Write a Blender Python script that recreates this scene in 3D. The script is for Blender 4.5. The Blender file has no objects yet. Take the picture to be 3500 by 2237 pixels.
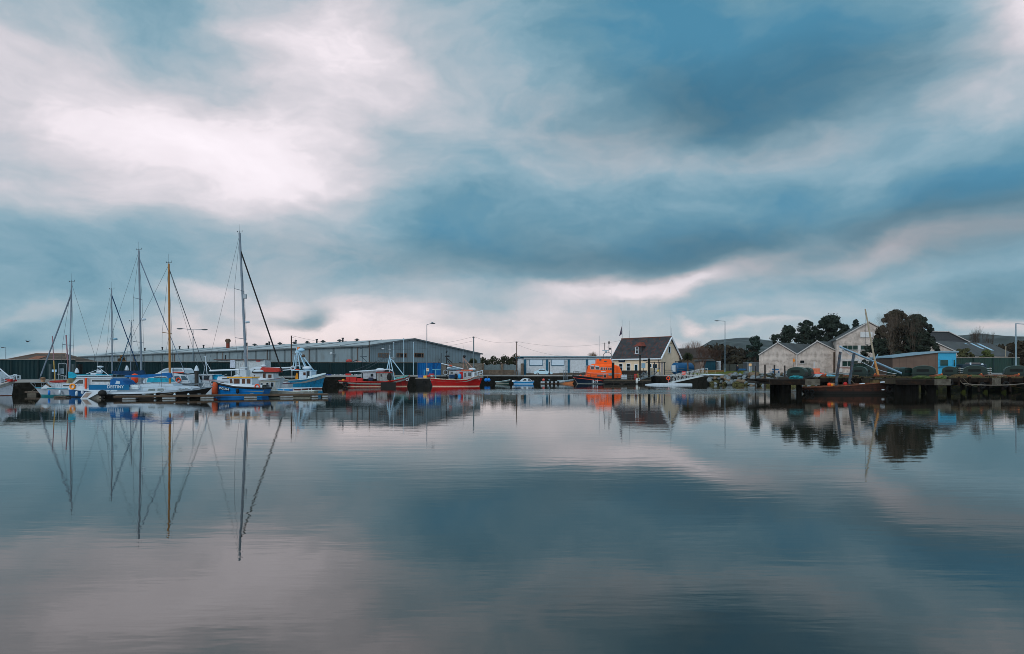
import bpy, bmesh, math, random
from mathutils import Vector, Matrix, Euler, noise as mnoise
R = math.radians
sc = bpy.context.scene
COL = sc.collection
FPX, CX, HY, CH = 2333.0, 1750.0, 1276.0, 2.5      # focal length, centre and horizon of the photograph in its pixels; camera height in m

# ------------------------------------------------------------------ camera
cam = bpy.data.cameras.new('camera'); camo = bpy.data.objects.new('camera', cam); COL.objects.link(camo)
camo.location = (0, 0, CH); camo.rotation_euler = (R(90), 0, 0)
cam.sensor_fit = 'HORIZONTAL'; cam.sensor_width = 36; cam.lens = 24.0
cam.shift_y = (HY - 2237 / 2) / 3500
cam.clip_start = 0.1; cam.clip_end = 9000
sc.camera = camo
sc.view_settings.view_transform = 'Standard'; sc.view_settings.look = 'None'
sc.cycles.filter_width = 0.85; sc.view_settings.exposure = 0; sc.view_settings.gamma = 1

def srgb(r, g, b):
    f = lambda c: (c / 255 / 12.92) if c / 255 <= 0.04045 else ((c / 255 + 0.055) / 1.055) ** 2.4
    return (f(r), f(g), f(b), 1)

# ------------------------------------------------------------------ sky
SUN_EL, SUN_AZ = R(28), R(215)       # from behind the camera, to its left; clouded over
w = bpy.data.worlds.new('World'); sc.world = w; w.use_nodes = True
nt = w.node_tree; nt.nodes.clear()
def N(t, **k):
    n = nt.nodes.new(t)
    for a, b in k.items(): setattr(n, a, b)
    return n
def L(a, b): nt.links.new(a, b)
def M(op, a, b=None, c=None, clamp=False):
    n = N('ShaderNodeMath', operation=op, use_clamp=clamp)
    for i, v in enumerate((a, b, c)):
        if v is None: continue
        if isinstance(v, (int, float)): n.inputs[i].default_value = v
        else: L(v, n.inputs[i])
    return n.outputs[0]
tc = N('ShaderNodeTexCoord'); sep = N('ShaderNodeSeparateXYZ'); L(tc.outputs['Generated'], sep.inputs[0])
dx, dy, dz = sep.outputs
az = M('ARCTAN2', dx, dy); el = M('ARCSINE', dz)
# plane of the clouds, for streaks that close up towards the horizon
zz = M('ADD', M('MAXIMUM', dz, 0.0), 0.10)
cp = N('ShaderNodeCombineXYZ'); L(M('DIVIDE', dx, zz), cp.inputs[0]); L(M('DIVIDE', dy, zz), cp.inputs[1])
def noise(vec, scale, detail=6, rough=0.5, lac=2.0, sx=1, sy=1, rot=0, loc=0, out='Fac'):
    mp = N('ShaderNodeMapping'); L(vec, mp.inputs[0]); mp.inputs['Scale'].default_value = (sx, sy, 1)
    mp.inputs['Rotation'].default_value = (0, 0, rot); mp.inputs['Location'].default_value = (loc, loc * .7, loc)
    n = N('ShaderNodeTexNoise'); n.inputs['Scale'].default_value = scale; n.inputs['Detail'].default_value = detail
    n.inputs['Roughness'].default_value = rough; n.inputs['Lacunarity'].default_value = lac
    L(mp.outputs[0], n.inputs['Vector']); return n.outputs[out]
ae = N('ShaderNodeCombineXYZ'); L(az, ae.inputs[0]); L(el, ae.inputs[1])
wn = noise(ae.outputs[0], 4.2, 6, .52, sx=1, sy=2.0, out='Color')
vm = N('ShaderNodeVectorMath', operation='SUBTRACT'); L(wn, vm.inputs[0]); vm.inputs[1].default_value = (.5, .5, .5)
vm2 = N('ShaderNodeVectorMath', operation='MULTIPLY'); L(vm.outputs[0], vm2.inputs[0]); vm2.inputs[1].default_value = (.24, .11, 0)
va = N('ShaderNodeVectorMath', operation='ADD'); L(ae.outputs[0], va.inputs[0]); L(vm2.outputs[0], va.inputs[1])
def blob(cx, cy, rx, ry, ang, soft=1.5):
    a = math.atan((cx - CX) / FPX); e = math.atan((HY - cy) / math.hypot(FPX, cx - CX))
    c = math.cos(a)
    mp = N('ShaderNodeMapping', vector_type='TEXTURE'); L(va.outputs[0], mp.inputs[0])
    mp.inputs['Location'].default_value = (a, e, 0); mp.inputs['Rotation'].default_value = (0, 0, -R(ang))
    mp.inputs['Scale'].default_value = (rx / FPX * c * c * soft, ry / FPX * c * soft, 1)
    g = N('ShaderNodeTexGradient', gradient_type='SPHERICAL'); L(mp.outputs[0], g.inputs[0])
    return N_smooth(g.outputs['Fac'])
def N_smooth(v):
    m = N('ShaderNodeMapRange', interpolation_type='SMOOTHSTEP'); L(v, m.inputs['Value']); return m.outputs[0]
#        cx    cy    rx   ry  ang  amp      (cloud banks by direction)
CLOUDS = [(1050, 300, 800, 480, 10, .15), (300, 450, 950, 400, 12, .34), (420, 400, 640, 210, 24, .08), (640, 490, 420, 130, 18, .10), (60, 300, 500, 260, 10, .14), (1230, 60, 330, 260, 20, .30),
          (1050, 380, 650, 330, 5, .30), (950, 640, 330, 260, 0, .24), (1590, 400, 200, 70, 25, .10), (0, 700, 700, 130, 0, .16),
          (560, 120, 330, 170, 15, -.40), (60, 50, 260, 120, 10, -.12),
          (150, 880, 520, 110, 0, -.30), (680, 800, 260, 70, 0, -.14), (250, 1090, 600, 110, 0, -.14), (1500, 560, 350, 200, 0, -.10),
          (1540, 735, 520, 110, 0, -.30), (1250, 870, 550, 110, 0, -.12), (60, 1025, 240, 35, -4, .20), (690, 995, 170, 34, 5, .34),
          (1060, 1125, 560, 95, 0, .52), (1700, 1150, 620, 150, 0, .42), (700, 1150, 330, 60, 0, .22), (1075, 1085, 120, 28, -8, -.62), (830, 1120, 120, 40, 20, -.2),
          (300, 1192, 200, 20, 0, .25),
          (2450, 60, 620, 240, 0, -.36), (2750, 260, 560, 210, 5, -.32), (2120, 200, 400, 220, 0, -.14), (1950, 430, 360, 170, 0, .14),
          (3500, 10, 340, 160, 15, .46), (3420, 330, 300, 190, 0, .26), (2640, 505, 520, 80, -6, .24), (1850, 640, 330, 170, 0, .12), (2400, 660, 560, 80, 2, -.22),
          (3380, 600, 380, 110, 0, -.30), (2750, 770, 1000, 110, -4, -.24), (2000, 850, 560, 120, 0, -.28), (3200, 750, 300, 60, 0, -.1),
          (2480, 935, 380, 48, -15, .42), (2130, 1000, 360, 42, 0, .46), (3080, 850, 560, 44, -11, .28), (2300, 1060, 500, 70, 0, .18),
          (2950, 950, 640, 60, -5, -.06), (3350, 1010, 300, 60, 0, -.24), (3330, 1068, 240, 24, 6, .42), (2375, 1112, 45, 28, 25, .30),
          (2550, 1118, 200, 16, 0, .26), (2900, 1160, 700, 70, 0, .02), (2200, 1180, 700, 70, 0, .20)]
acc = None
n1 = noise(cp.outputs[0], .85, 7, .48, sx=1.0, sy=.8, rot=.3, loc=3)
n2 = noise(va.outputs[0], 5.0, 8, .56, sx=1, sy=2.3, rot=.10, loc=9)
n3 = noise(va.outputs[0], 15.0, 7, .58, sx=1, sy=1.9, rot=-.1, loc=4)
acc = M('ADD', .40, M('ADD', M('MULTIPLY', M('SUBTRACT', n1, .5), .50), M('ADD', M('MULTIPLY', M('SUBTRACT', n2, .5), .66), M('MULTIPLY', M('SUBTRACT', n3, .5), .34))))
for c in CLOUDS: acc = M('MULTIPLY_ADD', blob(*c[:5]), c[5] * (1.0 if c[5] > 0 else .8), acc)
# the part of the sky behind the camera is a lighter overcast
back = N('ShaderNodeMapRange', interpolation_type='SMOOTHSTEP'); L(dy, back.inputs['Value'])
back.inputs['From Min'].default_value = .35; back.inputs['From Max'].default_value = -.4
acc = M('MULTIPLY_ADD', back.outputs[0], .16, acc)
ramp = N('ShaderNodeValToRGB'); L(acc, ramp.inputs[0]); cr = ramp.color_ramp
cr.elements[0].position = 0; cr.elements[0].color = srgb(76, 138, 168)
cr.elements[1].position = 1; cr.elements[1].color = srgb(243, 234, 240)
for p, c in ((.2, (106, 152, 173)), (.4, (140, 173, 189)), (.6, (178, 191, 201)), (.8, (213, 210, 217))):
    e = cr.elements.new(p); e.color = srgb(*c)
# dark slate undersides of the thicker banks
sl = None
for c in [(2650, 330, 560, 170, 0, .85), (2750, 850, 800, 130, -4, .75), (2000, 890, 600, 130, 0, .55), (2120, 420, 400, 160, 0, .35), (3350, 780, 400, 130, 0, .55), (1075, 1085, 110, 30, -8, .5), (3350, 1020, 330, 60, 0, .5), (1300, 900, 600, 100, 0, .35)]:
    b = M('MULTIPLY', blob(*c[:5]), c[5]); sl = b if sl is None else M('ADD', sl, b)
sl = M('MULTIPLY', M('MINIMUM', sl, 1), M('MULTIPLY_ADD', n2, 1.0, .55), clamp=True)
def MIX(f, a, b, mode='MIX'):
    m = N('ShaderNodeMix', data_type='RGBA', blend_type=mode)
    if isinstance(f, (int, float)): m.inputs[0].default_value = f
    else: L(f, m.inputs[0])
    for i, v in ((6, a), (7, b)):
        if isinstance(v, tuple): m.inputs[i].default_value = v
        else: L(v, m.inputs[i])
    return m.outputs[2]
c1 = MIX(sl, ramp.outputs[0], MIX(.8, ramp.outputs[0], srgb(186, 188, 190), 'MULTIPLY'))
# warmer towards the horizon
low = N('ShaderNodeMapRange', interpolation_type='SMOOTHSTEP'); L(el, low.inputs['Value'])
low.inputs['From Min'].default_value = R(9); low.inputs['From Max'].default_value = R(1)
lw = M('MULTIPLY', low.outputs[0], M('SUBTRACT', acc, .45, clamp=True)); lw = M('MULTIPLY', lw, 1.5, clamp=True)
c1 = MIX(lw, c1, MIX(1.0, c1, srgb(252, 243, 236), 'MULTIPLY'))
core = M('MULTIPLY', M('SUBTRACT', acc, .93, clamp=True), .55)
hd = N('ShaderNodeVectorMath', operation='SCALE'); L(c1, hd.inputs[0]); L(M('ADD', M('MULTIPLY_ADD', back.outputs[0], .9, 1.0), core), hd.inputs['Scale'])
sky = N('ShaderNodeTexSky', sky_type='NISHITA'); sky.sun_disc = False; sky.sun_elevation = SUN_EL; sky.sun_rotation = SUN_AZ
sc10 = N('ShaderNodeVectorMath', operation='SCALE'); L(hd.outputs[0], sc10.inputs[0]); sc10.inputs['Scale'].default_value = 10.0
fin = MIX(.94, sky.outputs[0], sc10.outputs[0])
bg = N('ShaderNodeBackground'); L(fin, bg.inputs[0]); bg.inputs[1].default_value = 0.1
wo = N('ShaderNodeOutputWorld'); L(bg.outputs[0], wo.inputs[0])
w.cycles.sampling_method = 'MANUAL'; w.cycles.sample_map_resolution = 512

sun = bpy.data.lights.new('sun', 'SUN'); suno = bpy.data.objects.new('sun', sun); COL.objects.link(suno)
sun.energy = 1.0; sun.angle = R(14); sun.color = (1, .97, .93)
sd = Vector((math.sin(SUN_AZ) * math.cos(SUN_EL), math.cos(SUN_AZ) * math.cos(SUN_EL), math.sin(SUN_EL)))
suno.rotation_euler = sd.to_track_quat('Z', 'Y').to_euler(); suno.location = (0, -40, 60)

# ------------------------------------------------------------------ materials
MATS = {}
def new_mat(name):
    m = bpy.data.materials.new(name); m.use_nodes = True; m.node_tree.nodes.clear(); return m
def mat(name, col, rough=.6, metal=0, var=.15, scale=3.0, dirt=None, dirt_amt=.4, boot=None, boot_z=.12, stripe=None, bump=0, bscale=20, planks=None, streak=0, spec=.3, blocks=None):
    """painted or natural surface: colour with mottling, optional dirt colour, band near the waterline, plank or block lines"""
    if name in MATS: return MATS[name]
    m = new_mat(name); t = m.node_tree
    def A(ty, **k):
        n = t.nodes.new(ty)
        for a, b in k.items(): setattr(n, a, b)
        return n
    K = lambda a, b: t.links.new(a, b)
    tcn = A('ShaderNodeTexCoord'); P_ = A('ShaderNodeBsdfPrincipled'); o = A('ShaderNodeOutputMaterial'); K(P_.outputs[0], o.inputs[0])
    P_.inputs['Roughness'].default_value = rough; P_.inputs['Metallic'].default_value = metal
    P_.inputs['Specular IOR Level'].default_value = spec
    base = srgb(*col)
    def nz(s, d=5, sx=1, sy=1, sz=1):
        mp = A('ShaderNodeMapping'); mp.inputs['Scale'].default_value = (sx, sy, sz); K(tcn.outputs['Object'], mp.inputs[0])
        n = A('ShaderNodeTexNoise'); n.inputs['Scale'].default_value = s; n.inputs['Detail'].default_value = d; K(mp.outputs[0], n.inputs[0]); return n.outputs['Fac']
    def mx(f, a, b, mode='MIX'):
        q = A('ShaderNodeMix', data_type='RGBA', blend_type=mode)
        if isinstance(f, (int, float)): q.inputs[0].default_value = f
        else: K(f, q.inputs[0])
        for i, v in ((6, a), (7, b)):
            if isinstance(v, tuple): q.inputs[i].default_value = v
            else: K(v, q.inputs[i])
        return q.outputs[2]
    def rg(v, lo, hi):
        q = A('ShaderNodeMapRange'); K(v, q.inputs[0]); q.inputs[1].default_value = lo; q.inputs[2].default_value = hi; return q.outputs[0]
    c = base
    if var:
        lo = tuple(x * (1 - var) for x in base[:3]) + (1,); hi = tuple(min(1, x * (1 + var)) for x in base[:3]) + (1,)
        c = mx(rg(nz(scale), .3, .7), lo, hi)
    if dirt:
        c = mx(rg(nz(scale * 1.7, 8), .5 , .5 + .35 * (1.2 - dirt_amt)), c, mx(dirt_amt, c, srgb(*dirt)))
    if streak:
        d2 = srgb(*(dirt or (70, 60, 45)))
        q = A('ShaderNodeMath', operation='MULTIPLY'); K(rg(nz(1.0, 6, 4, 4, .35), .52, .72), q.inputs[0]); q.inputs[1].default_value = streak
        c = mx(q.outputs[0], c, d2)
    if boot:
        s = A('ShaderNodeSeparateXYZ'); K(tcn.outputs['Object'], s.inputs[0])
        g = A('ShaderNodeMath', operation='LESS_THAN'); K(s.outputs[2], g.inputs[0]); g.inputs[1].default_value = boot_z
        c = mx(g.outputs[0], c, srgb(*boot))
        if stripe:
            g2 = A('ShaderNodeMath', operation='COMPARE'); K(s.outputs[2], g2.inputs[0]); g2.inputs[1].default_value = stripe[0]; g2.inputs[2].default_value = stripe[1]
            c = mx(g2.outputs[0], c, srgb(*stripe[2]))
    if planks:   # (axis, spacing): thin grooves
        s3 = A('ShaderNodeSeparateXYZ'); K(tcn.outputs['Object'], s3.inputs[0])
        f = A('ShaderNodeMath', operation='MULTIPLY'); K(s3.outputs[planks[0]], f.inputs[0]); f.inputs[1].default_value = 1 / planks[1]
        fr_ = A('ShaderNodeMath', operation='FRACT'); K(f.outputs[0], fr_.inputs[0])
        g3 = A('ShaderNodeMath', operation='LESS_THAN'); K(fr_.outputs[0], g3.inputs[0]); g3.inputs[1].default_value = planks[2] if len(planks) > 2 else .14
        c = mx(g3.outputs[0], c, mx(1.0, c, (.45, .45, .45, 1), 'MULTIPLY'))
    if blocks:
        br = A('ShaderNodeTexBrick'); mp = A('ShaderNodeMapping'); mp.inputs['Rotation'].default_value = (R(90), 0, 0); K(tcn.outputs['Object'], mp.inputs[0]); K(mp.outputs[0], br.inputs[0])
        br.inputs['Scale'].default_value = 1; br.inputs['Brick Width'].default_value = blocks[0]; br.inputs['Row Height'].default_value = blocks[1]; br.inputs['Mortar Size'].default_value = blocks[1] * .07
        br.inputs['Color1'].default_value = (1, 1, 1, 1); br.inputs['Color2'].default_value = (.78, .76, .74, 1); br.inputs['Mortar'].default_value = (.55, .54, .52, 1)
        c = mx(1.0, c, br.outputs[0], 'MULTIPLY')
    if isinstance(c, tuple): P_.inputs['Base Color'].default_value = c
    else: K(c, P_.inputs['Base Color'])
    if bump:
        b = A('ShaderNodeBump'); b.inputs['Strength'].default_value = bump; b.inputs['Distance'].default_value = .05
        K(nz(bscale, 6), b.inputs['Height']); K(b.outputs[0], P_.inputs['Normal'])
    MATS[name] = m; return m
def glass(name='glass', col=(18, 26, 30)): return mat(name, col, rough=.08, var=0, spec=.8)

white = mat('white_paint', (172, 182, 190), .45, var=.06, dirt=(120, 110, 90), dirt_amt=.35, streak=.25)
clean_white = mat('clean_white_gelcoat', (182, 195, 206), .25, var=.04)
grey_metal = mat('grey_metal', (140, 150, 158), .4, .6, var=.1)
alu = mat('aluminium_spar', (112, 124, 136), .4, .25, var=.08)
dark_metal = mat('dark_metal', (38, 42, 46), .5, .4, var=.1)
wire_m = mat('rigging_wire', (60, 68, 76), .5, .5, var=0)
rope_m = mat('rope_fibre', (120, 112, 96), .9, var=.1)
dk = mat('black_rubber', (10, 11, 12), .7, var=.1)
blue_canvas = mat('blue_canvas', (2, 84, 142), .8, var=.2, bump=.4, bscale=8)
navy_canvas = mat('navy_canvas', (4, 48, 82), .85, var=.25, bump=.4, bscale=8)
teal_canvas = mat('teal_canvas', (16, 142, 170), .8, var=.2, bump=.4, bscale=8)
orange_p = mat('orange_plastic', (222, 72, 26), .5, var=.1)
red_p = mat('red_plastic', (164, 26, 22), .5, var=.1)
yellow_p = mat('yellow_plastic', (222, 160, 30), .5, var=.1)
blue_p = mat('blue_plastic', (4, 112, 196), .45, var=.12)
wood_m = mat('weathered_wood', (96, 84, 70), .85, var=.3, scale=6, bump=.4)
glass_m = glass()
concrete = mat('concrete', (128, 124, 116), .9, var=.22, scale=1.2, dirt=(70, 68, 60), dirt_amt=.5, bump=.3)

# ------------------------------------------------------------------ mesh building
def X(px, Y): return (px - CX) * Y / FPX
def Z(py, Y): return CH - (py - HY) * Y / FPX
class MB:
    def __init__(s): s.v = []; s.f = []
    def add(s, vs, fs):
        n = len(s.v); s.v += [tuple(v) for v in vs]; s.f += [tuple(i + n for i in f) for f in fs]
    def box(s, x0, x1, y0, y1, z0, z1):
        s.add([(x0, y0, z0), (x1, y0, z0), (x1, y1, z0), (x0, y1, z0), (x0, y0, z1), (x1, y0, z1), (x1, y1, z1), (x0, y1, z1)],
              [(0, 3, 2, 1), (4, 5, 6, 7), (0, 1, 5, 4), (1, 2, 6, 5), (2, 3, 7, 6), (3, 0, 4, 7)]); return s
    def bar(s, p, q, wy, wz):          # rectangular bar between two points
        p, q = Vector(p), Vector(q); d = (q - p).normalized(); a = Vector((0, 1, 0)) if abs(d.y) < .9 else Vector((1, 0, 0))
        u = d.cross(a).normalized(); v = d.cross(u).normalized(); vs = []
        for c in (p, q):
            for i, j in ((-1, -1), (1, -1), (1, 1), (-1, 1)): vs.append(c + u * i * wz / 2 + v * j * wy / 2)
        s.add(vs, [(0, 3, 2, 1), (4, 5, 6, 7), (0, 1, 5, 4), (1, 2, 6, 5), (2, 3, 7, 6), (3, 0, 4, 7)]); return s
    def tube(s, p, q, r, r2=None, n=7):
        p, q = Vector(p), Vector(q); r2 = r if r2 is None else r2; d = q - p
        if d.length < 1e-6: return s
        d.normalize(); a = Vector((0, 0, 1)) if abs(d.z) < .9 else Vector((1, 0, 0)); u = d.cross(a).normalized(); v = d.cross(u)
        vs = [c + (u * math.cos(2 * math.pi * i / n) + v * math.sin(2 * math.pi * i / n)) * rr for c, rr in ((p, r), (q, r2)) for i in range(n)]
        s.add(vs, [(i, (i + 1) % n, n + (i + 1) % n, n + i) for i in range(n)] + [tuple(range(n - 1, -1, -1)), tuple(range(n, 2 * n))]); return s
    def path(s, pts, r, n=6):
        for a, b in zip(pts, pts[1:]): s.tube(a, b, r, n=n)
        return s
    def prism(s, poly, y0, y1, ax='y'):  # polygon (x,z) pushed along y; or (y,z) pushed along x
        k = len(poly); g = (lambda a, b, t: (a, t, b)) if ax == 'y' else ((lambda a, b, t: (t, a, b)) if ax == 'x' else (lambda a, b, t: (a, b, t)))
        s.add([g(a, b, y0) for a, b in poly] + [g(a, b, y1) for a, b in poly], [tuple(range(k)), tuple(range(2 * k - 1, k - 1, -1))] + [(i, i + k, (i + 1) % k + k, (i + 1) % k) for i in range(k)]); return s
    def fprism(s, f, pts, y0, y1): return s.prism(f.at(y0).poly(*pts), y0, y1)
    def lathe(s, prof, c=(0, 0, 0), n=12):
        vs = []; fs = []
        for r, z in prof:
            for i in range(n): vs.append((c[0] + r * math.cos(2 * math.pi * i / n), c[1] + r * math.sin(2 * math.pi * i / n), c[2] + z))
        for j in range(len(prof) - 1):
            for i in range(n): fs.append((j * n + i, j * n + (i + 1) % n, (j + 1) * n + (i + 1) % n, (j + 1) * n + i))
        fs.append(tuple(range(n - 1, -1, -1))); fs.append(tuple((len(prof) - 1) * n + i for i in range(n))); s.add(vs, fs); return s
    def ball(s, c, rx, ry=None, rz=None, n=10, m=6, jit=0, rnd=None):
        ry = ry or rx; rz = rz or rx; vs = []; fs = []
        for j in range(1, m):
            a = math.pi * j / m
            for i in range(n):
                b = 2 * math.pi * i / n; k = 1 + (rnd.uniform(-jit, jit) if jit else 0)
                vs.append((c[0] + rx * k * math.sin(a) * math.cos(b), c[1] + ry * k * math.sin(a) * math.sin(b), c[2] - rz * k * math.cos(a)))
        for j in range(m - 2):
            for i in range(n): fs.append((j * n + i, j * n + (i + 1) % n, (j + 1) * n + (i + 1) % n, (j + 1) * n + i))
        vs.append((c[0], c[1], c[2] - rz)); vs.append((c[0], c[1], c[2] + rz)); q = len(vs)
        for i in range(n): fs.append((q - 2, (i + 1) % n, i)); fs.append((q - 1, (m - 2) * n + i, (m - 2) * n + (i + 1) % n))
        s.add(vs, fs); return s
    def ring(s, c, R_, r, ax='y', n=16, k=6):
        pts = []
        for i in range(n + 1):
            a = 2 * math.pi * i / n; u, v = R_ * math.cos(a), R_ * math.sin(a)
            pts.append((c[0] + u, c[1], c[2] + v) if ax == 'y' else ((c[0], c[1] + u, c[2] + v) if ax == 'x' else (c[0] + u, c[1] + v, c[2])))
        return s.path(pts, r, k)
    def build(s, name, m, parent=None, smooth=False, label=None, bevel=0):
        me = bpy.data.meshes.new(name); me.from_pydata(s.v, [], s.f); me.validate(); me.materials.append(m)
        bm = bmesh.new(); bm.from_mesh(me); bmesh.ops.recalc_face_normals(bm, faces=bm.faces)
        if bevel: bmesh.ops.bevel(bm, geom=bm.edges, offset=bevel, segments=1, affect='EDGES', clamp_overlap=True)
        bm.to_mesh(me); bm.free()
        if smooth:
            for p in me.polygons: p.use_smooth = True
        o = bpy.data.objects.new(name, me); COL.objects.link(o)
        if parent: o.parent = parent
        if label: o['label'] = label
        return o
def B(*a): return MB().box(*a)
def tag(o, label=None, cat=None, group=None, kind=None):
    for k, v in (('label', label), ('category', cat), ('group', group), ('kind', kind)):
        if v: o[k] = v
    return o
def thing(name, label, cat, loc=(0, 0, 0), rz=0, group=None):
    o = bpy.data.objects.new(name, None); COL.objects.link(o); o.empty_display_size = .3
    o.location = loc; o.rotation_euler = (0, 0, rz); return tag(o, label, cat, group)
def kids(o): return [c for c in bpy.data.objects if c.parent == o]
def dup(o, loc=None, rz=None, label=None, scale=None, parent=None, _ch=None):
    c = o.copy(); COL.objects.link(c); c.parent = parent
    if loc is not None: c.location = loc
    if rz is not None: c.rotation_euler = (0, 0, rz)
    if scale is not None: c.scale = (scale,) * 3 if isinstance(scale, (int, float)) else scale
    if label: c['label'] = label
    for k in kids(o):
        if k.name != c.name: dup(k, parent=c)
    return c
def text(s, size, m, parent, loc, name='lettering', rz=0, rx=R(90), width=None, ry=0, bold=0):
    cu = bpy.data.curves.new(name, 'FONT'); cu.body = s; cu.size = size; cu.align_x = 'CENTER'; cu.align_y = 'CENTER'; cu.extrude = .006; cu.offset = bold
    t = bpy.data.objects.new(name, cu); COL.objects.link(t)
    me = bpy.data.meshes.new_from_object(t.evaluated_get(bpy.context.evaluated_depsgraph_get())); bpy.data.objects.remove(t)
    me.materials.clear(); me.materials.append(m)
    o = bpy.data.objects.new(name, me); COL.objects.link(o); o.parent = parent; o.location = loc; o.rotation_euler = (rx, ry, rz)
    if width: k = width / max(.01, max(v.co.x for v in me.vertices) - min(v.co.x for v in me.vertices)); o.scale = (k, 1, 1)
    return o
class Fr:     # a frame standing square to the view at depth Y: photograph pixels to local metres
    def __init__(s, px0, Y, z0=0, near=0, X0=None): s.Y = Y; s.D = Y - near; s.s = FPX / s.D; s.z0 = z0; s.X0 = X(px0, s.D) if X0 is None else X0; s.loc = (s.X0, Y, z0)
    def x(s, px): return (px - CX) / s.s - s.X0
    def z(s, py): return CH - (py - HY) / s.s - s.z0
    def at(s, y): return Fr(0, s.Y, s.z0, -y, s.X0)
    def pt(s, px, py, y=0): g = s.at(y); return (g.x(px), y, g.z(py))
    def poly(s, *pts): return [(s.x(a), s.z(b)) for a, b in pts]

# ------------------------------------------------------------------ water
def water():
    m = new_mat('dock_water'); t = m.node_tree
    def A(ty, **k):
        n = t.nodes.new(ty)
        for a, b in k.items(): setattr(n, a, b)
        return n
    K = lambda a, b: t.links.new(a, b)
    tcn = A('ShaderNodeTexCoord'); o = A('ShaderNodeOutputMaterial')
    def nz(s, sx, sy, d, off=0, rough=.55):
        mp = A('ShaderNodeMapping'); mp.inputs['Scale'].default_value = (sx, sy, 1); mp.inputs['Location'].default_value = (off, off, 0); K(tcn.outputs['Object'], mp.inputs[0])
        n = A('ShaderNodeTexNoise'); n.inputs['Scale'].default_value = s; n.inputs['Detail'].default_value = d; n.inputs['Roughness'].default_value = rough; K(mp.outputs[0], n.inputs[0]); return n.outputs['Fac']
    def mth(op, a, b, clamp=False):
        q = A('ShaderNodeMath', operation=op, use_clamp=clamp)
        for i, v in ((0, a), (1, b)):
            if isinstance(v, (int, float)): q.inputs[i].default_value = v
            else: K(v, q.inputs[i])
        return q.outputs[0]
    h = mth('ADD', mth('MULTIPLY', nz(.9, .30, 1.3, 3), .0038), mth('MULTIPLY', nz(.16, .45, 1.4, 2, 7), .0030))
    h = mth('ADD', h, mth('MULTIPLY', nz(4, .35, 1.2, 2, 3), .0011))
    s = A('ShaderNodeSeparateXYZ'); K(tcn.outputs['Object'], s.inputs[0])
    def rg(v, a, b, c=0, d=1):
        q = A('ShaderNodeMapRange', interpolation_type='SMOOTHSTEP'); K(v, q.inputs[0])
        for i, z in enumerate((a, b, c, d)): q.inputs[i + 1].default_value = z
        return q.outputs[0]
    # a breath of wind ruffles a strip in the middle of the dock, right of the boats
    wob = mth('ADD', s.outputs[1], mth('MULTIPLY', mth('SUBTRACT', nz(.06, 1, 1, 3), .5), 14))
    band = mth('MULTIPLY', mth('MULTIPLY', rg(wob, 78, 86), rg(wob, 110, 98)), mth('MULTIPLY', rg(s.outputs[0], -12, 0), rg(s.outputs[0], 60, 44)))
    band = mth('MULTIPLY', band, rg(nz(.5, .12, 1, 4, 11), .38, .6))
    h = mth('ADD', h, mth('MULTIPLY', mth('MULTIPLY', nz(2.2, .5, .5, 3, 5), .16), band))
    b = A('ShaderNodeBump'); b.inputs['Strength'].default_value = 1; b.inputs['Distance'].default_value = 1.0; K(h, b.inputs['Height'])
    # murky water body under a clean reflecting surface; the reflection takes the water's brown-grey tinge where one looks more steeply into it
    body = A('ShaderNodeBsdfDiffuse'); body.inputs['Color'].default_value = srgb(38, 37, 30)
    gl = A('ShaderNodeBsdfGlossy'); K(mth('ADD', .004, mth('MULTIPLY', band, .22)), gl.inputs['Roughness']); K(b.outputs[0], gl.inputs['Normal'])
    fr_ = A('ShaderNodeFresnel'); fr_.inputs['IOR'].default_value = WATER_IOR; K(b.outputs[0], fr_.inputs['Normal'])
    tint = A('ShaderNodeMix', data_type='RGBA'); K(fr_.outputs[0], tint.inputs[0]); tint.inputs[6].default_value = (.84, .86, .86, 1); tint.inputs[7].default_value = (.96, .96, .95, 1); K(tint.outputs[2], gl.inputs['Color'])
    P_ = A('ShaderNodeMixShader'); K(fr_.outputs[0], P_.inputs[0]); K(body.outputs[0], P_.inputs[1]); K(gl.outputs[0], P_.inputs[2])
    K(P_.outputs[0], o.inputs[0])
    mb = MB(); mb.add([(-1500, -60, 0), (1500, -60, 0), (1500, 2500, 0), (-1500, 2500, 0)], [(0, 1, 2, 3)])
    tag(mb.build('water', m), kind='structure')
WATER_IOR = 2.05
water()

# ------------------------------------------------------------------ quay and ground
EDGE = [(-400, 74, 1.25), (X(-300, 78), 78, 1.3), (X(250, 84), 84, 1.4), (X(700, 105), 105, 1.6), (X(1110, 129), 129, 1.75), (X(1440, 139), 139, 1.8), (X(1660, 158), 158, 1.78),
        (X(1790, 167), 167, 1.72), (X(2080, 167.5), 167.5, 1.72), (X(2230, 166), 166, 1.75), (X(2425, 152), 152, 1.8)]
BANK = [(X(2428, 151.9), 151.9, 1.8), (X(2520, 147), 147, 2.2), (X(2610, 141), 141, 2.3), (X(2705, 134), 134, 2.3), (X(2790, 127), 127, 2.2), (57.4, 119, 2.1), (60.5, 111, 2.1), (66, 104, 2.1), (82, 100, 2.1), (110, 98, 2.1), (400, 96, 2.2)]
asphalt = mat('quay_concrete', (122, 124, 124), .9, var=.2, scale=.35, dirt=(82, 82, 78), dirt_amt=.5, bump=.2)
wall_m = mat('harbour_wall_stone', (30, 29, 25), .9, spec=.1, var=.4, scale=1.4, dirt=(12, 14, 12), dirt_amt=.8, bump=.8, bscale=4, streak=.4)
def strip(pts, rows, name, m, kind='structure', parent=None):
    mb = MB(); n = len(pts); vs = []
    for r in rows:
        for (x, y, z) in pts: vs.append(r(x, y, z))
    mb.add(vs, [(j * n + i, j * n + i + 1, (j + 1) * n + i + 1, (j + 1) * n + i) for j in range(len(rows) - 1) for i in range(n - 1)])
    return tag(mb.build(name, m, parent), kind=kind)
ALLP = EDGE + BANK
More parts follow.
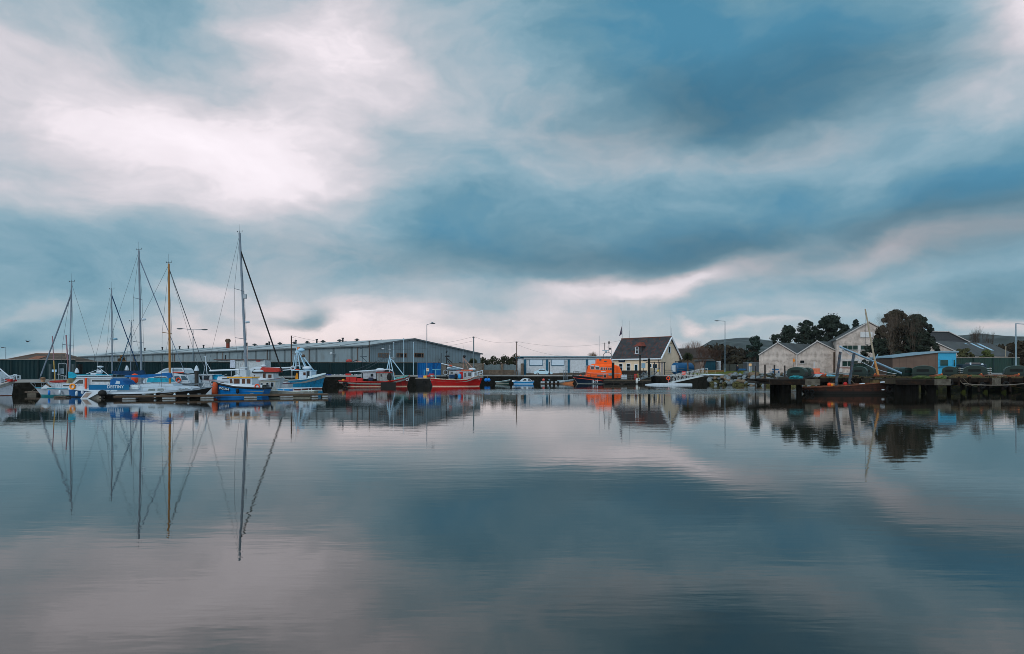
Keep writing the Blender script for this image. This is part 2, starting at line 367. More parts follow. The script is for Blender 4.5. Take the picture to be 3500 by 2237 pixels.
def gz(x, y):     # ground height
    k = min(1, max(0, (x - 30) / 25)); return 2.0 + .55 * k
# the ground as one sheet from the quay edge back past the hills
strip(ALLP, [lambda x, y, z: (x, y, z), lambda x, y, z: (x, y + 5, z + .08), lambda x, y, z: (x, y + 14, (z + gz(x, y)) / 2 + .05), lambda x, y, z: (x, y + 24, gz(x, y)),
             lambda x, y, z: (x, y + 90, gz(x, y) + .1), lambda x, y, z: (x * 1.6, y + 400, 2.6), lambda x, y, z: (x * 8, 4500, 3)], 'ground', asphalt)
strip(EDGE, [lambda x, y, z: (x, y, z), lambda x, y, z: (x, y, -1.6)], 'quay_wall_face', wall_m)
# kerb stone along the edge of the quay
mb = MB()
for (a, b) in zip(EDGE, EDGE[1:]):
    p, q = Vector((a[0], a[1] + .3, a[2] + .07)), Vector((b[0], b[1] + .3, b[2] + .07)); mb.bar(p, q, .22, .5)
tag(mb.build('quay_kerb', mat('kerb_stone', (150, 150, 148), .85, var=.2, scale=.6)), kind='structure')
strip(BANK, [lambda x, y, z: (x, y, z), lambda x, y, z: (x - .6, y - 2.5, z - .8), lambda x, y, z: (x - 1.2, y - 6.5, -.9)], 'bank_slope', mat('mud_and_weed_bank', (38, 36, 26), .95, spec=.1, var=.5, scale=.9, dirt=(84, 82, 30), dirt_amt=.5, bump=.8, bscale=5))
grass_m = mat('rough_grass', (74, 80, 36), .95, var=.4, scale=1.2, bump=.8, bscale=6)
gp = [(X(2385, 155), 155, 1.93), (X(2450, 152.5), 152.5, 2.06), (X(2520, 149.5), 149.5, 2.3), (X(2600, 143.5), 143.5, 2.42)]
strip(gp, [lambda x, y, z: (x, y, z), lambda x, y, z: (x, y + 4, z + .35), lambda x, y, z: (x + 1, y + 11, z + .55), lambda x, y, z: (x + 2, y + 17, z + .5)], 'grass_bank', grass_m)
rnd = random.Random(5)
mb = MB()
for i in range(2600):
    t = rnd.random(); k = rnd.randrange(3); a, b = gp[k], gp[k + 1]; u = rnd.random() ** 1.5
    x = a[0] + (b[0] - a[0]) * t + u * 1.0; y = a[1] + (b[1] - a[1]) * t + u * 12; z = a[2] + (b[2] - a[2]) * t + min(1, u * 3) * .4
    h = rnd.uniform(.12, .3); dxx = rnd.uniform(-.1, .1); mb.add([(x - .05, y, z), (x + .05, y, z), (x + dxx, y, z + h)], [(0, 1, 2)])
tag(mb.build('grass', mat('grass_blades', (92, 100, 44), .9, var=.3)), 'rough grass on the bank behind the gangway', 'grass', kind='stuff')

# ------------------------------------------------------------------ hills
def hill(name, prof, Y, m, depth=500, seed=1):
    rd = random.Random(seed); mb = MB(); n = len(prof); rows = 9; vs = []
    px0, px1 = prof[0][0], prof[-1][0]; cols = 60
    def py(px):
        for (a, b), (c, d) in zip(prof, prof[1:]):
            if a <= px <= c: u = (px - a) / (c - a); return b + (d - b) * u
    for j in range(rows + 1):
        t = j / rows
        for i in range(cols + 1):
            px = px0 + (px1 - px0) * i / cols; top = Z(py(px), Y) + 6 * mnoise.noise((px * .02, j * .6, seed)) * (t if t < 1 else .4)
            xx = X(px, Y); yy = Y - depth * (1 - t); z = 2 + (top - 2) * (t ** .8) + 9 * mnoise.noise((xx * .012, yy * .012, seed + 3)) * t * (1 - t) * 3
            vs.append((xx, yy, z))
    for i in range(cols + 1): vs.append((vs[rows * (cols + 1) + i][0], Y + 400, 0))
    mb.add(vs, [(j * (cols + 1) + i, j * (cols + 1) + i + 1, (j + 1) * (cols + 1) + i + 1, (j + 1) * (cols + 1) + i) for j in range(rows + 1) for i in range(cols)])
    tag(mb.build(name, m, smooth=True), kind='structure')
hill_m = mat('hill_heath', (46, 54, 52), 1, var=.45, scale=.022, dirt=(84, 94, 96), dirt_amt=.6, bump=0)
hill('hills', [(2290, 1262), (2360, 1215), (2400, 1182), (2432, 1163), (2480, 1160), (2530, 1156), (2570, 1154), (2640, 1172), (2720, 1192), (2850, 1235), (2950, 1260)], 1500, hill_m, 700, 2)
hill('hills', [(3050, 1240), (3180, 1180), (3240, 1150), (3300, 1145), (3350, 1142), (3410, 1148), (3460, 1158), (3520, 1170), (3650, 1190), (3900, 1240)], 1250, hill_m, 600, 5)
wood_far = mat('winter_woodland', (44, 38, 28), 1, var=.5, scale=.12)
def bush_mass(mb, x0, x1, y, z0, hfun, n, size, rd, depth=4):
    for i in range(n):
        u = rd.random(); x = x0 + (x1 - x0) * u; h = hfun(u); z = z0 + h * rd.random() ** .6 * rd.uniform(.85, 1.08); yy = y + rd.uniform(0, depth); s = size * rd.uniform(.5, 1.3)
        e = Euler((rd.uniform(0, 6), rd.uniform(0, 6), rd.uniform(0, 6))).to_matrix()
        mb.add([Vector((x, yy, z)) + e @ Vector(p) * s for p in ((-1, -.5, 0), (1, -.5, 0), (.7, .6, 0), (-.6, .7, .2))], [(0, 1, 2, 3)])
def woodland(px0, px1, Y, prof, n, size, seed, label, m=wood_far):
    rd = random.Random(seed); mb = MB()
    f = lambda u: (prof[int(u * (len(prof) - 1))] * (1 - (u * (len(prof) - 1)) % 1) + prof[min(len(prof) - 1, int(u * (len(prof) - 1)) + 1)] * ((u * (len(prof) - 1)) % 1))
    bush_mass(mb, X(px0, Y), X(px1, Y), Y, 2, f, n, size, rd, 12)
    tag(mb.build('woodland', m), label, 'woodland', kind='stuff')
woodland(2380, 2800, 260, [9, 11, 10, 8.5, 7.5, 6.5, 5.5], 5200, .8, 11, 'brown leafless woodland at the foot of the hill')
woodland(3120, 3720, 200, [6, 7, 8, 8.5, 8, 9, 10.5, 10], 6200, .8, 12, 'dark scrub and trees behind the long green fence')

# ------------------------------------------------------------------ large grey shed
shed_wall = mat('ribbed_grey_cladding', (112, 128, 136), .6, var=.12, scale=.25, planks=(0, .5, .12), dirt=(92, 94, 92), dirt_amt=.5, streak=.35)
shed_roof = mat('ribbed_pale_roofing', (140, 156, 162), .5, var=.12, scale=.2, dirt=(112, 118, 114), dirt_amt=.5, streak=.2)
def corner(px, Y): return Vector((X(px, Y), Y, 0))
def big_shed():
    Y1 = 150.0; c1 = corner(1263, Y1); c2 = corner(1642, 175.0); ze = Z(1182, Y1); ze2 = Z(1211, 175.0)
    gu = (c2 - c1); W_ = gu.length; gu.normalize(); lu = Vector((-gu.y, gu.x, 0)); c3 = corner(273, 252.0); lu = (c3 - c1).normalized(); Ln = (c3 - c1).length
    ang = math.atan2(gu.y, gu.x); t = thing('industrial_shed', 'very long low grey metal shed with roof vents behind the dark fence', 'shed', c1 + Vector((0, 0, 1.9)), ang)
    # local frame: x along the gable, y along the length (away to the left)
    base = 1.9; He, Hr = ze - base, ze2 - base; pk = W_ * .36; Hp = Z(1159.5, 158.0) - base
    skew = lu.dot(gu); fy = lu.dot(Vector((-gu.y, gu.x, 0)))
    Sx = lambda x, y: x + y * skew
    def pt(x, y, z): return (Sx(x, y), y * fy, z)
    mb = MB(); g = [(0, 0), (W_, 0), (W_, Hr), (pk, Hp), (0, He)]
    for y in (0, Ln): mb.add([pt(x, y, z) for x, z in g], [tuple(range(5))])
    mb.add([pt(0, 0, 0), pt(0, Ln, 0), pt(0, Ln, He), pt(0, 0, He)], [(0, 1, 2, 3)]); mb.add([pt(W_, 0, 0), pt(W_, Ln, 0), pt(W_, Ln, Hr), pt(W_, 0, Hr)], [(0, 1, 2, 3)])
    mb.build('wall', shed_wall, t)
    mb = MB(); o = .35
    for (xa, za, xb, zb) in ((-.5, He - .1, pk, Hp + .06), (pk, Hp + .06, W_ + .5, Hr - .1)):
        mb.add([pt(xa, -o, za), pt(xb, -o, zb), pt(xb, Ln + o, zb), pt(xa, Ln + o, za), pt(xa, -o, za + .15), pt(xb, -o, zb + .15), pt(xb, Ln + o, zb + .15), pt(xa, Ln + o, za + .15)],
               [(0, 1, 2, 3), (4, 5, 6, 7), (0, 1, 5, 4), (1, 2, 6, 5), (2, 3, 7, 6), (3, 0, 4, 7)])
    rf = mb.build('roof', shed_roof, t)
    mb = MB(); mb.bar(pt(-.55, -o, He - .05), pt(-.55, Ln, He - .05), .22, .3); mb.bar(pt(-.5, -o - .06, He), pt(pk, -o - .06, Hp + .1), .12, .3); mb.bar(pt(pk, -o - .06, Hp + .1), pt(W_ + .5, -o - .06, Hr), .12, .3)
    mb.build('gutter', mat('gutter_grey', (84, 92, 96), .5, var=.05), t)
    for k in range(1, 12):            # lines of fixings down the roof, standing proud
        mb = MB(); y = Ln * k / 12 - 3; mb.bar(pt(.2, y, He + .28), pt(pk - .3, y, Hp + .2), .12, .10); mb.build('roof_rail', mat('rail_grey', (90, 104, 112), .5, var=.05), rf)
    for k, yy in enumerate([4, 22, 40, 62, 90, 118]):
        mb = MB(); mb.tube(pt(-.12, yy, 0), pt(-.12, yy, He - .1), .14); mb.build('downpipe', mat('pipe_brown', (96, 88, 84), .6, var=.05), t)
    # revolving vents along the ridge, small stacks and a chimney
    vent = mat('vent_metal', (54, 60, 60), .5, .5, var=.1)
    def vent_at(px, name='roof_vent'):
        # distance along the ridge where the vent shows at px
        best = min((abs((lambda P_: CX + FPX * P_.x / P_.y - px)(c1 + gu * pk + lu * d)), d) for d in [i * .5 for i in range(int(Ln * 2))])[1]
        b = Vector(pt(pk, best, Hp + .15)); mb = MB(); k = 1.0
        mb.lathe([(.25, -.1), (.25, .2), (.62, .2), (.68, .34), (.5, .44), (.3, .46), (.3, .52), (.42, .54), (.18, .66)], b, 12); mb.build('roof_vent', vent, rf)
    for px in (872, 914, 958, 1005, 1049, 1104, 1161, 1219): vent_at(px)
    for px in (500, 560, 620, 650, 700, 850, 925, 1017, 1088, 1178):
        best = min((abs((lambda P_: CX + FPX * P_.x / P_.y - px)(c1 + gu * pk + lu * d)), d) for d in [i * .5 for i in range(int(Ln * 2))])[1]
        b = Vector(pt(pk - .5, best, Hp)); MB().tube(b, b + Vector((0, 0, .9)), .22).tube(b + Vector((0, 0, .9)), b + Vector((0, 0, 1.15)), .32).build('vent_stack', dark_metal, rf)
    best = min((abs((lambda P_: CX + FPX * P_.x / P_.y - 778)(c1 + gu * (pk - 4) + lu * d)), d) for d in [i * .5 for i in range(int(Ln * 2))])[1]
    b = Vector(pt(pk - 4, best, Hp - .6)); ch = MB().tube(b, b + Vector((0, 0, 1.5)), .5, n=10).build('chimney', mat('rusty_red', (110, 48, 34), .8, var=.3), rf)
    MB().lathe([(.52, 1.5), (.5, 2.0), (.75, 2.0), (.8, 2.5), (.5, 2.9)], b, 12).build('cowl', mat('cowl_brown', (84, 64, 50), .6, var=.2), ch)
    # gable windows with brown frames
    for (pa, pb) in ((1293, 1328), (1355, 1390), (1416, 1448)):
        def fx(px):
            return min((abs((lambda P_: CX + FPX * P_.x / P_.y - px)(c1 + gu * d)), d) for d in [i * .02 for i in range(int(W_ * 50))])[1]
        xa, xb = fx(pa), fx(pb); Yc = (c1 + gu * xa).y; z0, z1 = Z(1222, Yc) - base, Z(1206.5, Yc) - base
        f = MB(); f.box(xa, xb, -.08, -.003, z0, z0 + .14); f.box(xa, xb, -.08, -.003, z1 - .14, z1)
        for q in (xa, xa + .14 + (xb - xa) * .2, xb - .14 - (xb - xa) * .2, xb - .14): f.box(q, q + .12, -.08, -.003, z0 + .14, z1 - .14)
        wf = f.build('window', mat('window_frame_brown', (110, 84, 66), .6, var=.05), t); B(xa + .12, xb - .12, -.03, -.006, z0 + .14, z1 - .14).build('pane', glass_m, wf)
    # wall lamps and door
    for (px, py) in ((1130, 1204), (1268, 1204)):
        d = (c1 if px > 1263 else c1); 
    MB().tube(pt(3.0, -.2, 6.1), pt(3.0, -.7, 6.0), .07).ball(pt(3.0, -.8, 6.0), .28, .28, .2).build('wall_lamp', white, t)
    MB().tube(pt(0, 12, 5), pt(-.9, 12, 5.1), .07).ball(pt(-1.1, 12, 5.1), .35, .35, .35).build('wall_lamp', white, t)
    return t
big_shed()

# ------------------------------------------------------------------ fences
def fence_run(name, label, cat, px0, Y0, px1, Y1, zb0, zb1, h0, h1, m, planks_n=None, post_m=None, post_gap=3.0, cap=True, group=None):
    a = Vector((X(px0, Y0), Y0, zb0)); b = Vector((X(px1, Y1), Y1, zb1)); d = Vector((b.x - a.x, b.y - a.y, 0)); Ln = d.length; ang = math.atan2(d.y, d.x)
    t = thing(name, label, cat, a, ang, group); dz_ = zb1 - zb0
    mb = MB(); n = max(2, int(Ln / 6)); 
    # corrugated sheets: shallow zigzag in plan
    k = int(Ln / .22); vs = []
    for i in range(k + 1):
        x = Ln * i / k; y = .05 if i % 2 else -.02; z = dz_ * x / Ln; h = h0 + (h1 - h0) * x / Ln; vs += [(x, y, z - .15), (x, y, z + h)]
    mb.add(vs, [(2 * i, 2 * i + 2, 2 * i + 3, 2 * i + 1) for i in range(k)])
    vs = [(v[0], v[1] + .03, v[2]) for v in vs]; mb.add(vs, [(2 * i, 2 * i + 2, 2 * i + 3, 2 * i + 1) for i in range(k)])
    mb.build('sheet_panel', m, t)
    if cap: MB().bar((0, 0, h0 + .04), (Ln, 0, dz_ + h1 + .04), .16, .10).build('capping', mat('fence_capping', (128, 120, 112), .7, var=.3, scale=1), t)
    for i in range(int(Ln / post_gap) + 1):
        x = min(Ln, i * post_gap); z = dz_ * x / Ln; h = h0 + (h1 - h0) * x / Ln
        if i < 60: B(x - .06, x + .06, -.16, -.04, z - .1, z + h - .05).build('post', post_m or dark_metal, t)
    return t
dkgreen = mat('dark_green_sheeting', (14, 44, 48), .75, spec=.2, var=.15, scale=.5, dirt=(34, 40, 36), dirt_amt=.4, streak=.2)
bluesheet = mat('blue_sheeting', (0, 90, 152), .75, spec=.2, var=.12, scale=.5, dirt=(20, 60, 100), dirt_amt=.4, streak=.15)
fpost = mat('fence_post_green', (14, 38, 40), .6, var=.1)
fence_run('sheet_fence', 'dark green metal fence behind the far left moorings, in front of the brown hipped roof', 'fence', -260, 87, 258, 95, 1.62, 1.72, 2.62, 2.62, dkgreen, post_m=fpost)
fence_run('sheet_fence', 'long dark green metal fence running in front of the grey shed', 'fence', 260, 99, 1425, 151, 1.72, 1.95, 2.4, 2.9, dkgreen, post_m=fpost, post_gap=4)
fence_run('sheet_fence', 'bright blue metal fence section at the end of the dark green one', 'fence', 1427, 151.2, 1508, 154.5, 1.95, 1.95, 2.9, 2.95, bluesheet, post_m=mat('blue_post', (10, 60, 112), .6), post_gap=4)
fence_run('sheet_fence', 'dark green metal fence beside the blue hut at the right edge', 'fence', 3262, 124, 3485, 124, 2.1, 2.1, 3.2, 3.2, mat('moss_green_sheeting', (20, 50, 44), .6, var=.15, scale=.5, dirt=(34, 44, 32), dirt_amt=.5, planks=(0, 1.1, .04)), post_m=fpost, post_gap=3.5)
fence_run('sheet_fence', 'dark green fence behind the leaning mast, left of the brown hut', 'fence', 2905, 139, 3060, 139, 2.4, 2.4, 2.1, 2.1, mat('moss_green_sheeting', (20, 50, 44)), post_m=fpost)
fence_run('mesh_fence', 'thin grey mesh fence between the blue-green store and the pale sheds', 'fence', 2470, 175, 2600, 160, 2.4, 2.5, 2.3, 2.2, mat('grey_green_sheet', (58, 62, 56), .7, var=.3), post_m=dark_metal, cap=False)

def block_wall(name, label, pxs, Y, py_top, zb, m, th=.3, mid=None):
    f = Fr(pxs[0], Y, zb); t = thing(name, label, 'wall', f.loc); B(0, f.x(pxs[1]), 0, th, -.2, f.z(mid or py_top)).build('wall_face', m, t)
    return t, f
bw = mat('brown_block_wall', (104, 92, 80), .9, var=.3, scale=.8, dirt=(62, 56, 48), dirt_amt=.6, blocks=(.45, .22))
t, f = block_wall('boundary_wall', 'brown block wall with pillars topped by corrugated panels, left of the white and blue building', (1648, 1770), 187, 1244, 2.05, bw, mid=1265)
for q in (1650, 1716, 1784): B(f.x(q) - .35, f.x(q) + .35, -.15, .45, -.2, f.z(1243.5)).build('pillar', bw, t)
vs = []; mbp = MB(); k = 90
for i in range(k + 1):
    x = f.x(1650) + (f.x(1768) - f.x(1650)) * i / k; vs += [(x, .1 + .05 * (i % 2), f.z(1265)), (x, .1 + .05 * (i % 2), f.z(1246 + (2 if (i // 9) % 2 else 0)))]
mbp.add(vs, [(2 * i, 2 * i + 2, 2 * i + 3, 2 * i + 1) for i in range(k)]); mbp.build('corrugated_panel', mat('grey_corrugated', (94, 108, 112), .6, var=.2), t)
t, f = block_wall('boundary_wall', 'grey stone wall behind the red trawler, under the end of the grey shed', (1640, 1650), 168, 1241, 2.0, bw, mid=1241)
f2 = Fr(1509, 158, 2.0); t2 = thing('boundary_wall', 'rough grey stone wall right of the blue fence, behind the red trawler masts', 'wall', f2.loc); B(0, f2.x(1646), 0, .3, -.2, f2.z(1242)).build('wall_face', mat('grey_rubble_wall', (102, 98, 92), .9, var=.35, scale=1.5, blocks=(.6, .3)), t2)
bpy.data.objects.remove([c for c in t.children][0]); bpy.data.objects.remove(t)

# ------------------------------------------------------------------ left hipped roof building
def hip_building():
    Y = 135; f = Fr(120, Y, 1.8); t = thing('storehouse', 'low building with a brown hipped roof behind the fence at far left', 'building', f.loc)
    x0, x1 = f.x(8), f.x(228); ez = f.z(1233); rz_ = f.z(1207.5); xa, xb = f.x(65), f.x(168); D = 10
    B(x0 + .6, x1 - .6, .6, D - .6, -.1, ez).build('wall', mat('dull_render', (92, 84, 78), .9), t)
    mb = MB(); mb.add([(x0, 0, ez), (x1, 0, ez), (x1, D, ez), (x0, D, ez), (xa, D / 2, rz_), (xb, D / 2, rz_)], [(0, 1, 5, 4), (1, 2, 5), (2, 3, 4, 5), (3, 0, 4), (0, 3, 2, 1)])
    rf = mb.build('roof', mat('brown_tiles', (86, 72, 62), .85, var=.25, scale=.8, dirt=(54, 52, 50), dirt_amt=.6, planks=(2, .35, .2)), t)
    MB().bar((xa, D / 2, rz_ + .05), (xb, D / 2, rz_ + .05), .2, .16).bar((x0, 0, ez + .06), (xa, D / 2, rz_ + .06), .18, .14).bar((x1, 0, ez + .06), (xb, D / 2, rz_ + .06), .18, .14).build('ridge_tile', mat('ridge', (118, 96, 82), .8), rf)
    k = .45; MB().add([(f.x(86), D / 2 * .12 - .05, ez + (rz_ - ez) * .12 + .1), (f.x(123), D / 2 * .12 - .05, ez + (rz_ - ez) * .12 + .1), (f.x(128), D / 2 * .6 - .05, ez + (rz_ - ez) * .6 + .1), (f.x(90), D / 2 * .6 - .05, ez + (rz_ - ez) * .6 + .1)], [(0, 1, 2, 3)])
    mb = MB(); mb.add([(f.x(86), D / 2 * .12 - .05, ez + (rz_ - ez) * .12 + .1), (f.x(123), D / 2 * .12 - .05, ez + (rz_ - ez) * .12 + .1), (f.x(128), D / 2 * .6 - .05, ez + (rz_ - ez) * .6 + .1), (f.x(90), D / 2 * .6 - .05, ez + (rz_ - ez) * .6 + .1)], [(0, 1, 2, 3)]); mb.build('roof_patch', mat('roof_patch', (128, 84, 64), .9, var=.3), rf)
hip_building()

# ------------------------------------------------------------------ white and blue workshop
def workshop():
    Y = 190; f = Fr(1770, Y, 2.1); t = thing('workshop', 'long low white building with dark blue pillars and pale shutters behind the parked coupe', 'building', f.loc)
    wh = mat('rough_white_render', (184, 190, 196), .85, var=.1, scale=1.2, dirt=(130, 134, 134), dirt_amt=.5, bump=.3)
    bl = mat('dark_blue_paint', (0, 78, 104), .6, var=.12)
    top = f.z(1222); D = 14
    B(f.x(1790), f.x(2115), 0, D, -.2, top).build('wall', wh, t)
    MB().prism([(f.x(1770), -.1), (f.x(1789.6), -.1), (f.x(1789.6), f.z(1225)), (f.x(1770), f.z(1226))], .4, D - .5).build('side_room', wh, t)
    rf = MB().box(f.x(1778), f.x(2117), -.5, D + .3, top + .003, top + .22).build('roof', bl, t)
    B(f.x(1762), f.x(1789), .1, D, f.z(1225), f.z(1222.5)).build('roof_overhang', bl, rf)
    MB().box(f.x(1778), f.x(2117), -.55, D + .3, top + .223, top + .33).build('roof_trim', mat('pale_trim', (190, 208, 214), .6), rf)
    B(f.x(1792), f.x(2114), -.12, -.003, f.z(1229.5), f.z(1228.6)).build('fascia_line', bl, t)
    for a, b in ((1790, 1798), (1866, 1873), (1940, 1947), (2003, 2008)): B(f.x(a), f.x(b), -.25, -.003, -.1, f.z(1229.7)).build('pillar', bl, t)
    for a, b in ((1809, 1855), (1884, 1928.5), (2009, 2036), (2095, 2112)):
        z0, z1 = f.z(1249), f.z(1230.2); fr_ = MB(); fr_.box(f.x(a), f.x(b), -.14, -.003, z0 - .12, z0); fr_.box(f.x(a), f.x(a) + .1, -.14, -.003, z0, z1); fr_.box(f.x(b) - .1, f.x(b), -.14, -.003, z0, z1)
        wf = fr_.build('window', bl, t); B(f.x(a) + .1, f.x(b) - .1, -.08, -.003, z0, z1).build('shutter', mat('pale_shutter', (190, 206, 220), .5, var=.03, planks=(2, .22, .12)), wf)
    B(f.x(1798.5), f.x(2003), -.08, -.003, -.2, f.z(1276.5)).build('plinth', mat('brown_plinth', (78, 70, 62), .9, var=.2), t)
    B(f.x(1782), f.x(1789.9), -1.0, -.3, -.1, f.z(1243)).build('block_pillar', bw, t)
workshop()

# ------------------------------------------------------------------ lifeboat station house
def house():
    th = R(-48); Y0 = 174.0; c = corner(2258, Y0); gzb = 2.05
    t = thing('station_house', 'cream house with a slate roof, small dormer and flagpole beside the dock', 'house', (c.x, c.y, gzb), th)
    # local: +x runs along the gable wall (right and away); front wall runs along +y local
    gd = Vector((math.cos(R(42)), math.sin(R(42)), 0))
    th = 0; t.rotation_euler = (0, 0, 0)
    u = Vector((-math.cos(R(42)), math.sin(R(42)), 0)); u = Vector((-.69, .724, 0)); v = Vector((.724, .69, 0))   # u: along the front to the left, v: along the gable to the right
    Lf, W_ = 15.2, 8.6; He = Z(1219, Y0) - gzb; Hp = Z(1155, 179) - gzb
    def pt(a, b, z): return tuple(u * a + v * b + Vector((0, 0, z)))
    cream = mat('cream_render', (216, 195, 170), .85, var=.06, scale=.8, dirt=(160, 146, 120), dirt_amt=.35)
    mb = MB()
    for a in (0, Lf): mb.add([pt(a, 0, -.3), pt(a, W_, -.3), pt(a, W_, He), pt(a, W_ / 2, Hp - .2), pt(a, 0, He)], [(0, 1, 2, 3, 4)])
    for b in (0, W_): mb.add([pt(0, b, -.3), pt(Lf, b, -.3), pt(Lf, b, He), pt(0, b, He)], [(0, 1, 2, 3)])
    wall = mb.build('wall', cream, t)
    slate = mat('mossy_slates', (50, 54, 58), .75, var=.3, scale=.9, dirt=(100, 50, 38), dirt_amt=.75, planks=(2, .34, .16))
    mb = MB(); o = .45; sl = (Hp - He) / (W_ / 2)
    def slab(b0, z0, b1, z1, a0=-o, a1=Lf + o, k=.14):
        mb.add([pt(a0, b0, z0), pt(a1, b0, z0), pt(a1, b1, z1), pt(a0, b1, z1), pt(a0, b0, z0 + k), pt(a1, b0, z0 + k), pt(a1, b1, z1 + k), pt(a0, b1, z1 + k)], [(0, 1, 2, 3), (4, 5, 6, 7), (0, 1, 5, 4), (1, 2, 6, 5), (2, 3, 7, 6), (3, 0, 4, 7)])
    slab(-.5, He - .5 * sl, W_ / 2, Hp); slab(W_ + .5, He - .5 * sl, W_ / 2, Hp)
    rf = mb.build('roof', slate, t)
    tw = mat('trim_white', (206, 214, 222), .5, var=.04)
    mb = MB(); zz_ = He - .5 * sl
    for b0, b1 in ((-.55, W_ / 2), (W_ + .55, W_ / 2)): mb.bar(pt(-o - .04, b0, zz_ - .02), pt(-o - .04, b1, Hp + .02), .1, .34); mb.bar(pt(Lf + o + .04, b0, zz_), pt(Lf + o + .04, b1, Hp + .02), .1, .3)
    mb.bar(pt(-o, -.6, zz_ - .02), pt(Lf + o, -.6, zz_ - .02), .16, .3); mb.build('bargeboard', tw, rf)
    MB().bar(pt(-o, W_ / 2, Hp + .2), pt(Lf + o, W_ / 2, Hp + .2), .25, .18).build('ridge_tile', mat('ridge_red', (104, 62, 48), .8), rf)
    # dormer
    a0, a1 = Lf * .42, Lf * .56; zb = He + .9; b0 = .75; zt = zb + 1.9
    mb = MB(); mb.add([pt(a0, b0, zb), pt(a1, b0, zb), pt(a1, b0, zt), pt(a0, b0, zt), pt(a0, b0 + 2.2, zt), pt(a1, b0 + 2.2, zt), pt(a0, b0 + .3, zb + .3), pt(a1, b0 + .3, zb + .3)], [(0, 1, 2, 3), (0, 3, 4, 6), (1, 2, 5, 7), (3, 2, 5, 4)])
    dm = mb.build('dormer', slate, rf)
    am = (a0 + a1) / 2; mb = MB(); mb.add([pt(a0 - .35, b0 - .35, zt), pt(a1 + .35, b0 - .35, zt), pt(am, b0 + .5, zt + 1.2), pt(am, b0 + 2.6, zt + 1.2), pt(a0 - .35, b0 + 2.4, zt), pt(a1 + .35, b0 + 2.4, zt)], [(0, 1, 2), (0, 2, 3, 4), (1, 5, 3, 2)]); mb.build('dormer_roof', mat('red_slates', (110, 54, 42), .8, var=.25), rf)
    def win(a, w_, z0, z1, parent, b=-.02, name='window', bars=1, face='f'):
        g = (lambda s, d, z: pt(a + s, b - d, z)) if face == 'f' else (lambda s, d, z: pt(-.02 - d + .02, a + s, z))
        mb = MB()
        def bx(s0, s1, d0, d1, z0_, z1_, m_=mb): m_.add([g(s0, d0, z0_), g(s1, d0, z0_), g(s1, d1, z0_), g(s0, d1, z0_), g(s0, d0, z1_), g(s1, d0, z1_), g(s1, d1, z1_), g(s0, d1, z1_)], [(0, 3, 2, 1), (4, 5, 6, 7), (0, 1, 5, 4), (1, 2, 6, 5), (2, 3, 7, 6), (3, 0, 4, 7)])
        bx(0, .12, 0, .1, z0, z1); bx(w_ - .12, w_, 0, .1, z0, z1); bx(.12, w_ - .12, 0, .1, z1 - .1, z1); bx(-.1, w_ + .1, 0, .2, z0 - .12, z0 + .02)
        if bars: bx(.12, w_ - .12, 0, .09, (z0 + z1) / 2 - .07, (z0 + z1) / 2 + .07)
        wf = mb.build(name, tw, parent); m2 = MB(); bx(.12, w_ - .12, .01, .03, z0 + .03, z1 - .1, m2); m2.build('pane', glass_m, wf)
    win(am - .1, 1.0, zb + .1, zt - .1, dm, b=b0 - .02); 
    for a in (Lf - 5.1 + 2.6, Lf - 5.1 + 4.1 - 3.0 + 3.3 - 3.2 + 0): pass
    win(11.9, 1.3, 1.15, 3.0, wall); win(9.4, 1.3, 1.15, 3.0, wall)
    win(2.6, 1.2, .9, 2.9, wall); 
    win(3.8 - .4, 1.0, He + 1.0, He + 2.7, wall, face='g', bars=0, name='gable_window')
    for (a, lab) in ((7.0, 'white door with dark glass panel'), (1.1, 'dark blue door with white lower panel')):
        mb = MB(); 
        for s0, s1, z0_, z1_, d in ((0, .12, -.1, 2.75, .1), (1.0, 1.12, -.1, 2.75, .1), (.12, 1.0, 2.6, 2.75, .1)): 
            mb.add([pt(a + s0, -.02, z0_), pt(a + s1, -.02, z0_), pt(a + s1, -.12, z0_), pt(a + s0, -.12, z0_), pt(a + s0, -.02, z1_), pt(a + s1, -.02, z1_), pt(a + s1, -.12, z1_), pt(a + s0, -.12, z1_)], [(0, 3, 2, 1), (4, 5, 6, 7), (0, 1, 5, 4), (1, 2, 6, 5), (2, 3, 7, 6), (3, 0, 4, 7)])
        d = mb.build('door', tw if a > 5 else mat('door_blue', (14, 48, 70), .5), wall, label=lab)
        m2 = MB(); m2.add([pt(a + .12, -.05, -.1), pt(a + 1.0, -.05, -.1), pt(a + 1.0, -.05, 2.6), pt(a + .12, -.05, 2.6)], [(0, 1, 2, 3)]); m2.build('door_leaf', mat('door_dark_glass', (20, 44, 54), .2), d)
    # plinth and sign boards
    mb = MB(); 
    mb.add([pt(-.06, -.06, -.3), pt(Lf, -.06, -.3), pt(Lf, -.06, .75), pt(-.06, -.06, .75)], [(0, 1, 2, 3)]); mb.build('plinth', mat('plinth_white', (168, 160, 140), .8, var=.1), wall)
    def board(a0, a1, z0, z1, words, size, m1=mat('sign_navy', (14, 26, 52), .5)):
        mb = MB(); mb.add([pt(a0, -.03, z0), pt(a1, -.03, z0), pt(a1, -.11, z0), pt(a0, -.11, z0), pt(a0, -.03, z1), pt(a1, -.03, z1), pt(a1, -.11, z1), pt(a0, -.11, z1)], [(0, 3, 2, 1), (4, 5, 6, 7), (0, 1, 5, 4), (1, 2, 6, 5), (2, 3, 7, 6), (3, 0, 4, 7)])
        s = mb.build('sign_board', m1, wall); p = Vector(pt((a0 + a1) / 2, -.13, (z0 + z1) / 2)); text(words, size, clean_white, s, p, rz=math.atan2(-u.y, -u.x))
    board(11.2, 13.3, He - 1.35, He - .45, 'Lifeboats', .42); board(4.2, 5.3, He - 1.1, He - .45, '8', .5)
